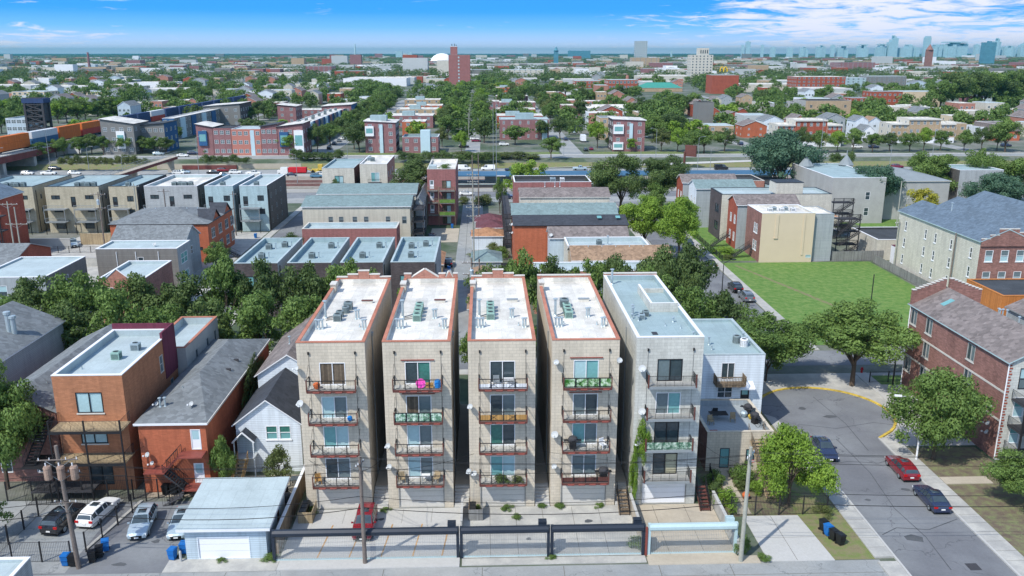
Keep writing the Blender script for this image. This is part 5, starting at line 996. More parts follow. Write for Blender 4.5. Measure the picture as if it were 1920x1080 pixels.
t = bldg('brown_brick_flats', 'brown gable roofed flats behind at the right edge', 'apartment building', 64.5, 76, 86, 99, 11.2, 'siding_grey', None, (), ('gy', 2.6, 'sh_brown', 'metal_grey')); MB().poly([(1.6, 8.8, 12.3), (2.9, 8.8, 12.95), (2.9, 9.9, 12.95), (1.6, 9.9, 12.3)], 'glass_teal').build('skylight', t)
t = bldg('cedar_house', 'block with orange cedar clad top at the right edge', 'house', 66.5, 84, 103.5, 112, 11.3, 'cedar', None, (), ('flat', .1, 'roof_tar', 'cedar'))
# cream walled row with stepped red brick front
def cream(x0, y0, y1, lab, front='brick_brown', wn_=True):
    w = W('L', [2, 8.2, 13.5, 17, 24.5][:5], [8.7, 5.5, 2.3], .75, 1.75, 'win', 'white', 'glass', None, 'white') if wn_ else []
    if wn_: w += W('F', [1.0, 3.6, 6.2], [8.6, 5.0, 1.5], 1.3, 1.9, 'win', 'white', 'glass_grey', 'glass_pale', 'white')
    t = bldg('cream_flats', lab, 'apartment building', x0, x0+8.6, y0, y1, 12, front, None, w, ('gy', 1.9, 'sh_blue', 'metal_cyan'), faces={'L': 'stucco_cream'})
    if wn_:
        p = MB(); 
        for a, b, u in ((0, 1.4, 12.4), (1.4, 2.8, 13.0), (2.8, 6.0, 14.0), (6.0, 7.3, 13.4), (7.3, 8.6, 12.4)): p.box(a, b, -.25, -.02, 11.2, u, 'brick_brown').box(a-.04, b+.04, -.28, 0.02, u, u+.12, 'stone_cap')
        p.build('stepped_parapet', t); MB().poly([(1.7, 6, 13.02-.28), (2.9, 6, 13.52-.28), (2.9, 7.2, 13.52-.28), (1.7, 7.2, 13.02-.28)], 'glass_teal').build('skylight', t); vent(t, 4, 17, 13.6, 3)
    return t
cream(80.4, 133, 161, 'cream walled flats with blue shingle roof and stepped brick front'); cream(89.6, 134.5, 165, 'second blue shingle roofed block behind the cream walled flats', 'brick_brown', False); cream(99, 138, 172, 'third blue shingle roofed block at the right edge', 'brick_brown', False)
# tan blank-walled house by the green lot and its terrace
w = W('L', [2.2, 3.6], [5.6, 2.0], 1.0, 2.0, 'win', 'white', 'glass_grey', None, 'white')+W('F', 9.6, .9, 1.2, .7, 'fix', 'stone_cap', 'glass_pale')
t = bldg('tan_house', 'tall tan blank walled brick house beside the green lot', 'house', 56.0, 66.9, 168.6, 178.6, 10.2, 'stucco_tan', None, w, ('flat', .4, 'white_roof', 'white'), faces={'L': 'brick_brown'}, fine=True)
MB().box(2.9, 3.5, -.15, -.01, 5.2, 9.9, 'stucco_tan').box(2.7, 3.5, -.2, -.01, 5.0, 5.2, 'stucco_tan').box(8.6, 9.0, -.12, -.01, 1.5, 9.9, 'stucco_tan').build('wall_pilaster', t)
for k in range(5): ac(59+k*1.2, 173+(k % 2), 9.8, '%s white roof unit from left on the tan house' % ORD[k], 'galv' if k % 2 else 'plastic_white', group='roof units on the tan house')
t = bldg('grey_annex', 'grey sided rear part of the tan house', 'annex', 67.0, 71.2, 169.5, 178.6, 9.8, 'siding_grey', None, (), ('flat', .2, 'white_roof', 'metal_grey'))
t = bldg('grey_gable_house', 'grey house with brown roof left of the tan house', 'house', 54.6, 68, 180.8, 188, 9.8, 'siding_grey', None, W('L', [1, 4], [5.4, 1.6], 1.2, 2.0, 'quad', 'white', 'glass'), ('gx', 1.6, 'sh_brown', 'white'), faces={'L': 'brick_red'})
w = W('F', [10.4, 15.8, 20], 6.3, .9, 1.1, 'win', 'white', 'glass', None, 'white')+W('L', 2, [2, 6], 3, 2, 'slide', 'metal_black', 'glass')
t = bldg('cream_block_house', 'long cream block house with tall rear stair tower', 'house', 53.6, 78.8, 190, 200, 10.6, 'stucco_cream', None, w, ('flat', .6, 'roof_pale', 'metal_black'), faces={'L': 'brick_dark'})
MB().box(12.3, 18.4, .02, 5, 10.68, 13.2, 'stucco_cream').box(12.2, 18.5, -.05, 5.1, 13.2, 13.3, 'metal_black').build('stair_tower', t)
t = bldg('grey_gable_house', 'pale grey house with skylights further up the right street', 'house', 51.5, 66, 205, 213, 9.6, 'siding_grey', None, W('L', [1, 4], [5.4, 1.6], 1.2, 2.0, 'quad', 'white', 'glass'), ('gx', 1.6, 'sh_teal', 'white'), faces={'L': 'siding_white'})
t = bldg('grey_gable_house', 'red fronted house at the top of the right street', 'house', 50.2, 64, 214, 221, 9.8, 'siding_grey', None, W('L', [1, 4], [5.4, 1.6], 1.2, 2.0, 'quad', 'white', 'glass'), ('gx', 1.6, 'sh_brown', 'white'), faces={'L': 'brick_red'})
t = bldg('pink_brick_house', 'pink brick house with black flat roof near the expressway', 'house', 57, 75, 226, 238, 8.4, 'brick_pink', None, W('L', [2, 6], [4.8], 1, 1.8), ('flat', .5, 'roof_tar', 'stone_cap'))
t = bldg('teal_house', 'teal walled low house beside the pink brick one', 'house', 75.3, 84, 224, 238, 7.6, 'cmu_blue', None, (), ('flat', .3, 'roof_tar', 'metal_black'))
for x, y, l in ((51.8, 172.5, 'black front stairs of the tan house'), (50.2, 183.2, 'black front stairs of the brown roofed grey house'), (47.9+.9, 207.5, 'black front stairs of the pale grey house')):
    s_ = thing('front_stairs', l, 'stairs', (x, y, 0)); stairs(s_, 0, 1.3, 0, .1, 3.8, 2.6, 'steel_dark', 'flight', 'metal_black', 'x')
bush(51, 176, 1.5, 2.6, 'clipped hedge beside the tan house', 'leaf_bright', name='hedge'); bush(50.3, 171.5, 1.0, 1.3, 'small flowering bush by the tan house steps', 'leaf_olive')
fence('iron_fence', 'black iron fence along the right hand gardens', [(48.9, 170), (49.0, 232)], 1.2); fence('wood_fence', 'grey board fence behind the green lot beside the tan house', [(71.4, 169), (82.2, 169.6)], 2.1, 'wood_grey', 'board'); fence('wood_fence', 'grey board fence along the right side of the green lot', [(79.6, 168), (79.8, 142)], 1.7, 'wood_grey', 'board')
t = bldg('block_garage', 'white block garage behind the green lot', 'garage', 80.9, 92, 169.8, 183, 4.3, 'stucco_cream', None, W('F', 3.2, .2, 6, 2.8, 'garage', 'metal_grey', 'plastic_white')[:0], ('flat', .4, 'roof_tar', 'white'))
t = bldg('garage', 'low white garage with red trimmed roof right of the block garage', 'garage', 83, 89.5, 150, 168, 3.6, 'white', None, W('L', 9, 1, 1, 1.5, 'fix', 'metal_black', 'glass'), ('flat', .3, 'roof_tar', 'maroon'))
# black wooden porches behind the tan house
for nm, x, y, l in (('back_porch', 73.2, 172, 'black timber back porch behind the tan house'), ('back_porch', 80.2, 192, 'black timber back porch behind the long cream house'), ('back_porch', 84.5, 160.5, 'black timber back porch between the white garage and cream walled flats')):
    t = thing(nm, l, 'porch', (x, y, 0)); m = MB()
    for z in (2.8, 5.6, 8.2): m.box(0, 4.6, 0, 2.6, z-.12, z, 'steel_dark')
    m.build('decks', t)
    for a in (0, 2.3, 4.6): MB().box(a-.08, a+.08, -.08, .08, 0, 9.3, 'steel_dark').build('porch_post', t)
    r = MB()
    for z in (2.8, 5.6, 8.2): rail(r, (0, 0, z), (4.6, 0, z), 1.0, 'metal_black', .25, .03, 9)
    r.build('railing', t)
    for z in (0, 2.8, 5.6): stairs(t, -1.1, -.1, .2, z, 4.4, z+2.8, 'steel_dark', 'porch_stairs', 'metal_black', 'x')
# grey stone house with two turrets
w = W('F', 8.6, [2, 6], 1.2, 2.0, 'win', 'white', 'glass')
t = bldg('turret_house', 'grey block of flats with two pointed corner turrets', 'apartment building', 86.5, 100, 209, 238, 11.5, 'stone_grey', None, w, ('flat', .3, 'roof_blue', 'white'))
for x, y in ((2.0, 24), (14, 26)): t_ = MB(); t_.lathe((x, y, 11), [(1.9, 0), (1.9, .5), (2.2, .5), (.15, 3.2), (.1, 4.4), (0, 4.5)], 'roof_grey', 8); t_.build('turret', t)
t = bldg('turret_house', 'grey roofed wing behind the turreted block', 'apartment building', 100.6, 119, 214, 236, 9.8, 'stone_grey', None, (), ('hip', 2, 'roof_grey', 'stone_cap'))
t = bldg('grey_house', 'tall grey box house cut by the right edge near the expressway', 'house', 128, 140, 226, 238, 11, 'cmu_grey', 'cmu_dark', W('F', 3, 7, 1.5, 1), ('flat', .5, 'roof_blue', 'white'))
bush(86, 168.5+30, 2.2, 2.4, 'shrub on the small lawn near the turreted block', 'leaf_mid'); t = bldg('garage', 'small shed with tan hip roof near the turreted block', 'garage', 81, 86.5, 204, 211, 2.6, 'siding_cream', None, (), ('hip', 1.2, 'sh_orange', 'white'))
pole(75.8+4.2, 160, 10.5, 'wooden pole at the corner of the grey board fence', 'pole_pale', arms=((9.8, 2, .3),)); pole(79.9, 139.6, 12, 'dark wooden pole at the near end of the board fence'); pole(90.5, 178, 12, 'wooden pole in front of the grey turreted block', 'pole_pale', arms=((11.4, 2.2, .2),)); pole(97.5, 196, 12.5, 'pale pole before the willow-like tree on the right', 'pole_pale'); item('steel_post', 'thin dark post standing in the green lot', 'post', MB().tube((0, 0, 0), (0, 0, 6.2), .09, 'metal_black', 6), 64.2, 134.6, 0)
item('notice_board', 'white board at the near edge of the green lot', 'board', MB().box(0, 2.4, -.03, .03, .5, 1.9, 'plastic_white').box(.2, .3, -.06, .06, 0, .5, 'plastic_white').box(2.1, 2.2, -.06, .06, 0, .5, 'plastic_white'), 50.4, 118.8, 0)
car('suv', 'black', 45.1, 147.5, 0, 'rear black car of the nearest pair in the right street', detail=True); car('suv', 'grey', 45.3, 141.5, 0, 'front dark car of the nearest pair in the right street'); car('sedan', 'black', 45.2, 165.5, 0, 'lone dark saloon midway up the right street'); car('suv', 'black', 45.1, 184, 180, 'black car third up the right street'); car('sedan', 'black', 45.0, 190.5, 180, 'dark saloon farthest up the right street'); car('sedan', 'maroon', 38.6, 135, 0, 'maroon car under trees at left side of the right street')
car('suv', 'red', 88.5, 229, 90, 'red car parked right of the long cream house'); car('suv', 'black', 88.2, 222, 80, 'black car beside the red one near the turreted block')
lamp(38.1, 131.5, 9, 'dark lamp post at the left kerb of the right street', 1.6, .3, 'metal_black')
# ================================================================== TREE ROWS ALONG THE CROSS STREET
def trow(xs, y, hs, r, where, leaf='leaf_mid', kind='mid', low=.25, jit=1.2, z=0, name='street_tree', group=None, hv=.12):
    for i, x in enumerate(xs):
        lf = leaf if isinstance(leaf, str) else leaf[i % len(leaf)]
        k = 1+rnd.uniform(-hv, hv); tree(x+rnd.uniform(-.6, .6), y+rnd.uniform(-jit, jit), hs*k, r*(1+rnd.uniform(-.1, .1)), '%s tree from the left in the %s' % (ORD[i], where), lf, kind, group or where, z, name, low)
trow([-67, -60.5, -54, -48, -42, -36, -30, -24, -19], 106.0, 11.9, 4.6, 'nearer row along the cross street', ['leaf_mid', 'leaf_mid', 'leaf_dark'])
trow([-64, -57, -50.5, -43.0, -37.5, -32, -26, -20], 118.2, 12.4, 4.5, 'farther row along the cross street', ['leaf_dark', 'leaf_mid', 'leaf_dark'])
tree(-71, 112, 8, 3.5, 'yellowish green tree at the left edge behind the grey house', 'leaf_bright', 'mid'); tree(-62.5, 121.5, 7.5, 3.2, 'pale yellow green tree in front of the flat roofed grey house', 'leaf_olive', 'mid'); tree(-10.8, 118.6, 10, 3.2, 'bright green tree peeping between first two condo roofs', 'leaf_bright', 'mid')
trow([1.5, 5.8, 10.2, 14.8, 19.2, 23.4, 27], 119.8, 13.0, 3.7, 'row behind the three right hand condo blocks', ['leaf_dark', 'leaf_mid'])
trow([27.0, 31.0], 125, 12.5, 4.6, 'tall pair left of the right street', 'leaf_dark'); trow([28.8, 32.6], 112, 10.8, 4.2, 'pair behind the grey condo block', ['leaf_mid', 'leaf_dark']); tree(33.0, 139, 8.5, 3.2, 'dark tree at the left kerb of the right street', 'leaf_dark', 'mid')
tree(-5.9+4.6, 104.6, 7.5, 2.6, 'green tree seen in the gap between second and middle condo blocks', 'leaf_mid', 'mid'); tree(5.2, 105, 7.5, 2.6, 'green tree seen in the gap right of the middle condo block', 'leaf_mid', 'mid')
tree(37.6-4, 176, 13, 6.2, 'bright lime green tree left half of the pair by the right street', 'leaf_bright', 'near'); tree(40.0, 170.5, 13.5, 5.6, 'bright lime green tree right half of the pair by the right street', 'leaf_bright', 'near')
tree(35.2, 219, 17, 9, 'large layered dark tree near the expressway left of the right street', 'leaf_dark', 'near', name='large_tree'); tree(47.8, 228, 15.5, 7.5, 'large dark green tree at the head of the right street', 'leaf_dark', 'near', name='large_tree'); tree(43.2, 215, 10, 4.2, 'dark tree beside the head of the right street', 'leaf_mid', 'mid')
tree(-17.5, 226, 15, 8.0, 'large dark tree between the beige and red brick towers', 'leaf_dark', 'near', name='large_tree'); tree(9.2+3, 236, 13, 6.2, 'bright bushy tree behind the black roofed brick house', 'leaf_bright', 'mid'); tree(4, 226, 9.5, 1.9, 'slender tree at the end of the middle alley', 'leaf_mid', 'wispy'); tree(-46.6+7.6, 222, 9.8, 3.5, 'round dark tree left of the beige pair', 'leaf_dark', 'mid')
for x, y, h, r, k, l in ((84.0, 241, 21, 12, 'leaf_blue', 'huge feathery grey green tree beyond the long cream house'), (100, 216, 14.5, 7.5, 'leaf_blue', 'feathery grey green tree in front of the turreted block'), (107.5, 203, 9.8, 4.6, 'leaf_yellow', 'yellowish tree behind the feathery grey green one'), (124, 232, 16, 7.5, 'leaf_mid', 'broad tree right of the turrets'), (141, 239, 15.5, 7.5, 'leaf_mid', 'tall tree near the expressway at right edge'), (151, 236, 13, 7, 'leaf_mid', 'dark tree by the grey box house at right edge'), (128, 208, 13, 8, 'leaf_blue', 'round bluish tree behind the blue roofs'), (141, 200, 12, 7.5, 'leaf_dark', 'dark round tree at right edge behind the blue roofs'), (113, 190, 9, 5, 'leaf_mid', 'tree touching the blue shingle roofs')): tree(x, y, h, r, l, k, 'near' if r > 7 else 'mid', name='large_tree')
tree(-53, 168, 4.5, 2.4, 'dark red leaved little tree at the left street corner', 'leaf_dark', 'wispy', name='small_tree'); tree(-51.8, 162, 6.5, 3.0, 'small green tree in front of the twin gabled brick house', 'leaf_mid', 'mid'); tree(-43.3+3, 172, 6, 3.2, 'purple brown tree beside the low brick building', 'leaf_dark', 'wispy', name='small_tree')
# ================================================================== BLOCK LEFT OF THE CENTRAL ALLEY
w = W('F', [4.0, 7.5], 4.7, 1.8, 2.0, 'fix', 'white', 'glass_pale', 'glass')+W('R', 6.5, 5.4, .8, 1.3, 'win', 'white', 'glass_grey')
t = bldg('grey_modern_house', 'dark grey box house with two square white windows at the left edge', 'house', -79, -68.2, 130, 144, 8, 'siding_grey', 'grey_wall', [(f, u+(0 if f == 'R' else -1), z, a, b, k, c, d_, e_, s_) for f, u, z, a, b, k, c, d_, e_, s_ in w], ('flat', .25, 'roof_pale', 'white'), fine=True)
w = W('F', 7.3, 4.6, 1.0, 1.6, 'win', 'white', 'glass')+W('R', 1.5, [4.4, 1.0], 3.5, 2.0, 'quad', 'white', 'glass_teal')
t = bldg('grey_modern_house', 'wide grey house with three white downpipes and pale flat roof', 'house', -69.6, -55.2, 151, 158, 7.7, 'grey_wall', 'siding_grey', w, ('flat', .3, 'roof_pale', 'white'))
for x in (3.6, 7.0, 11): MB().tube((x, -.06, .5), (x, -.06, 7.2), .07, 'plastic_white', 6).build('downpipe', t)
dish(t, 9.3, 3.6, 7.5, .8)
t = bldg('brick_corner_house', 'red brick house with pointed white trimmed parapet behind the trees', 'house', -60.6, -53.4, 131, 143, 7.4, 'brick_pink', 'brick_brown', W('F', [1, 4.5], 4.6, 1.2, 1.4, 'quad'), ('flat', .5, 'roof_pale', 'white'))
MB().poly([(1.2, -.04, 7.4), (4.8, -.04, 7.4), (3.0, -.04, 8.9)], 'brick_pink').tube((1.2, -.05, 7.5), (3, -.05, 9), .12, 'white', 4).tube((4.8, -.05, 7.5), (3, -.05, 9), .12, 'white', 4).build('gable_parapet', t)
t = bldg('grey_shingle_house', 'house with grey shingle roof and skylights at the left edge', 'house', -95, -80, 142, 156, 7, 'brick_red', None, (), ('gx', 2.2, 'sh_grey', 'metal_grey'))
t = bldg('grey_shingle_house', 'grey gabled house behind the wide grey house', 'house', -70.5, -56.8, 159.5, 168, 7.0, 'siding_grey', None, W('R', 3, 4, 1.2, 1.6), ('gx', 2.4, 'sh_grey', 'white'))
w = W('R', [2, 6.8, 11.5, 15.5], [4.6, 1.2], 2.3, 2.0, 'quad', 'stone_cap', 'glass', None, 'stone_cap')+W('F', 17.6, 2.5, .6, .7, 'fix', 'metal_black', 'glass')
t = bldg('orange_brick_house', 'wide orange brick house with dark hip roof and twin bay gables', 'house', -76, -56.4, 172.5, 190, 7.9, 'brick_vermilion', None, w, ('hip', 2.0, 'sh_grey', 'metal_black'))
for k in range(7): vent(t, 4+k*2.2, 8.6, 9.7, 4)
for y in (3, 11): MB().poly([(19.6, y, 7.9), (19.6, y+5, 7.9), (19.6, y+2.5, 9.9)], 'brick_vermilion').poly([(19.9, y-.3, 8.0), (19.9, y+2.5, 10.15), (16, y+2.5, 10.15), (17, y-.3, 8.0)], 'sh_dark').poly([(19.9, y+5.3, 8.0), (19.9, y+2.5, 10.15), (16, y+2.5, 10.15), (17, y+5.3, 8.0)], 'sh_dark').build('bay_gable', t)
st_ = thing('front_stairs', 'black front stairs of the wide orange brick house', 'stairs', (-56.3, 176, 0)); stairs(st_, 0, 1.5, 0, 2.4, 4.5, .1, 'steel_dark', 'flight', 'metal_black', 'x')
# four grey-roofed modern houses
for k, (a, b) in enumerate(((-39.5, -32.7), (-31.2, -24.3), (-22.9, -16.2), (-15.0, -8.0))):
    w = W('F', 1.4, [5.6, 2.2], 3.0, 1.9, 'slide', 'metal_black', 'glass_teal', 'glass_grey')
    t = bldg('modern_house', ('leftmost of four dark brick houses with pale blue roofs', 'second from left of four dark brick houses with pale blue roofs', 'third from left of four dark brick houses with pale blue roofs', 'rightmost of four dark brick houses, next to the central alley')[k], 'house', a, b, 131.5, 150.5, 9.6, 'brick_dark', 'cmu_grey', w, ('flat', .75, 'roof_blue', 'roof_pale'), 'four modern houses with pale blue roofs', fine=True)
    MB().tube((b-a+.06, 1.2, .2), (b-a+.06, 1.2, 9), .07, 'metal_black', 6).build('downpipe', t)
    for q, (x, y) in enumerate(((2.2, 13.5), (2.7, 6.5), (4.6, 15)) if k in (0, 3) else ((4.5, 14), (2.6, 6.5))): ac(a+x, 131.5+y, 8.87, '%s condenser on the %s modern house roof' % (('rear', 'front', 'middle')[q], ('leftmost', 'second', 'third', 'rightmost')[k]), 'ac_grey', s=1.15); vent(t, x+1.1, y+.3, 8.87, 2)
# brick and gable block further back
w = []
t = bldg('low_brick_building', 'low dusty red brick building with pale roof edge', 'building', -38.3, -18.6, 176.5, 183.5, 6.0, 'brick_dusty', None, (), ('flat', .6, 'roof_pale', 'stone_cap'))
w = W('F', [5.6, 7.9, 10.9, 13.4, 18.2, 21.8], 5.0, 1.0, 1.6, 'win', 'metal_grey', 'glass_grey', 'glass')
t = bldg('long_gable_house', 'long cream house with teal grey gable roof, the nearer of two', 'house', -40.2, -16.6, 187, 200, 8.8, 'siding_cream', None, w, ('gx', 1.4, 'sh_teal', 'white'))
t = bldg('long_gable_house', 'farther long house with teal grey gable roof', 'house', -40.0, -16.6, 204, 217, 8.9, 'siding_cream', None, (), ('gx', 1.5, 'sh_teal', 'white'))
w = W('F', [2.9], 6.7, 1.9, 2.3, 'slide', 'metal_black', 'glass_pale')
t = bldg('beige_flats', 'left of two beige block towers in front of the expressway', 'apartment building', -44.8, -36.0, 236.5, 258, 10.9, 'stucco_cream', 'brick_dark', W('F', 3.4, 6.2, 2.4, 2.6, 'slide', 'metal_black', 'glass_teal', 'glass_pale'), ('flat', .5, 'roof_blue', 'roof_pale'), base=0)
t2 = bldg('beige_flats', 'right of two beige block towers, with a green glazed balcony door', 'apartment building', -34.4, -26.9, 236.5, 257, 12, 'stucco_cream', 'brick_pink', W('F', 3.0, 7.1, 2.3, 2.6, 'slide', 'white', 'glass_teal', 'glass_pale')+W('R', [3, 8, 13], [8, 5], .8, 1.6), ('flat', .4, 'white_roof', 'white'))
for t_, x, z in ((t, 2.9, 6.1), (t2, 2.3, 7.0)): b = MB().box(x, x+3.6, -1.3, -.02, z-.15, z, 'steel_dark').build('balcony', t_); r = MB(); rail(r, (x, -1.28, z), (x+3.6, -1.28, z), 1, 'metal_black', .2, .02, 9); r.build('railing', b)
ac(-32, 246, 11.6, 'blue grey unit on the right beige tower roof', 'ac_grey', s=1.4); ac(-33, 247.5, 11.6, 'pale unit on the right beige tower roof', 'galv', s=1.4)
w = W('F', .6, [9.1, 6.2, 3.0], 1.0, 2.1, 'door', 'white', 'plastic_white', 'glass_grey')+W('F', 3.6, [9.2, 6.2, 3.0, .3], 2.2, 1.9, 'slide', 'metal_black', 'curtain_brown', 'glass_pale')
t = bldg('red_brick_tower', 'tall narrow red brick flats with stacked back porches beside the alley', 'apartment building', -14.2, -7.2, 210.5, 231, 13.9, 'brick_dusty', 'brick_dusty', w, ('flat', .5, 'white_roof', 'stone_cap'))
for z, c in ((8.8, 'wood_old'), (5.8, 'green_metal'), (2.7, 'leaf_mid')):
    b = MB().box(3.0, 6.8, -2, -.02, z-.14, z, 'wood_grey').box(0, 2.6, -1.5, -.02, z-.14, z, 'wood_grey').build('porch', t); r = MB(); rail(r, (3, -1.98, z), (6.8, -1.98, z), 1, 'wood_old', .2, .03, 9); rail(r, (0, -1.48, z), (2.6, -1.48, z), 1, 'wood_old', .2, .03, 9)
    if z < 8: r.box(3, 6.8, -2.04, -2.0, z+.1, z+.9, 'lawn')
    r.build('railing', b)
for x in (0, 2.8, 6.8): MB().box(x-.07, x+.07, -2.02, -1.9, 0, 9.8, 'wood_old').build('porch_post', t)
MB().box(.4, 2.2, 1.0, 4, 13.4, 14.6, 'roof_pale').build('roof_hatch', t); bush(-9.8, 216, 1.3, 1.6, 'potted greenery on the red brick tower roof', 'leaf_mid', z=13.3, name='potted_plants')
t = bldg('grey_back_house', 'weathered house with small grey gables between the teal roofs and red brick tower', 'house', -16.1, -14.9+.4, 196, 220, 8.2, 'siding_grey', None, (), ('gy', 1.0, 'sh_grey', 'metal_grey'))
t = thing('back_porch', 'dark timber back porch left of the red brick tower', 'porch', (-16.2, 187.2, 0)); m = MB()
for z in (2.6, 5.3, 8): m.box(.1, 2.6, 0, 7, z-.15, z, 'steel_dark')
m.build('decks', t)
for a in (.2, 2.5):
    for b_ in (.1, 6.9): MB().box(a-.1, a+.1, b_-.1, b_+.1, 0, 9, 'steel_dark').build('porch_post', t)
r = MB(); [rail(r, (.1, 0, z), (2.6, 0, z), 1, 'metal_black', .2, .03, 9) for z in (2.6, 5.3, 8)]; r.build('railing', t)
car('sedan', 'navy', -12.4, 193.5, 0, 'dark blue car below the red brick tower'); car('suv', 'black', -7.5, 168, 0, 'rear black car behind the rightmost modern house'); car('suv', 'navy', -7.3, 157, 180, 'front dark car behind the rightmost modern house'); wbin(-8.1, 206, 'blue', 'blue bin at the foot of the red brick tower'); wbin(-6.9, 146.5, 'blue', 'blue bin beside the rightmost modern house', group=GB); wbin(-7.2, 163, 'blue', 'blue bin between the two dark cars in the alley', group=GB)
t = bldg('garage', 'tiny tan roofed shed behind the rightmost modern house', 'garage', -10.3, -8.2, 158, 168, 2.6, 'brick_tan', None, (), ('hip', .8, 'sh_orange', 'white'))
car('sedan', 'white', -44.2-1.6, 166, 0, 'white saloon parked at the corner of the low brick building'); car('wagon', 'silver', -46.8-2, 185, 0, 'silver car at the left kerb of the left street'); car('sedan', 'white', -48.4+2, 232, 90, 'white car at the top of the left street'); wbin(-53.3, 196, 'blue', 'blue bin by the dark grey end house')
lamp(-41.1, 197, 5, 'black globe lamp beside the left street', .4, 0, 'metal_black'); lamp(-41.5, 240, 9, 'tall lamp left of the beige towers', 2, 2.5, 'metal_black')
# long row of modern flats at the left
rw = [(-122, -106.8, 'cmu_beige', 'cmu_beige', 'roof_blue', 'beige flats at the far left of the modern row'), (-104, -91.4, 'cmu_beige', 'cmu_beige', 'roof_blue', 'beige flats with paired deck balconies, second in the modern row'), (-89.1, -82.6, 'cmu_beige', 'cmu_dark', 'roof_blue', 'narrow beige flats, third in the modern row'), (-80.8, -68.3, 'cmu_grey', 'cmu_dark', 'white_roof', 'wide grey flats, fourth in the modern row'), (-66.6, -59.9, 'cmu_blue', 'cmu_blue', 'roof_pale', 'pale blue narrow flats, fifth in the modern row'), (-58.4, -51.9, 'cmu_blue', 'cmu_dark', 'roof_pale', 'pale blue flats with dark flank at the right end of the modern row')]
for k, (a, b, f, s, rf, l) in enumerate(rw):
    w_ = b-a; wide = w_ > 9
    if wide: w = W('F', [1.3, w_-3.4], 8.0, 2.0, .95, 'pair', 'metal_black', 'glass')+W('F', w_/2-.5, 6.2, 1.1, 2.4, 'door', 'metal_black', 'metal_black', 'glass')+W('F', [1.6, w_-3.2], 4.9, 2.0, .95, 'pair', 'metal_black', 'glass')+W('F', [1.6, w_-4.2], .9, 2.2, 1.6, 'fix', 'metal_black', 'glass')
    else: w = W('F', .7, 6.2, 1.1, 2.3, 'door', 'metal_black', 'metal_black', 'glass')+W('F', w_-2.4, 7.4, 1.5, 1.3, 'pair', 'metal_black', 'glass')+W('F', w_-2.2, 4.2, 1.4, 1.3, 'fix', 'metal_black', 'glass')
    w += W('R', [3, 8, 13], [7.6, 4.4, 1.4], .9, 1.2, 'fix', 'metal_grey', 'glass')
    t = bldg('modern_flats', l, 'apartment building', a, b, 204, 224, 11, f, s, w, ('flat', .7, rf, 'metal_black' if k < 3 else 'white', 'roof_pale'), 'row of modern flats')
    for z in (5.9, 2.9):
        for u0, u1 in (((.3, w_*.4), (w_*.58, w_-.4)) if wide else ((.3, w_*.75),)):
            b_ = MB().box(u0, u1, -2.4, -.02, z-.15, z, 'metal_grey').build('balcony', t); r = MB(); rail(r, (u0, -2.38, z), (u1, -2.38, z), 1, 'metal_grey', .2, .022, 9); r.build('railing', b_)
            for u in (u0, u1): MB().box(u-.06, u+.06, -2.4, -2.28, 0, z, 'metal_grey').build('porch_post', t)
    MB().tube((w_+.07, 1.2, .2), (w_+.07, 1.2, 10), .08, 'metal_black', 6).build('downpipe', t)
    for q in range(4 if wide else 1): ac(a+w_*.45+q*1.25, 208.5+(q % 2)*.4, 10.35, '%s condenser from left on the %s roof of the modern row' % (ORD[q], ORD[k]), 'ac_grey', s=1.3, group='condensers on the modern row')
w = W('F', [5.2, 6.4], 9.6, .8, 2.0, 'door', 'white', 'plastic_white', 'glass_grey')+W('F', [4, 9.3], [9.4, 6.4, 3.4], 1.2, 1.5, 'pair', 'metal_grey', 'glass_grey')+W('F', 7.8, [6.6, 3.6], .9, 2.0, 'door', 'white', 'glass_grey', 'glass')
t = bldg('red_gable_flats', 'red brick gabled flats with black balconies at the left edge', 'apartment building', -111, -99.6, 176.5, 186, 12.6, 'brick_red', None, w, ('gy', 2.3, 'sh_blue', 'stone_cap'))
for z in (9.4, 6.4, 3.4): b_ = MB().box(5, 12.5, -2.6, -.02, z-.2, z, 'steel_dark').build('balcony', t); r = MB(); rail(r, (5, -2.58, z), (12.5, -2.58, z), 1, 'metal_black', .18, .02, 9); r.build('railing', b_)
for x in (5, 8.8, 12.4): MB().box(x-.08, x+.08, -2.6, -2.45, 0, 10.4, 'metal_black').build('porch_post', t)
fence('board_fence', 'tan timber gates behind the wide orange brick house\'s yard', [(-90.5, 190), (-79, 190)], 2.6, 'wood_fence', 'board'); fence('iron_fence', 'long black rail fence across the left yard', [(-101, 182), (-78, 182)], 1.4); wall('grey concrete yard wall left of the wide orange brick house', -84, -71, 169.5, 169.8, 1.8)
wall('grey garden wall behind the red gabled flats', -100, -91, 186, 186.3, 2.2, 'stone_grey'); car('suv', 'silver', -91.6, 188.5, 150, 'silver car parked in the yard below the modern row')
u_ = thing('patio_umbrella', 'pale open parasol in the yard below the modern row', 'parasol', (-84, 197, 0)); MB().tube((0, 0, 0), (0, 0, 2.6), .04, 'metal_grey', 6).build('pole', u_); MB().lathe((0, 0, 2.2), [(2.2, 0), (0, .6)], 'roof_pale', 8).build('canopy', u_)
pole(-96.8, 174.5, 12.5, 'left leg of the green H frame pole pair', 'pole_pale', arms=((11.9, 4.2, 0),)); pole(-95.0, 173.5, 11.5, 'right leg of the green H frame pole pair', 'pole_pale', arms=((8, 4.4, 0),)); pole(-83.6, 186, 12.5, 'wooden pole with a grey transformer before the beige modern flats', arms=((12, 3.2, 0), (9, 2.6, 0)), cans=1); pole(-76.6, 188, 14, 'pale pole with one crossarm before the third modern flats', 'pole_pale', arms=((13.4, 2.4, 0),)); pole(-71, 190, 12.5, 'pole with T top before the wide grey flats', arms=((12, 2.6, .2),)); pole(-58.6, 199, 10.5, 'thin pole before the pale blue flats', arms=((9.8, 1.6, 0),))
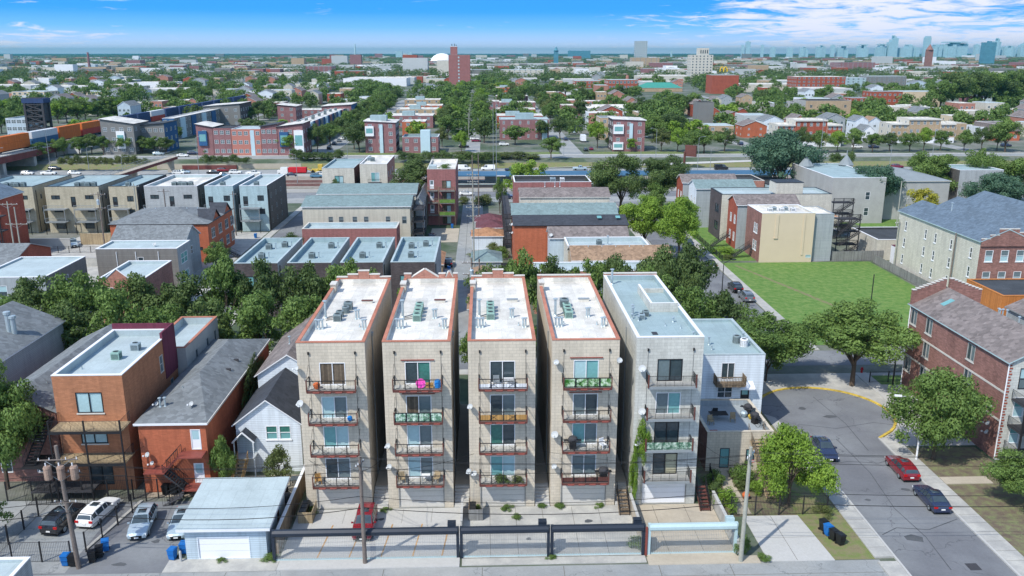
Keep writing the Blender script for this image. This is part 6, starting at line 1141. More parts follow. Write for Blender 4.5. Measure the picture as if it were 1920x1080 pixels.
# ================================================================== BLOCK RIGHT OF THE CENTRAL ALLEY
t = bldg('black_roof_brick_house', 'red brick building with sunken black roof near the expressway', 'building', 7.2, 26.2, 208.5, 220, 10.9, 'brick_dusty', None, (), ('flat', .8, 'roof_tar', 'white')); ac(17, 213, 10.1, 'pale unit on the black sunken roof', 'galv', s=1.6); ac(19.5, 214.5, 10.1, 'smaller pale unit on the black sunken roof', 'plastic_white', s=1.3)
t = bldg('cream_gable_house', 'cream walled house with long brown gable roof', 'house', 8.3, 29.2, 197.8, 207, 8.9, 'stucco_cream', None, W('F', [3.4, 8.4], 6.0, 1.1, 1.4, 'fix', 'metal_grey', 'glass_grey'), ('gx', 1.5, 'sh_brown', 'stone_cap')); [vent(t, x, 4.5, 10.7, 2) for x in (6, 8.4, 9.6)]
t = bldg('low_white_roof', 'low extension with crinkled pale roof behind the dark roofs', 'building', 14.3, 28, 184.5, 196.5, 7.0, 'siding_cream', None, (), ('flat', .3, 'roof_blue', 'white'))
t = bldg('teal_roof_house', 'house with grey teal gable roof and a row of vents', 'house', 5.7, 27.5, 174.8, 183, 9.0, 'brick_vermilion', None, (), ('gx', 1.7, 'sh_teal', 'metal_grey')); [vent(t, 3+k*2.5, 4.2, 10.7, 4) for k in range(8)]
t = bldg('dark_roof_house', 'bright red brick house with near black gable roof', 'house', 5.7, 27.9, 164.0, 173.8, 8.9, 'brick_vermilion', None, (), ('gx', 1.1, 'sh_dark', 'metal_black')); dish(t, -.2, 2, 8.5, .8, -.6); dish(t, -.2, 1, 7, .55, -.6)
for x in (16.5, 20.2): MB().poly([(x, 2.0, 9.93), (x+.9, 2.0, 9.93), (x+.9, 3.0, 10.23), (x, 3.0, 10.23)], 'glass_teal').build('skylight', t)
t = bldg('brown_roof_house', 'pale house with brown roof in front of the dark roofed one', 'house', 12.2, 27, 157.5, 163.4, 7.8, 'siding_blue', None, (), ('gx', 1.5, 'sh_brown', 'white')); dish(t, .2, .4, 8, .8)
t = bldg('white_parapet_house', 'white parapet house with a dark condenser', 'house', 14.8, 29.6, 149.6, 157, 8.0, 'stucco_cream', None, (), ('flat', .8, 'roof_pale', 'white')); ac(21, 153.5, 7.3, 'dark condenser on the white parapet house', 'ac_grey', s=1.2); vent(t, 7.8, 4, 7.2, 3)
t = bldg('tan_roof_house', 'house with tan shingle roof and small vents', 'house', 14.9, 31.8, 141, 149, 7.4, 'brick_tan', None, (), ('gx', 1.6, 'sh_tan', 'white')); [vent(t, 3+k*2.4, 3.6, 8.9, 4) for k in range(5)]
t = bldg('pale_roof_house', 'house with pale pinkish flat roof behind the tree row', 'house', 8.0, 29.8, 134.3, 140.5, 7.2, 'brick_pink', None, (), ('flat', .3, 'roof_pale', 'white')); t = bldg('grey_roof_house', 'low house with light grey roof and blue trim behind the tree row', 'house', 15, 31.5, 126.4, 133.6, 6.8, 'siding_blue', None, W('F', 11, 4.6, 4.5, .8, 'pair', 'metal_navy', 'glass_teal'), ('flat', .2, 'roof_grey', 'metal_cyan'))
for x0, x1, y0, y1, h, wl, rf, l in ((-2.3, 4.3, 199, 206, 2.9, 'siding_cream', 'sh_maroon', 'garage with dark maroon hip roof beside the alley, farthest of three'), (-1.9, 4.3, 191.5, 198, 2.9, 'siding_cream', 'sh_maroon', 'garage with purple brown hip roof and cream wall'), (-2.9, 3.8, 182.2, 188.8, 2.9, 'siding_white', 'sh_orange', 'garage with tan brown hip roof and white wall'), (-2.6, 3, 160, 168, 2.6, 'siding_grey', 'sh_teal', 'garage with grey teal roof beside the alley'), (-2.7, 1.5, 146, 154, 2.6, 'brick_brown', 'sh_tan', 'garage with rusty brown roof near the tree row'), (-2.7, 1.2, 128, 136, 2.8, 'brick_brown', 'sh_tan', 'small brown roofed garage behind the middle condo block')):
    bldg('garage', l, 'garage', x0, x1, y0, y1, h, wl, None, (), ('hip', 1.3, rf, 'white'))
wbin(-3.2, 196.2, 'blue', 'blue bin beside the purple brown roofed garage', group=GB); wbin(2.3, 169.5, 'blue', 'blue bin behind the bright red brick house', group=GB); bush(1.8, 180, 2, 1.8, 'weedy shrub by the white walled garage', 'leaf_olive'); bush(3.5, 174.5, 2.2, 1.8, 'shrub between garage and red brick house', 'leaf_mid'); bush(-1, 174, 1.2, 3, 'weeds along the alley behind the white walled garage', 'leaf_olive')
t = thing('back_porch', 'black timber back porch beside the bright red brick house', 'porch', (4.1, 176, 0)); m = MB()
for z in (2.6, 5.3, 8): m.box(0, 1.5, 0, 30, z-.15, z, 'steel_dark')
m.build('decks', t); [MB().box(-.08, .08, b_-.08, b_+.08, 0, 9, 'steel_dark').build('porch_post', t) for b_ in (0, 7.5, 15, 22.5, 30)]; r = MB(); [rail(r, (0, 0, z), (1.5, 0, z), 1, 'metal_black', .2, .03, 9) for z in (2.6, 5.3, 8)]; [rail(r, (0, 0, z), (0, 30, z), 1, 'metal_black', .4, .03, 9) for z in (2.6, 5.3, 8)]; r.build('railing', t)
for k, (x, y, h, mm, l) in enumerate(((-2.0, 119, 13.2, 'pole_wood', 'near dark utility pole in the central alley, carrying tangled wires'), (-.9, 121, 12.6, 'pole_wood', 'second dark utility pole beside the near one in the central alley'), (-2.2, 160, 14, 'pole_pale', 'pale utility pole halfway along the central alley'), (-2.9, 205, 14, 'pole_pale', 'pale double armed pole in the central alley by the garages'), (-3.1, 214, 17, 'pole_wood', 'tall dark pole at the far end of the central alley'), (-1.6, 216, 17, 'pole_wood', 'right hand tall dark pole at the far end of the central alley'))): pole(x, y, h, l, mm, arms=((h-.7, 2.8, 0), (h-2.4, 2.6, 0)) if k in (0, 2, 3) else (), cans=1 if k == 0 else 0)
wires('power_line', 'bundle of wires running down the central alley', [((-2.0+dx, 119, z), (-2.2+dx, 160, z+.6)) for dx, z in ((-1, 12.6), (0, 12.6), (1, 12.6), (0, 10))]+[((-2.2+dx, 160, 13.2), (-2.9+dx, 205, 13.4)) for dx in (-1, 0, 1)], .02, 1)
car('pickup', 'navy', 6.0, 246.2+3, 90, 'dark pickup truck on the frontage road beyond the middle alley'); car('sedan', 'silver', 1.5-1, 214, 90, 'silver blue car behind the maroon roofed garage'); bush(-.5, 240, 3, 3.5, 'wild bushes beside the frontage road at the alley mouth', 'leaf_olive'); bush(-6, 241, 2, 2.2, 'small bush at the alley mouth', 'leaf_olive')
for x, y, c, ty, l in ((33.0, 212, 'white', 'suv', 'white car parked under the large layered tree'), (41.6, 203, 'white', 'sedan', 'white car under the tree near the head of the right street'), (38, 224, 'grey', 'suv', 'grey car in the shade near the large layered tree')): car(ty, c, x, y, 20, l)

# ================================================================== EXPRESSWAY, RAILWAY AND BRIDGES
t = thing('station_canopy', 'long blue roofed railway platform in the expressway median', 'station', (-20, 287.6, Z)); L_ = 240
MB().box(0, L_, 0, 10, 0, 1.25, 'steel_dark', 'concrete').build('platform', t); MB().box(0, L_, -.03, .0, 1.1, 1.28, 'metal_cyan').build('platform_edge', t)
c = MB(); c.poly([(0, -.4, 4.2), (L_, -.4, 4.2), (L_, 5, 4.9), (0, 5, 4.9)], 'station_blue').poly([(0, 10.4, 4.2), (L_, 10.4, 4.2), (L_, 5, 4.9), (0, 5, 4.9)], 'station_blue').box(0, L_, -.42, -.3, 3.85, 4.2, 'station_blue').box(0, L_, 10.3, 10.42, 3.85, 4.2, 'station_blue'); c.build('canopy', t)
for k in range(24): MB().box(k*10.+4.9, k*10.+5.1, 4.9, 5.1, 1.25, 4.8, 'metal_grey').build('column', t)
for k in (20, 60, 110, 150, 190): MB().box(k, k+9, 3, 7, 1.25, 3.9, 'glass_grey').build('windbreak', t)
for k in (24, 52, 96): MB().box(k, k+3, -.46, -.43, 3.9, 4.15, 'plastic_white').build('station_sign', t)
GL = 'tall lamp masts along the expressway'
for px_, py_, h, l in ((931, 372, 31, 'very tall lamp mast in front of the station canopy'), (925, 325, 26, 'second tall mast just left of the tallest'), (1307, 330, 14, 'street lamp mast right of the brown billboard'), (1228, 330, 17, 'lamp mast left of the brown billboard'), (1200, 330, 14, 'lamp mast in front of the purple brick flats'), (1331, 325, 9, 'curved lamp right of the brown billboard'), (1533, 345, 24, 'tall mast in front of the red row houses'), (1747, 303, 12, 'greenish lamp mast by the brown row houses'), (1668, 312, 8, 'curved lamp on the right embankment'), (375, 345, 16, 'lamp mast over the red car on the expressway'), (96, 325, 16, 'lamp mast before the containers at left'), (558, 345, 10, 'lamp by the red dump truck'), (3, 345, 12, 'lamp mast at the far left edge'), (232, 338, 8, 'leaning lamp by the footbridge ramp'), (167, 318, 8, 'short lamp on the left shoulder'), (652, 300, 9, 'lamp at the corner of the tree lined street'), (1057, 292, 8, 'curved black lamp at the far street corner')): x, y = A(px_, py_, gz(270) if py_ > 318 else 0); lamp(x, y, h, l, 1.8, rnd.choice([0, math.pi]), group=GL, z=Z if py_ > 318 else 0)
t = thing('billboard', 'dark red billboard edge-on above the expressway verge', 'billboard', (*A(1283, 308, -1), -1)); MB().tube((0, 0, 0), (0, 0, 5), .45, 'metal_brown', 8).build('post', t); MB().poly([], 'metal_brown') if False else MB().prism([(0, 0), (3.6, -3), (4.1, -2.6), (.5, .4)], 3.2, 7.6, 'metal_brown').build('panel', t)
def cc(px_, py_, ty, col, hd, l, z=Z+.04): x, y = A(px_, py_, z); return car(ty, col, x, y, hd, l, z, detail=False, group='traffic on the expressway')
for a in ((870, 319, 'van', 'white', 90, 'white van, left one of two above the blue station roof'), (915, 319, 'van', 'white', 270, 'white van, right one of two above the blue station roof'), (960, 321, 'pickup', 'navy', 270, 'dark pickup passing behind the station canopy'), (1087, 319, 'pickup', 'silver', 90, 'silver pickup above the blue station canopy'), (1224, 318, 'suv', 'grey', 90, 'grey car above the canopy near the brown billboard'), (1352, 318, 'van', 'black', 90, 'black van right of the curved expressway lamp'), (1560, 315, 'suv', 'silver', 90, 'silver car above the canopy before the red row houses'), (1682, 315, 'suv', 'maroon', 90, 'maroon car between the two turret tips'), (875, 366, 'sedan', 'white', 90, 'white saloon on the near carriageway beside the red brick tower'),
          (52, 328, 'suv', 'white', 90, 'white car at far left below the rail bridge'), (92, 328, 'pickup', 'white', 90, 'white pickup beside the foot of the lamp mast'), (140, 327, 'sedan', 'white', 90, 'white saloon by the footbridge ramp'), (103, 319, 'suv', 'black', 90, 'black car emerging from under the rail bridge'), (335, 327, 'suv', 'white', 90, 'white car just right of the footbridge'), (345, 325, 'sedan', 'silver', 90, 'silver car close behind the white one'), (400, 326, 'sedan', 'black', 90, 'black car behind the red one on the expressway'), (419, 322, 'suv', 'red', 90, 'red car on the expressway above the pale blue flats'), (442, 326, 'suv', 'white', 90, 'white car right of the red expressway car'), (476, 328, 'pickup', 'white', 90, 'white pickup right of the white car'), (420, 331, 'sedan', 'teal', 90, 'dark teal car in the nearer lane'), (594, 333, 'suv', 'teal', 90, 'teal car in front of the yellow loader'), (603, 330, 'suv', 'white', 90, 'white car partly behind the beige tower'), (548, 330, 'sedan', 'navy', 90, 'blue saloon in front of the red dump truck')): cc(*a)
for a in ((362, 290, 'suv', 'navy', 90, 'dark blue car on the frontage road before the red flats'), (430, 290, 'suv', 'silver', 90, 'silver car parked before the salmon flats'), (520, 291, 'suv', 'white', 90, 'white car before the right end of the salmon flats'), (343, 294, 'sedan', 'white', 90, 'white car left of the dark blue one'), (298, 291, 'suv', 'silver', 90, 'silver car at the footbridge landing'), (1108, 281, 'sedan', 'maroon', 0, 'maroon car at the far street corner'), (1060, 263, 'suv', 'navy', 0, 'dark car left of the white box truck'), (1077, 250, 'sedan', 'silver', 0, 'silver car up the far street'), (1494, 280, 'suv', 'silver', 90, 'silver car by the red row houses'), (1520, 279, 'suv', 'black', 90, 'black car under the tree by the red row houses'), (1607, 278, 'suv', 'white', 90, 'white car between red and brown row houses'), (1638, 278, 'suv', 'navy', 90, 'dark car left of the brown row houses'), (1886, 275, 'suv', 'navy', 90, 'dark blue car at the right edge of the frontage road'), (1388, 272, 'suv', 'navy', 0, 'dark car at the street mouth behind the huge tree'), (890, 262, 'sedan', 'white', 90, 'white car in the far alley'), (893, 266, 'sedan', 'maroon', 90, 'maroon car beside the white one in the far alley'), (870, 277, 'suv', 'black', 90, 'black car under the yellow green tree'), (945, 273, 'suv', 'white', 90, 'white car by the purple brick block'), (618, 280, 'suv', 'black', 0, 'nearest dark car in the tree lined street'), (627, 271, 'sedan', 'navy', 0, 'second dark car in the tree lined street'), (636, 266, 'sedan', 'grey', 0, 'third car in the tree lined street'), (643, 262, 'suv', 'white', 0, 'farthest pale car in the tree lined street'), (1098, 283, 'sedan', 'black', 0, 'black car behind the maroon one at the far corner')): x, y = A(a[0], a[1]); car(a[2], a[3], x, y, a[4], a[5], .04, detail=False, group='cars parked beyond the expressway')
x, y = A(1093, 266); t = thing('box_truck', 'white box truck parked in the far street', 'truck', (x, y, 0)); MB().box(-1.2, 1.2, -3, 2.6, .7, 3.4, 'plastic_white').build('cargo_box', t); MB().box(-1.1, 1.1, 2.7, 4.6, .6, 2.3, 'plastic_white').build('cab', t)
for s in (-1, 1):
    for yy in (-1.6, 3.4): MB().tube((s*1.15, yy, .45), (s*.85, yy, .45), .45, 'rubber', 12).build('wheel', t)
x, y = A(535, 329, Z); t = thing('dump_truck', 'red dump truck with white cab on the expressway', 'truck', (x, y, Z+.04)); MB().box(-1.5, 1.2, -1.2, 1.2, .8, 3.0, 'paint_white').box(-2.7, -1.5, -1.0, 1.0, .8, 2.0, 'paint_white').build('cab', t); MB().prism([(1.5, -1.25), (8, -1.25), (8, 1.25), (1.5, 1.25)], 1.2, 3.0, 'flag_red').build('dump_body', t); MB().box(-2.5, 8, -.5, .5, .6, 1.0, 'steel_dark').build('chassis', t)
for yy in (-1, 1):
    for xx in (-1.9, 4.6, 6): MB().tube((xx, yy*1.2, .55), (xx, yy*.9, .55), .55, 'rubber', 12).build('wheel', t)
x, y = A(583, 329, Z); t = thing('wheel_loader', 'yellow wheel loader on a trailer behind the red dump truck', 'loader', (x, y, Z+.04)); MB().box(-2, 7, -1.2, 1.2, .7, .95, 'steel_dark').build('trailer', t); MB().box(.5, 3, -.9, .9, 1.4, 2.4, 'yellow').build('body', t); MB().box(2.9, 4.6, -.9, .9, 1.4, 4.1, 'yellow').build('cab', t); MB().tube((.6, 0, 1.6), (-1.2, 0, 2.4), .2, 'yellow').build('boom', t)
for yy in (-1, 1):
    for xx in (1, 3.8): MB().tube((xx, yy*1.1, 1.5), (xx, yy*.75, 1.5), .6, 'rubber', 12).build('wheel', t)
# freight train on its embankment
P0 = Vector((*A(30, 282, 5), 0)); P1 = Vector((*A(460, 194, 5), 0)); D = (P1-P0).normalized(); NN = Vector((-D.y, D.x, 0)); ang = math.atan2(D.y, D.x)
def on_line(px_):   # where the line of sight through column px meets the railway line
    lo, hi = -200., 900.
    def col(s):
        p = P0+D*s; X = p.x*math.cos(YAW)-p.y*math.sin(YAW); Y = p.y*math.cos(YAW)+p.x*math.sin(YAW); return 960+F_*X/(Y*math.cos(PITCH)+(H-5)*math.sin(PITCH))
    for _ in range(50):
        m = (lo+hi)/2
        if col(m) < px_: lo = m
        else: hi = m
    return lo
k = MB(); a = P0+D*22; b = P0+D*900; k.prism([tuple((a+NN*6)[:2]), tuple((a-NN*3.5)[:2]), tuple((b-NN*3.5)[:2]), tuple((b+NN*6)[:2])], 0, 4.7, 'stone_grey', 'gravel'); struct('railway_embankment', k)
segs = [(-6, 54, 'cont_orange', 'cont_orange', 'orange double stacked container at the left edge'), (57, 107, 'cont_white', 'cont_navy', 'white container stacked on a blue one'), (108, 149, 'cont_orange', 'cont_orange', 'orange container stack left of the grey flats, nearer of two'), (151, 189, 'cont_orange', 'cont_red', 'orange container stack just left of the long white one'), (191, 219, 'cont_white', 'cont_white', 'pale container between orange and dark ones'), (221, 234, 'cont_blue', 'cont_blue', 'short dark container right of the pale one'), (235, 255, 'cont_blue', 'cont_blue', 'dark container second right of the pale one'), (257, 280, 'cont_blue', 'cont_blue', 'dark container just left of the white and red stack'), (281, 307, 'cont_white', 'cont_red', 'white container stacked on a red one'), (309, 333, 'cont_blue', 'cont_blue', 'first dark container right of the white and red stack'), (335, 354, 'cont_blue', 'cont_blue', 'second dark container right of the white and red stack'), (356, 376, 'cont_blue', 'cont_blue', 'third dark container right of the white and red stack'), (378, 398, 'cont_blue', 'cont_blue', 'fourth dark container right of the white and red stack'), (400, 416, 'cont_blue', 'cont_blue', 'fifth dark container right of the white and red stack'), (418, 434, 'cont_blue', 'cont_blue', 'sixth dark container right of the white and red stack'), (436, 448, 'cont_blue', 'cont_blue', 'seventh dark container right of the white and red stack'), (449, 459, 'cont_blue', 'cont_blue', 'last dark container of the train')]
for a_, b_, m1, m2, l in segs:
    s0, s1 = on_line(a_), on_line(b_); p = P0+D*s0; t = thing('container_wagon', l, 'rail wagon', (p.x, p.y, 4.9), ang, 'container wagons of the freight train'); n = s1-s0-.8
    MB().box(0, n, -1.3, 1.3, .9, 3.5, m2).build('lower_container', t); MB().box(.05, n-.05, -1.27, 1.27, 3.53, 6.2, m1).build('upper_container', t); MB().box(-.4, n+.4, -1.0, 1.0, .45, .85, 'steel_dark').build('wagon_frame', t)
    for xx in (.9, n-.9): MB().box(xx-.8, xx+.8, -1.05, 1.05, 0, .45, 'rubber').build('bogie', t)
a = P0-D*70; t = thing('rail_bridge', 'dark red steel rail bridge over the expressway at the left', 'bridge', (a.x, a.y, 0), ang); MB().box(0, 92, -5, 7, 4.2, 4.75, 'concrete').build('deck', t); MB().box(0, 92, -5.3, -5.05, 2.3, 4.6, 'steel_rust').box(0, 92, 6.9, 7.2, 2.3, 4.6, 'steel_rust').build('girder', t)
r = MB(); rail(r, (0, -5.1, 4.75), (92, -5.1, 4.75), 1.1, 'metal_grey', 1.5, .05, 9); r.build('railing', t)
for xx in (30, 52, 74, 90): MB().box(xx-1, xx+1, -4.8, 6.8, Z, 2.4, 'concrete').build('pier', t)
MB().box(0, 92, 6.2, 6.6, Z, 4, 'steel_dark').build('inner_wall', t)
x, y = A(78, 262, 0); t = thing('lift_bridge_tower', 'tall black steel lattice tower of the old lift bridge', 'bridge tower', (x, y, 0)); th = hgt(x, y, 184); lg = MB()
for cx_ in (-4.3, 4.3):
    for cy_ in (-3, 3): lg.box(cx_-.5, cx_+.5, cy_-.5, cy_+.5, 0, th, 'steel_dark')
for q in range(7):
    z0 = th*q/7; z1 = th*(q+1)/7
    for yy in (-3, 3): lg.tube((-4.3, yy, z0), (4.3, yy, z1), .3, 'steel_dark', 4); lg.tube((4.3, yy, z0), (-4.3, yy, z1), .3, 'steel_dark', 4); lg.box(-4.3, 4.3, yy-.3, yy+.3, z1-.3, z1+.3, 'steel_dark')
lg.build('lattice', t)
cw_ = MB()
for q in range(5): cw_.box(-4+q*1.75, -2.9+q*1.75, -2.4, 2.4, th*.45, th*.97, 'steel_dark')
cw_.build('counterweight', t); MB().box(-5.2, 5.2, -3.6, 3.6, th-2.2, th, 'cont_blue').build('head_frame', t)
# footbridge
a = Vector((*A(158, 346, 1.), 1.)); b = Vector((*A(326, 293, 3.2), 3.2)); t = thing('footbridge', 'long mesh sided footbridge rising over the expressway', 'bridge', (a.x, a.y, 0)); a0 = Vector((0, 0, 1.)); b0 = Vector((b.x-a.x, b.y-a.y, 3.2)); dd = (b0-a0).normalized(); n2 = Vector((-dd.y, dd.x, 0))*1.5
m = MB(); m.poly([a0+n2, a0-n2, b0-n2, b0+n2], 'concrete_tan'); [m.poly([a0+s*n2, b0+s*n2, b0+s*n2-Vector((0, 0, 1)), a0+s*n2-Vector((0, 0, 1))], 'steel_rust') for s in (-1, 1)]; m.build('deck', t)
r = MB(); [rail(r, a0+s*n2, b0+s*n2, 1.8, 'metal_grey', .8, .03, 9) for s in (-1, 1)]; r.build('mesh_rail', t)
for f in (.05, .5, .95): c = a0.lerp(b0, f); MB().box(c.x-1, c.x+1, c.y-.8, c.y+.8, Z, c.z-.9, 'concrete_tan').build('pier', t)
t = thing('noise_wall', 'pale blue grey noise barrier panels below the orange containers', 'wall', (*A(130, 281), 0)); n = A(190, 270); MB().prism([(0, 0), (n[0]-t.location.x, n[1]-t.location.y), (n[0]-t.location.x, n[1]-t.location.y+.4), (0, .4)], 0, 7, 'siding_blue').build('panels', t)
wall('graffiti marked white retaining wall under the train', *(lambda p: (p[0], p[0]+9, p[1], p[1]+.6))(A(112, 288)), 4.2, 'white', 'stone_cap'); wall('long tan retaining wall behind the expressway traffic', -128, -72, 338.2, 338.8, 2.0, 'concrete_tan', 'concrete_tan', z=Z); wall('dark brown retaining wall behind the red expressway car', -118, -97, 337.6, 338.1, 1.7, 'steel_rust', 'concrete_tan', z=Z)
# hedges on the far bank
def hedge(px0, px1, row_, h, l, leaf='leaf_dark', n=None):
    x0, y0 = A(px0, row_); x1, y1 = A(px1, row_); n = n or max(2, int((x1-x0)/5)); 
    for k in range(n): f = (k+.5)/n; tag(bush(x0+(x1-x0)*f, y0+(y1-y0)*f+rnd.uniform(-1, 1), h*rnd.uniform(.7, 1.2), (x1-x0)/n*.85, '', leaf), '%s shrub from the left in the %s' % (ORD[k], l), 'shrub', l)
hedge(110, 280, 309, 3.2, 'long scrub below the grey flats', 'leaf_olive', 16); hedge(545, 640, 299, 3.5, 'hedge at the corner of the tree lined street', 'leaf_dark', 7); hedge(745, 935, 301, 3.4, 'hedge below the purple brick flats', 'leaf_dark', 12); hedge(380, 470, 305, 3.0, 'scrub below the salmon flats', 'leaf_dark', 7); hedge(1555, 1600, 305, 4, 'scrub below the red row houses', 'leaf_dark', 4); hedge(850, 1010, 296, 2.2, 'yellowish saplings by the frontage road', 'leaf_olive', 6)
# ================================================================== TOWN BEYOND THE EXPRESSWAY
OCC = []
def fb(name, label, px0, px1, rb, rt, dep, wall='brick_purple', side=None, roof=None, cols=0, fl=0, ww=1.6, wh=1.6, cat='apartment building', fr='white', gl='glass_grey', faces=None, sc=0):
    x0, y = A(px0, rb); x1, _ = A(px1, rb); h = hgt((x0+x1)/2, y, rt); w_ = x1-x0; win = []
    if cols:
        if not fl: fl = max(1, round(h/3.2))
        st_ = h/fl; win = W('F', [w_*(c_+.5)/cols-ww/2 for c_ in range(cols)], [st_*f+st_*.3 for f in range(fl)], ww, min(wh, st_*.5), 'fix' if y > 600 else 'quad', fr, gl)
        sd_ = 'R' if (x0+x1)/2 < y*.0331 else 'L'; nd = max(1, int(dep/5)); win += W(sd_, [dep*(c_+.5)/nd-ww/2 for c_ in range(nd)], [st_*f+st_*.3 for f in range(fl)], ww, min(wh, st_*.5), 'fix', fr, gl)
    OCC.append((x0-3, x1+3, y-12, y+dep+3)); return bldg(name, label, cat, x0, x1, y, y+dep, h, wall, side, win, roof or ('flat', .4, 'white_roof', 'stone_cap'), faces=faces, fine=False)
def panels(t, spec, h=None):  # coloured bay panels (u0,u1,z0,z1,mat)
    for u0, u1, z0, z1, m in spec: MB().box(u0, u1, -.5, -.04, z0, z1, m).build('bay_window', t)
def bay(t, u, z, w_, h, m): b = MB().box(u, u+w_, -.7, -.02, z, z+h, m).build('bay', t); MB().box(u+.4, u+w_-.4, -.76, -.71, z+h*.3, z+h*.78, 'glass_teal').build('bay_window', b)
t = fb('flats', 'grey flats with tilted white roof and white framed bay at the left', 195, 255, 290, 233, 16, 'panel_grey', None, ('shed', 2, 'white_roof', 'metal_navy', 'x-'), 4, 3); bay(t, 6.3, 2.6, 3.4, 7.2, 'plastic_white')
t = fb('flats', 'grey flats with dark flat roof right of the white bay', 258, 312, 286, 236, 16, 'panel_grey', 'panel_blue', ('shed', 1, 'roof_tar', 'metal_navy', 'x+'), 5, 3)
t = fb('flats', 'dark blue and grey row of flats behind, running along the train', 308, 330, 262, 222, 110, 'panel_blue', 'panel_grey', ('flat', .3, 'white_roof', 'white'), 2, 3)
for k in range(6): MB().box(A(330, 262)[0]-A(308, 262)[0]+.02, A(330, 262)[0]-A(308, 262)[0]+.5, 8+k*17, 15+k*17, 0, 10, 'panel_blue' if k % 2 else 'panel_pale').build('bay', t)
t = fb('flats', 'grey brown flats with timber balconies and white tilted roof', 384, 452, 238, 200, 26, 'panel_grey', 'brick_dark', ('shed', 1.5, 'white_roof', 'metal_navy', 'x+'), 4, 3)
t = fb('flats', 'red brick flats with blue bay at left end of the salmon block', 372, 402, 292, 239, 15, 'brick_purple', None, ('shed', 1.2, 'white_roof', 'metal_navy', 'x-'), 1, 3); bay(t, 1.0, 4.2, 3.4, 6, 'panel_blue')
t = fb('flats', 'second brick section with pale strip windows', 403, 436, 292, 240, 15, 'brick_purple', None, ('flat', .3, 'roof_tar', 'metal_navy'), 3, 3)
t = fb('flats', 'salmon coloured middle section of the long flats', 437, 491, 292, 242, 15, 'salmon', None, ('flat', .3, 'roof_pale', 'white'), 5, 3); MB().box(7.8, 9.4, -.1, -.02, 0, 10.5, 'panel_pale').build('facade_panel', t)
t = fb('flats', 'brick section right of the salmon one', 492, 522, 292, 238, 15, 'brick_purple', None, ('shed', 1, 'roof_tar', 'metal_navy', 'x+'), 3, 3)
t = fb('flats', 'corner brick flats with blue bay and white framed bay', 523, 570, 292, 238, 17, 'brick_purple', None, ('shed', 1.2, 'white_roof', 'metal_navy', 'x+'), 3, 3); bay(t, .9, 3.8, 3.6, 6, 'panel_blue'); bay(t, 6.9, 1.5, 3.8, 9, 'plastic_white')
t = fb('flats', 'long blue panelled row behind the corner brick flats', 545, 578, 276, 232, 120, 'panel_blue', 'panel_blue', ('flat', .3, 'white_roof', 'white'), 0)
for k in range(9): MB().box(8.2, 8.7, 6+k*13, 11+k*13, 0, 10.5, ('panel_pale', 'brick_purple', 'panel_grey')[k % 3]).build('bay', t); ac(t.location.x+3+k % 3, t.location.y+8+k*11, 10.4, '%s rooftop unit from the front on the long blue row' % ORD[k], 'ac_grey', s=1.6, group='units on the long blue row')
t = fb('flats', 'dark end flats with white roof at far end of the blue row', 605, 660, 238, 200, 24, 'brick_purple', 'panel_blue', ('shed', 1, 'white_roof', 'metal_navy', 'x+'), 4, 3)
t = fb('flats', 'brick flats with tilted white roof near the small park', 522, 556, 232, 200, 18, 'brick_purple', None, ('shed', 1, 'white_roof', 'metal_navy', 'x-'), 2, 3)
t = fb('flats', 'low purple link wing with white roof behind the small park', 556, 604, 225, 206, 14, 'brick_purple', None, ('flat', .3, 'white_roof', 'white'), 4, 2)
t = fb('flats', 'purple brick flats with white boxed bay, left of the far alley', 686, 743, 287, 230, 15, 'brick_purple', 'brick_dark', ('shed', .6, 'white_roof', 'white', 'x-'), 3, 4); bay(t, .2, 7.2, 3.6, 4.2, 'plastic_white'); panels(t, [(6.2, 7.6, 0, 12, 'panel_pale')]); MB().box(2, 9, 3, 8, 13.4, 15.6, 'roof_blue').build('roof_screen', t)
t = fb('flats', 'low purple brick wing with pale stair tower', 755, 822, 287, 257, 14, 'brick_purple', None, ('flat', .3, 'sh_teal', 'white'), 4, 2); MB().box(7.8, 11.9, -.6, 4, 0, 9.6, 'panel_pale').build('stair_tower', t)
t = fb('flats', 'red brick section behind the low purple wing', 755, 798, 262, 228, 14, 'brick_vermilion', None, ('flat', .3, 'white_roof', 'white'), 2, 3)
for k, (a, b, rb_, rt_, wm, l) in enumerate(((727, 812, 240, 217, 'brick_purple', 'purple brown brick flats with white roof edge, fourth row back'), (744, 820, 224, 205, 'brick_tan', 'tan brick flats with pale roof, fifth row back'), (760, 829, 208, 198, 'brick_vermilion', 'red brick strip with white roof behind the tan flats'), (759, 825, 203, 187, 'brick_tan', 'tan brick flats with five small windows at top of the row'))): t = fb('flats', l, a, b, rb_, rt_, 20, wm, None, ('flat', .4, 'white_roof', 'white'), 5, 2); MB().box(6, 14, 5, 10, t.dimensions.z, t.dimensions.z+1, 'far_teal') if False else None; hh = hgt(*A((a+b)/2, rb_), rt_); MB().box(8, 15, 5, 11, hh-.3, hh+2.2, 'roof_blue').build('roof_screen', t)
t = fb('flats', 'wide purple brick flats with pale glass corner, right of the far alley', 937, 1029, 262, 224, 16, 'brick_purple', 'brick_dark', ('flat', .4, 'roof_pale', 'metal_cyan'), 6, 3, ww=1.0); MB().box(20.5, 23.5, -.4, -.02, 0, 9.5, 'panel_pale').build('glass_corner', t); MB().box(8, 17, 4, 10, 9.7, 12.5, 'roof_blue').build('roof_screen', t)
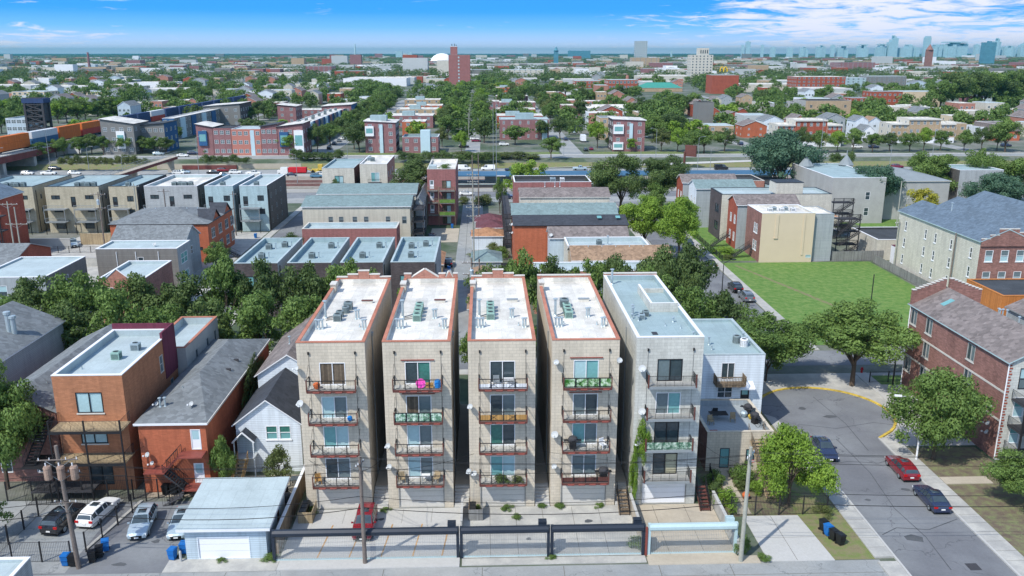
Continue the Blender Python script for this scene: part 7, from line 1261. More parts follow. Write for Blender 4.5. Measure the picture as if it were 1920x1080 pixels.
for a, b, rb_, rt_, wm, l in ((932, 1018, 240, 217, 'brick_red', 'red flats with pale roof second row right of the far alley'), (930, 1004, 222, 205, 'brick_vermilion', 'red flats third row right of the far alley'), (928, 1004, 206, 192, 'brick_purple', 'purple flats with white bays fourth row right of the far alley'), (930, 990, 192, 180, 'brick_purple', 'purple flats fifth row right of the far alley'), (928, 968, 178, 164, 'brick_vermilion', 'red brick strip farthest right of the far alley')): t = fb('flats', l, a, b, rb_, rt_, 18, wm, None, ('flat', .4, 'white_roof', 'white'), 5, 2); hh = hgt(*A((a+b)/2, rb_), rt_); MB().box(5, 13, 5, 11, hh-.3, hh+2, 'roof_blue').build('roof_screen', t)
t = fb('flats', 'purple brick flats with white boxed bays right of the lime tree', 1148, 1208, 284, 226, 15, 'brick_purple', 'brick_dark', ('shed', .6, 'white_roof', 'white', 'x-'), 3, 4); bay(t, .2, 7.6, 4.4, 4.0, 'plastic_white'); bay(t, .2, .8, 4.4, 3.2, 'plastic_white'); panels(t, [(7.2, 8.6, 2, 12, 'panel_pale')])
fb('house', 'tan brick flats behind the lime green tree', 1124, 1160, 262, 221, 15, 'brick_tan', None, ('flat', .3, 'roof_grey', 'stone_cap'), 2, 3); fb('house', 'pink brick row with white gabled left front', 1103, 1160, 246, 212, 15, 'brick_pink', 'siding_white', ('flat', .3, 'white_roof', 'white'), 0); fb('house', 'pale grey roofed long house behind the pink brick row', 1100, 1180, 222, 203, 14, 'siding_white', None, ('gx', 2, 'white_roof', 'white'), 4, 2)
fb('flats', 'small red flats with pale screens on the roof', 1085, 1130, 205, 190, 16, 'brick_vermilion', None, ('flat', .3, 'white_roof', 'white'), 3, 2); fb('house', 'white roofed pink house left of the small red flats', 1057, 1088, 205, 188, 18, 'brick_pink', None, ('flat', .3, 'white_roof', 'white'), 2, 2)
fb('house', 'tan flat brick house right of the dark green trees', 1322, 1375, 262, 236, 16, 'brick_tan', None, ('flat', .3, 'roof_pale', 'white'), 2, 2); t = fb('house', 'dark grey windowless square block', 1307, 1336, 248, 192, 12, 'panel_grey', 'panel_grey', ('flat', .5, 'roof_tar', 'panel_grey'), 0); fb('house', 'blue grey low house in front of the dark grey block', 1322, 1342, 240, 226, 8, 'panel_blue', None, ('flat', .3, 'roof_pale', 'white'), 0)
for a, b, rb_, rt_, wm, rf, l in ((1289, 1308, 210, 192, 'brick_red', 'sh_brown', 'red gabled house at left of the small gabled group'), (1392, 1437, 258, 236, 'brick_vermilion', 'sh_brown', 'nearest vermilion gabled house by the huge tree'), (1355, 1395, 232, 217, 'brick_red', 'sh_brown', 'red house with brown hip roof'), (1355, 1378, 222, 211, 'siding_grey', 'sh_grey', 'grey gabled house in the small gabled group'), (1378, 1406, 222, 210, 'brick_red', 'sh_brown', 'second red gabled house in the group'), (1404, 1425, 222, 208, 'siding_cream', 'sh_brown', 'cream gabled house in the group'), (1430, 1468, 250, 226, 'siding_white', 'sh_grey', 'white gabled house left of the red row houses'), (1333, 1352, 205, 187, 'siding_cream', 'sh_brown', 'cream gabled house farther back'), (1353, 1372, 200, 184, 'siding_grey', 'sh_grey', 'grey gabled house farther back'), (1388, 1410, 200, 182, 'brick_tan', 'sh_brown', 'tan gabled house farther back')): fb('gabled_house', l, a, b, rb_, rt_, 14, wm, None, ('gy', 2.4, rf, 'white'), 2, 1 if rb_-rt_ < 14 else 2, 1.0, 1.0, 'house')
fb('house', 'pale terrace with white flat roof right of the gabled group', 1418, 1448, 218, 192, 12, 'stucco_cream', None, ('flat', .3, 'white_roof', 'white'), 2, 2, 1.2, 1.6, 'house'); fb('house', 'tan cottage right of the pale terrace', 1450, 1465, 222, 194, 12, 'stone_grey', None, ('flat', .3, 'roof_pale', 'white'), 1, 2, cat='house'); fb('house', 'blue fronted narrow house left of the big beige block', 1464, 1481, 216, 193, 12, 'panel_grey', None, ('flat', .3, 'panel_blue', 'metal_navy'), 1, 2, cat='house')
t = fb('warehouse', 'big blank beige brick block with dark roof', 1508, 1594, 226, 189, 22, 'brick_tan', 'stone_grey', ('flat', .8, 'roof_tar', 'stone_cap'), 4, 2, 1.6, 1.8, 'building', 'stone_cap', 'glass'); fb('warehouse', 'grey left annex of the big blank beige block', 1490, 1508, 222, 192, 18, 'stone_grey', None, ('flat', .3, 'roof_tar', 'stone_cap'), 2, 2, cat='building')
t = fb('flats', 'red brick corner flats with white bay right of the beige block', 1596, 1631, 212, 184, 16, 'brick_red', None, ('flat', .3, 'roof_grey', 'white'), 3, 3); fb('warehouse', 'long beige warehouse wall right of the red corner flats', 1688, 1762, 202, 172, 24, 'stucco_tan', None, ('flat', .3, 'roof_pale', 'stone_cap'), 0, cat='building'); fb('flats', 'dark red flats left of the beige warehouse wall', 1633, 1690, 205, 172, 18, 'brick_red', None, ('flat', .3, 'roof_grey', 'stone_cap'), 6, 3)
# red and brown row houses along the frontage road
for bx, wm, nm in ((1456, 'brick_red', 'red'), (1668, 'brick_tan', 'tan brown')):
    o = 0
    for k, (a, b, rt_) in enumerate(((0, 32, 234), (32, 92, 225), (92, 120, 234))):
        rb_ = 275 if bx < 1600 else 268; rt2 = rt_ if bx < 1600 else rt_-2; t = fb('row_house', ('left end of the %s brick row houses', 'tall middle of the %s brick row houses', 'right end of the %s brick row houses')[k] % nm, bx+a, bx+b, rb_, rt2, 13, wm, 'stucco_cream', ('flat', .4, 'white_roof', 'stone_cap'), (3, 5, 3)[k], 3, 1.3, 1.6, 'house'); w_ = t['w']
        MB().box(0.02, w_-.02, -.08, -.02, 0, 2.6, 'white').build('ground_floor_cladding', t); hh = hgt(*A(bx+a, rb_), rt2); MB().box(-.1, w_+.1, -.5, -.02, hh-.6, hh+.05, 'stone_cap').build('cornice', t)
for a, b, rb_, rt_, wm, rf, l in ((1600, 1625, 260, 226, 'siding_white', 'sh_grey', 'white gabled house just right of the red row houses'), (1626, 1650, 258, 228, 'siding_white', 'sh_tan', 'white gabled house with orange brown roof'), (1617, 1637, 266, 244, 'white', 'sh_grey', 'small white garage in front of the white gabled houses')): fb('gabled_house', l, a, b, rb_, rt_, 10, wm, None, ('gy', 2.2, rf, 'white'), 1, 2, 1.4, 1.2, 'house')
t = fb('row_house', 'red flats with dark mansard roof at the right', 1858, 1912, 264, 232, 16, 'brick_vermilion', None, ('flat', .4, 'white_roof', 'white'), 3, 2); hh = hgt(*A(1858, 264), 232); MB().box(-.3, t['w']+.3, -.3, 16.3, hh-3.6, hh-.1, 'sh_brown').build('mansard_roof', t)
t = fb('row_house', 'pale pink and white row ends left of the mansard flats', 1835, 1857, 262, 238, 14, 'siding_white', None, ('flat', .3, 'white_roof', 'white'), 2, 2)
rr2 = [(1664, 1700, 222, 200, 'stucco_cream'), (1695, 1735, 218, 198, 'stucco_cream'), (1722, 1752, 228, 202, 'salmon'), (1745, 1785, 222, 204, 'salmon'), (1775, 1812, 232, 208, 'stucco_tan'), (1805, 1845, 226, 208, 'stucco_cream'), (1785, 1822, 246, 218, 'stucco_tan'), (1820, 1850, 250, 222, 'salmon'), (1850, 1900, 232, 214, 'stucco_cream')]
for k, (a, b, rb_, rt_, wm) in enumerate(rr2): fb('terrace_house', '%s terrace house from the left in the white roofed cream and pink group' % ORD[k], a, b, rb_, rt_, 14, wm, None, ('flat', .4, 'white_roof', 'white'), 2, 2, 1.2, 1.4, 'house')
# landmarks farther away
t = fb('red_tower', 'tall red brick tower with roof plant rising above the skyline', 842, 882, 166, 103, 20, 'brick_dusty', 'brick_brown', ('flat', .6, 'roof_pale', 'stone_cap'), 0, 10, 1.6, 2.2, faces={'L': 'brick_dusty'}); x0, yb = A(842, 166); hh = hgt(x0, yb, 103)
for k in range(9): o = ob('window', win_mesh(1.8, 1.9, 'fix', 'white', 'glass_pale')[2], t, (t['w']*.47, -.1, 4+k*hh/10))
MB().box(2.2, 10.4, 4, 14, hh, hh+9.5, 'brick_dusty').box(2.2, 10.4, 3.9, 14, hh+9.5, hh+10, 'white').build('plant_room', t); MB().tube((4, 8, hh+10), (4, 8, hh+12.5), .5, 'steel_dark').tube((7, 8, hh+10), (7, 8, hh+13), .4, 'steel_dark').tube((9, 8, hh+10), (9, 8, hh+12), .4, 'steel_dark').build('antenna', t)
x, y = A(829, 122); rd = A(852, 122)[0]-x; t = thing('storage_dome', 'huge white dome beside the red brick tower', 'dome', (x, y, 0)); hh = hgt(x, y, 100)
t.name = 'storage_dome'; MB().lathe((0, 0, 0), [(rd, 0), (rd*.97, hh*.3), (rd*.86, hh*.55), (rd*.66, hh*.78), (rd*.4, hh*.93), (rd*.15, hh*.99), (0, hh)], 'dome_white', 28).build('shell', t, smooth=True)
def stack(px_, rb_, rt_, r_, m, l): x, y = A(px_, rb_); h = hgt(x, y, rt_); t = tag(MB().tube((0, 0, 0), (0, 0, h), r_*1.15, m, 10, r_*.8).build('chimney_stack', None, (x, y, 0)), l, 'chimney'); OCC.append((x-9, x+9, y-9, y+9))
stack(667, 122, 83, 3.4, 'far_teal', 'tall slim greenish chimney on the skyline'); stack(169, 136, 98, 2.6, 'brick_purple', 'thin red chimney above the pale silos'); stack(1176, 156, 141, 2.5, 'brick_pink', 'short brick chimney behind the school'); stack(48, 125, 107, 4, 'stone_grey', 'pale concrete silo at the far left')
t = fb('silo_block', 'pair of pale blue silos below the thin red chimney', 162, 180, 136, 121, 14, 'siding_blue', None, ('flat', .3, 'white_roof', 'white'), 0, cat='industrial building')
w_ = None; t = fb('office_tower', 'pale banded tower block on the skyline', 1190, 1213, 110, 77, 40, 'light_wall', None, ('flat', 1, 'roof_pale', 'white'), 6, 10, 5, 5.2, 'tower')
t = fb('stone_tower', 'cream stone office tower with columned upper storey', 1294, 1335, 150, 103, 26, 'stucco_cream', None, ('flat', 1, 'roof_pale', 'white'), 6, 9, 2.2, 2.8, 'tower', gl='glass'); x0, yb = A(1294, 150); h1 = hgt(x0, yb, 104); h2 = hgt(x0, yb, 90); wd = t['w']
MB().box(wd*.36, wd*.82, 4, 20, h1, h2, 'stucco_cream').build('upper_tower', t)
for k in range(4): MB().box(wd*(.43+k*.1), wd*(.43+k*.1)+1.6, 3.7, 3.98, h1+3, h2-3, 'glass').build('tall_window', t)
t = fb('school', 'long red brick school with tall chimney', 1140, 1195, 178, 150, 30, 'brick_red', None, ('flat', .6, 'roof_pale', 'stone_cap'), 8, 3, 2.4, 2.6, 'school'); fb('school_wing', 'left wing of the red brick school with pale roof', 1078, 1140, 165, 152, 30, 'brick_red', None, ('flat', .4, 'roof_pale', 'stone_cap'), 8, 2, 2.4, 2, 'school'); fb('school_wing', 'blank brick block in front of the school', 1117, 1140, 190, 160, 20, 'brick_pink', None, ('flat', .4, 'roof_pale', 'stone_cap'), 0, cat='school')
x0, yb = A(1197, 172); x1, _ = A(1280, 172); t = bldg('green_roof_hall', 'low hall with long green metal roof', 'hall', x0, x1, yb, yb+22, 4, 'brick_tan', None, (), ('hip', 5.5, 'green_metal', 'stone_cap')); OCC.append((x0-14, x1+4, 620, yb+30))
t = fb('brick_restaurant', 'red brick square block under yellow arches', 1334, 1384, 176, 141, 26, 'brick_red', None, ('flat', .8, 'roof_pale', 'stone_cap'), 0, cat='building'); hh = hgt(*A(1358, 176), 141); xx, yy = A(1358, 172)
m = MB()
for s in (-1, 1):
    pv = None
    for k in range(13): a_ = math.pi*k/12; q = Vector((s*2.0+2.0*math.cos(a_), 0, 2+5.2*math.sin(a_)**.8)); m.tube(pv, q, .55, 'gold', 6) if pv is not None else None; pv = q
tag(m.build('arches_sign', None, (xx, yy+8, hh+.3)), 'pair of yellow arches on the roof of the red brick block', 'sign')
for a in (('warehouse', 'long white warehouse left of the red tower', 644, 762, 162, 147, 60, 'white', 'white_roof'), ('warehouse', 'long low cream warehouse at left horizon', 480, 560, 138, 129, 60, 'stucco_cream', 'white_roof'), ('factory', 'dark red brick factory with water tower block', 574, 622, 142, 124, 50, 'brick_purple', 'roof_pale'), ('factory', 'red plant room on the dark red brick factory', 604, 624, 124.5, 110, 20, 'brick_red', 'roof_pale'), ('parking_deck', 'white banded parking deck right of the red tower', 940, 1020, 146, 131, 50, 'stucco_cream', 'roof_pale'), ('warehouse', 'long pale building behind the parking deck', 1030, 1150, 136, 127, 60, 'stucco_cream', 'white_roof'), ('warehouse', 'long dark roofed hall near the horizon', 975, 1065, 128, 119, 60, 'panel_grey', 'white_roof'), ('office_block', 'dark glass office slab on the horizon', 1066, 1107, 112, 95, 60, 'far_glass', 'far_teal'), ('brick_block', 'brown brick block below the pale tower', 1185, 1236, 130, 108, 40, 'brick_tan', 'roof_pale'), ('brick_flats', 'big dark red brick flats with white roof', 1492, 1584, 176, 144, 30, 'brick_red', 'white_roof'), ('flats', 'pale blue flats right of the big red brick ones', 1584, 1622, 172, 146, 24, 'cmu_blue', 'roof_pale'), ('flats', 'grey flats with recessed balconies', 1624, 1698, 170, 143, 24, 'panel_grey', 'roof_pale'), ('factory', 'long maroon roofed factory on the right', 1575, 1640, 136, 117, 60, 'brick_purple', 'roof_tar'), ('warehouse', 'white roofed warehouse at right', 1750, 1805, 140, 133, 60, 'stone_grey', 'white_roof'), ('warehouse', 'pale warehouse left of the big tree clump', 1700, 1740, 146, 134, 30, 'stucco_cream', 'white_roof'), ('warehouse', 'cream low terrace left of the stone tower', 1195, 1290, 156, 142, 30, 'stucco_cream', 'white_roof'), ('terrace', 'tan brick terrace with light trim at far left', 25, 85, 196, 172, 24, 'stucco_tan', 'roof_pale'), ('terrace', 'tan brick terrace behind the green trees at left', 136, 200, 188, 172, 20, 'stucco_tan', 'roof_pale'), ('warehouse', 'white roofed sheds behind the dark containers', 202, 290, 206, 195, 30, 'white', 'white_roof'), ('flats', 'tan block with dark right flank at left', 200, 262, 174, 162, 30, 'stucco_tan', 'roof_pale'), ('house', 'grey blue modern house beside the lift bridge tower', 16, 55, 262, 222, 18, 'siding_blue', 'roof_blue')):
    far = a[4] < 150; t = fb(a[0], a[1], a[2], a[3], a[4], a[5], a[6], a[7], None, ('flat', .5, a[8], 'white'), 0 if 'warehouse' in a[0] or a[4] < 130 else int((a[3]-a[2])/9), 0, 2.2, 1.9, 'building')
for k in range(6): x, y = A(879+k*1.5, 262-k*13); pole(x, y, 13, '%s pole from near end of the far alley' % ORD[k], 'pole_pale', arms=((12, 3, 0), (10.4, 3, 0)), group='poles of the far alley')
# random town: individual buildings and trees further back
def taken(x0, x1, y0, y1): return any(not (x1 < a or x0 > b or y1 < c_ or y0 > d_) for a, b, c_, d_ in OCC)
ROADS = [(-77, -63), (-10, 0), (31, 44), (116, 128), (208, 220), (-162, -150)]
def inview(x, y, mg=6): u = (x-y*.032)/y; return -.62 < u < .62
SP = [('flat_roofed_house', 'brick house with pale flat roof in the far neighbourhood', 'house', ('brick_red', 'brick_tan', 'brick_purple', 'brick_pink'), ('flat', .4, 'white_roof', 'stone_cap')), ('gabled_house', 'pale gabled house in the far neighbourhood', 'house', ('siding_white', 'siding_cream', 'siding_grey', 'siding_blue'), ('gy', 2.6, 'sh_grey', 'white')), ('gabled_house', 'brown roofed brick house in the far neighbourhood', 'house', ('brick_red', 'brick_pink', 'siding_grey'), ('gy', 2.8, 'sh_brown', 'white')), ('low_block', 'cream flat roofed block in the far neighbourhood', 'building', ('stucco_cream', 'stone_grey', 'white', 'light_wall'), ('flat', .4, 'roof_pale', 'white')), ('warehouse', 'low pale warehouse in the far town', 'warehouse', ('white', 'stucco_cream', 'light_wall'), ('flat', .4, 'white_roof', 'white'))]
ZL = []
def zone(x, y):
    px_ = 960+F_*(x*math.cos(YAW)-y*math.sin(YAW))/(y*1.0)
    z_ = 'at far left' if px_ < 330 else 'left of red tower' if px_ < 700 else 'around red tower' if px_ < 1000 else 'before stone tower' if px_ < 1330 else 'right of stone tower' if px_ < 1600 else 'at far right'
    return px_, z_, 'nearest' if y < 620 else 'nearer' if y < 950 else 'farther' if y < 1400 else 'farthest'
COLN = {'stone_grey': 'stone grey', 'brick_red': 'red brick', 'brick_tan': 'tan brick', 'brick_purple': 'purplish brick', 'brick_pink': 'pink brick', 'siding_white': 'white', 'siding_cream': 'cream', 'siding_grey': 'grey', 'siding_blue': 'pale blue', 'stucco_tan': 'tan', 'stucco_cream': 'cream', 'white': 'white', 'light_wall': 'light grey', 'leaf_mid': 'green', 'leaf_dark': 'dark green', 'leaf_bright': 'bright green'}
def relabel():
    ks = {}
    for o, c_, kd, x, y in ZL: px_, z_, d_ = zone(x, y); ks.setdefault((COLN[c_], kd, d_, z_), []).append((px_, y, o))
    for (c_, kd, d_, z_), v in ks.items():
        v.sort(key=lambda q: q[0])
        for i, q in enumerate(v): q[2]['label'] = ('%s of the %s %ss in the far town %s' % (d_, c_, kd, z_)) if len(v) == 1 else '%s from left of the %s %ss %s' % (ORD[i], d_, c_+' '+kd, z_)
g = random.Random(5); made = 0; tries = 0
while made < 270 and tries < 9000:
    tries += 1; y = 420*(1900/420)**g.random(); x = g.uniform(-.62, .62)*y+y*.032; big = y > 900
    k = g.choices(range(5), (4, 3, 3, 3, 1 if not big else 5))[0]; w_ = g.uniform(8, 13) if k < 3 else (g.uniform(12, 26) if k == 3 else g.uniform(30, 70)); d_ = g.uniform(13, 20) if k < 4 else 40; w_ *= 1.25 if big else 1
    if taken(x, x+w_, y, y+d_) or any(x+w_ > a and x < b for a, b in ROADS) and y < 900: continue
    if -62 < x < -12 and y < 640 or (x < -60 and y < 560): continue
    OCC.append((x-5, x+w_+5, y-5, y+d_+5)); nm, lb, ct_, ws, rf = SP[k]; h = g.uniform(6, 10) if k < 4 else g.uniform(6, 9)
    win = W('F', [w_*(c_+.5)/3-.8 for c_ in range(3)], [h*.2, h*.6] if k < 4 else [], 1.6, 1.5, 'fix', 'white', 'glass_grey') if y < 1100 and k < 4 else []
    wc = g.choice(ws); o = bldg(nm, lb, ct_, x, x+w_, y, y+d_, h, wc, None, win, rf, lb+'s', fine=False); made += 1; ZL.append((o, wc, ('flat roofed house', 'gabled house', 'brown roofed house', 'low block', 'warehouse')[k], x, y))
# skyline towers
sk = [(1371, 77, 92, 8), (1362, 84, 94, 5), (1396, 84, 95, 5), (1415, 88, 95, 9), (1500, 85, 97, 16), (1519, 84, 97, 7), (1538, 86, 97, 20), (1573, 84, 97, 18), (1605, 83, 97, 18), (1624, 67, 98, 17), (1655, 84, 97, 34), (1683, 69, 97, 11), (1700, 84, 97, 24), (1735, 79, 97, 44), (1770, 83, 97, 9), (1793, 78, 98, 21), (1805, 72, 96, 15), (1830, 86, 98, 22), (1855, 80, 97, 18), (1872, 83, 99, 20), (1895, 76, 97, 26), (1916, 84, 98, 10), (1470, 88, 97, 14), (1445, 89, 97, 10), (763, 96, 104, 12), (782, 98, 104, 8), (1037, 94, 110, 8), (1238, 95, 104, 3), (1689, 92, 132, 11)]
for k, (px_, rt_, rb_, wp) in enumerate(sk):
    y = 6500. if px_ not in (1793, 1872, 1037, 1689) else 2600.; y = 1900. if px_ == 1689 else y; 
    x = (px_-960)/F_; 
    # ray of that column at ground distance y
    th_ = math.atan2(x*1.0, math.cos(PITCH))+YAW; X0 = y*math.tan(th_); wd = wp/F_*y; h = hgt(X0, y, rt_)
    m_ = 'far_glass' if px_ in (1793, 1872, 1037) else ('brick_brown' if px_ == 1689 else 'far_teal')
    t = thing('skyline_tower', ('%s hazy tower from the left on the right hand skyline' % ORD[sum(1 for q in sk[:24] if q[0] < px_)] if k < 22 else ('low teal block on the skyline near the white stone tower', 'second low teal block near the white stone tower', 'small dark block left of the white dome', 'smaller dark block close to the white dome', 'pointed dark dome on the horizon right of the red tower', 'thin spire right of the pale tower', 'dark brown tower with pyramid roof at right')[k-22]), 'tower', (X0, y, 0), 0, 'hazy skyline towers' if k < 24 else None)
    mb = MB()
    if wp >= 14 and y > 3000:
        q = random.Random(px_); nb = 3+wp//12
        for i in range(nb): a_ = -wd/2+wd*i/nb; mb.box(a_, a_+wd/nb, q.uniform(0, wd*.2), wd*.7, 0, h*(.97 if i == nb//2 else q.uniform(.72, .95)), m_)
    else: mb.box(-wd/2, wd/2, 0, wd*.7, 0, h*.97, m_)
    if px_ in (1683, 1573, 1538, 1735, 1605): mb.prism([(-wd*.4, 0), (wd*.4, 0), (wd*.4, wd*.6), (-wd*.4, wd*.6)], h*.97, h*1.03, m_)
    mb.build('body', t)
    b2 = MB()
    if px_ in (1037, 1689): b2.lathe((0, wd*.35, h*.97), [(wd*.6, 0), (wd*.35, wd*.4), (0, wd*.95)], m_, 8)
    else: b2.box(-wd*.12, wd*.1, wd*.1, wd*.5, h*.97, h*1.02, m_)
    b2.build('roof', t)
x, y = A(1690, 138)
# ---- trees beyond the expressway
def ft(px_, rb_, h, r, l, leaf='leaf_mid', kind='far', **kw): x, y = A(px_, rb_); tree(x, y, h, r, l, leaf, kind, **kw)
for a in ((1120, 278, 12.5, 5, 'leaf_bright', 'round lime green street tree left of the purple flats'), (1050, 262, 12, 6, 'leaf_dark', 'very dark tree left of the far street'), (1033, 298, 9, 6, 'leaf_mid', 'spreading tree on the bank above the station'), (1065, 238, 12, 6, 'leaf_mid', 'green tree further up left of the far street'), (1090, 228, 13, 6, 'leaf_dark', 'dark tree beside the green one up the far street'), (1146, 278, 6, 3.2, 'leaf_dark', 'small dark tree at the purple flats corner'), (1184, 285, 6, 2.4, 'leaf_bright', 'small bright tree in front of the purple flats'), (865, 285, 9.5, 3.8, 'leaf_bright', 'yellow green tree at the far alley mouth'), (829, 276, 9, 4, 'leaf_olive', 'olive tree left of the far alley mouth'), (545, 291, 9.5, 6, 'leaf_bright', 'yellow green tree before the corner brick flats'), (1015, 262, 10, 5, 'leaf_dark', 'dark tree right of the purple glass corner'), (1320, 288, 11, 7, 'leaf_mid', 'green tree right of the lamp mast row'), (1358, 284, 10, 6, 'leaf_dark', 'dark tree in front of the tan flat house'), (1297, 288, 10, 5.5, 'leaf_mid', 'green tree left of the round dark ones'), (1270, 285, 10.5, 5, 'leaf_bright', 'bright tree behind the brown billboard'), (1240, 284, 10, 5, 'leaf_olive', 'autumn tinted tree right of the purple flats'), (1255, 262, 14, 8, 'leaf_dark', 'large dark tree behind the billboard'), (1225, 262, 13, 7, 'leaf_mid', 'large tree right behind the purple flats'), (700, 275, 10, 5, 'leaf_dark', 'dark tree at the corner of the purple flats'), (674, 286, 13, 7, 'leaf_dark', 'dark street tree on the right of the tree lined street'), (1884, 285, 14, 9, 'leaf_mid', 'large tree at the right edge of the far bank')): ft(a[0], a[1], a[2], a[3], a[5], a[4], 'mid')
def frow(p0, p1, n, h, r, where, leaf='leaf_mid', kind='far'):
    for i in range(n):
        f = i/max(1, n-1); x0, y0 = A(*p0); x1, y1 = A(*p1)
        # even spacing on the ground
        x = x0+(x1-x0)*f; y = y0+(y1-y0)*f; lf = leaf if isinstance(leaf, str) else leaf[i % len(leaf)]
        tree(x+g.uniform(-1, 1), y+g.uniform(-2, 2), h*g.uniform(.85, 1.15), r*g.uniform(.85, 1.15), '%s tree from the %s in the %s' % (ORD[i], 'left' if abs(p0[1]-p1[1]) < 8 else 'near end', where), lf, kind, where)
frow((1462, 286), (1870, 282), 13, 9.5, 5, 'row along the frontage road before the row houses', ['leaf_mid', 'leaf_dark', 'leaf_mid', 'leaf_bright', 'leaf_mid'], 'mid')
frow((385, 290), (520, 290), 5, 8, 3.2, 'row before the salmon flats', 'leaf_dark', 'cone'); frow((150, 290), (310, 288), 8, 8, 4.5, 'row before the grey flats', ['leaf_mid', 'leaf_dark'], 'mid'); frow((80, 300), (120, 292), 3, 7, 4, 'clump beside the rail bridge', 'leaf_mid', 'mid')
frow((600, 286), (730, 196), 13, 12, 6.2, 'left side row of the tree lined street', ['leaf_dark', 'leaf_mid'], 'mid'); frow((668, 280), (742, 194), 9, 12, 6, 'right side row of the tree lined street', ['leaf_dark', 'leaf_mid'], 'mid')
frow((838, 262), (868, 176), 12, 13, 6.5, 'left row of the far alley', ['leaf_mid', 'leaf_dark', 'leaf_bright', 'leaf_mid'], 'mid'); frow((905, 268), (900, 180), 12, 13, 6, 'right row of the far alley', ['leaf_dark', 'leaf_mid', 'leaf_mid', 'leaf_bright'], 'mid')
frow((1030, 232), (1010, 190), 7, 13, 6.5, 'row left of the far street', ['leaf_mid', 'leaf_olive', 'leaf_dark'], 'mid'); frow((880, 168), (960, 178), 6, 11, 7, 'yellow green clump below the red tower', ['leaf_yellow', 'leaf_bright', 'leaf_olive'], 'mid')
frow((0, 250), (60, 244), 4, 12, 7, 'clump at left edge below the lift bridge tower', 'leaf_mid', 'mid'); frow((110, 232), (215, 222), 7, 14, 8, 'bright clump behind the orange containers', ['leaf_bright', 'leaf_mid', 'leaf_dark'], 'mid'); frow((300, 200), (400, 188), 6, 14, 9, 'wood behind the dark containers', ['leaf_mid', 'leaf_dark'], 'mid'); frow((470, 232), (520, 214), 5, 11, 7, 'clump in the small park', ['leaf_mid', 'leaf_dark'], 'mid')
frow((1760, 208), (1905, 200), 8, 26, 15, 'great clump of tall trees at the right', ['leaf_mid', 'leaf_dark'], 'mid'); frow((1200, 225), (1300, 215), 6, 14, 8, 'clump left of the dark grey block', ['leaf_dark', 'leaf_mid'], 'mid'); frow((960, 196), (1060, 182), 6, 14, 9, 'dark trees behind the far purple flats', ['leaf_dark', 'leaf_mid'], 'mid'); frow((1090, 196), (1180, 186), 6, 12, 7, 'trees in front of the school', ['leaf_dark', 'leaf_mid'], 'mid')
frow((1340, 222), (1420, 216), 5, 10, 5.5, 'trees between the gabled houses', 'leaf_mid', 'mid')
ntree = sum(1 for o in COL.objects if o.get('category') == 'tree'); g2 = random.Random(9); tr = 0
while ntree < 298 and tr < 20000:
    tr += 1; y = 400*(2)**g2.random(); x = g2.uniform(-.62, .62)*y+y*.032
    if taken(x-1, x+1, y-1, y+1) or any(x > a and x < b for a, b in ROADS): continue
    lc = g2.choice(['leaf_mid', 'leaf_dark', 'leaf_mid', 'leaf_bright']); ZL.append((tree(x, y, g2.uniform(8, 13), g2.uniform(4.5, 7), 'tree', lc, 'far', 'trees among the far houses'), lc, 'tree', x, y)); ntree += 1
relabel()
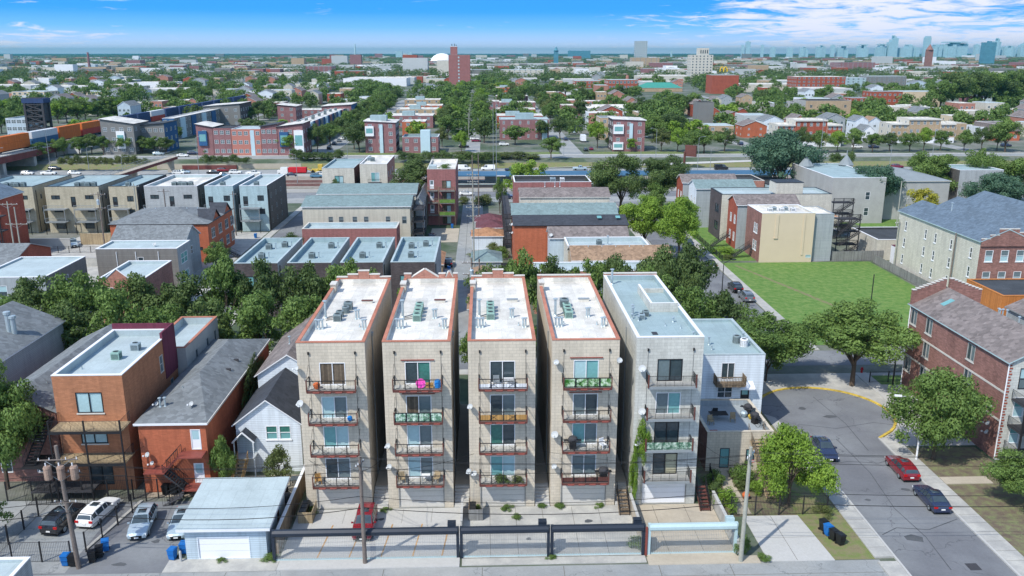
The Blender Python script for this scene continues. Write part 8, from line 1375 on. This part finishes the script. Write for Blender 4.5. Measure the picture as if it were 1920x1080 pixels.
# everything farther: tree cover and rooftops nobody could count
gg = np.random.default_rng(3)
def cover(name, n, y0, y1, size, seed):
    v, f = [], []; src = CROWN['far'][seed]; co = np.empty(len(src.vertices)*3, 'f'); src.vertices.foreach_get('co', co); co = co.reshape(-1, 4, 3)[::size[2]]
    V = []; c_ = 0
    while c_ < n:
        y = y0*(y1/y0)**gg.random(); x = gg.uniform(-.64, .64)*y+y*.032
        if taken(x-2, x+2, y-2, y+2) or (y < 1000 and any(x > a and x < b for a, b in ROADS)) or (y < 560 and x < -60) or (-60 < x < -12 and y < 620): continue
        s = size[0]*gg.uniform(.7, 1.3)*(1+y/6000); hh = size[1]*gg.uniform(.8, 1.2)
        a = gg.uniform(0, 6.28); Q = co*np.array([s, s, hh*.6]); Q = np.stack([Q[..., 0]*np.cos(a)-Q[..., 1]*np.sin(a)+x, Q[..., 0]*np.sin(a)+Q[..., 1]*np.cos(a)+y, Q[..., 2]+hh*.52], -1); V.append(Q.reshape(-1, 3)); c_ += 1
    V = np.concatenate(V); n4 = len(V)//4; me = bpy.data.meshes.new(name); me.vertices.add(len(V)); me.vertices.foreach_set('co', V.ravel().astype('f')); me.loops.add(len(V)); me.loops.foreach_set('vertex_index', np.arange(len(V))); me.polygons.add(n4); me.polygons.foreach_set('loop_start', np.arange(n4)*4); me.polygons.foreach_set('loop_total', np.full(n4, 4)); me.update(calc_edges=True)
    me.materials.append(MATS[('leaf_mid', 'leaf_dark', 'leaf_dark')[seed]]); o = ob(name, me); o['kind'] = 'stuff'
cover('neighbourhood_trees', 700, 430, 1300, (6, 11, 2), 0); cover('distant_trees', 1500, 1200, 3500, (9, 13, 5), 1); cover('distant_trees', 1800, 3200, 12000, (28, 14, 9), 2); cover('distant_trees', 1500, 9000, 28000, (70, 16, 9), 2)
m = MB()
for _ in range(1100):
    y = 1500*(6.5)**gg.random(); x = gg.uniform(-.62, .62)*y+y*.032; w_ = gg.uniform(14, 40)*(1+y/5000); d_ = gg.uniform(15, 40); h = gg.uniform(7, 15)*(1+(gg.random() < .05)*1.5)
    if taken(x, x+w_, y, y+d_): continue
    m.box(x, x+w_, y, y+d_, 0, h, gg.choice(['stucco_cream', 'brick_red', 'light_wall', 'brick_tan', 'white', 'brick_purple', 'panel_grey']), gg.choice(['white_roof', 'roof_pale', 'roof_grey']))
o = m.build('distant_rooftops'); o['kind'] = 'stuff'
# ================================================================== AIR
hm = bpy.data.materials.new('haze'); hm.use_nodes = True; n = hm.node_tree.nodes; n.clear(); po = n.new('ShaderNodeOutputMaterial'); pv = n.new('ShaderNodeVolumePrincipled'); hm.node_tree.links.new(pv.outputs[0], po.inputs['Volume'])
pv.inputs['Density'].default_value = HAZE; pv.inputs['Color'].default_value = (.10, .50, .62, 1); pv.inputs['Anisotropy'].default_value = .2
MATS['haze'] = hm
if HAZE: o = MB().box(-20000, 20000, -320, 30500, -3.6, 176, 'haze').build('haze'); o['kind'] = 'stuff'
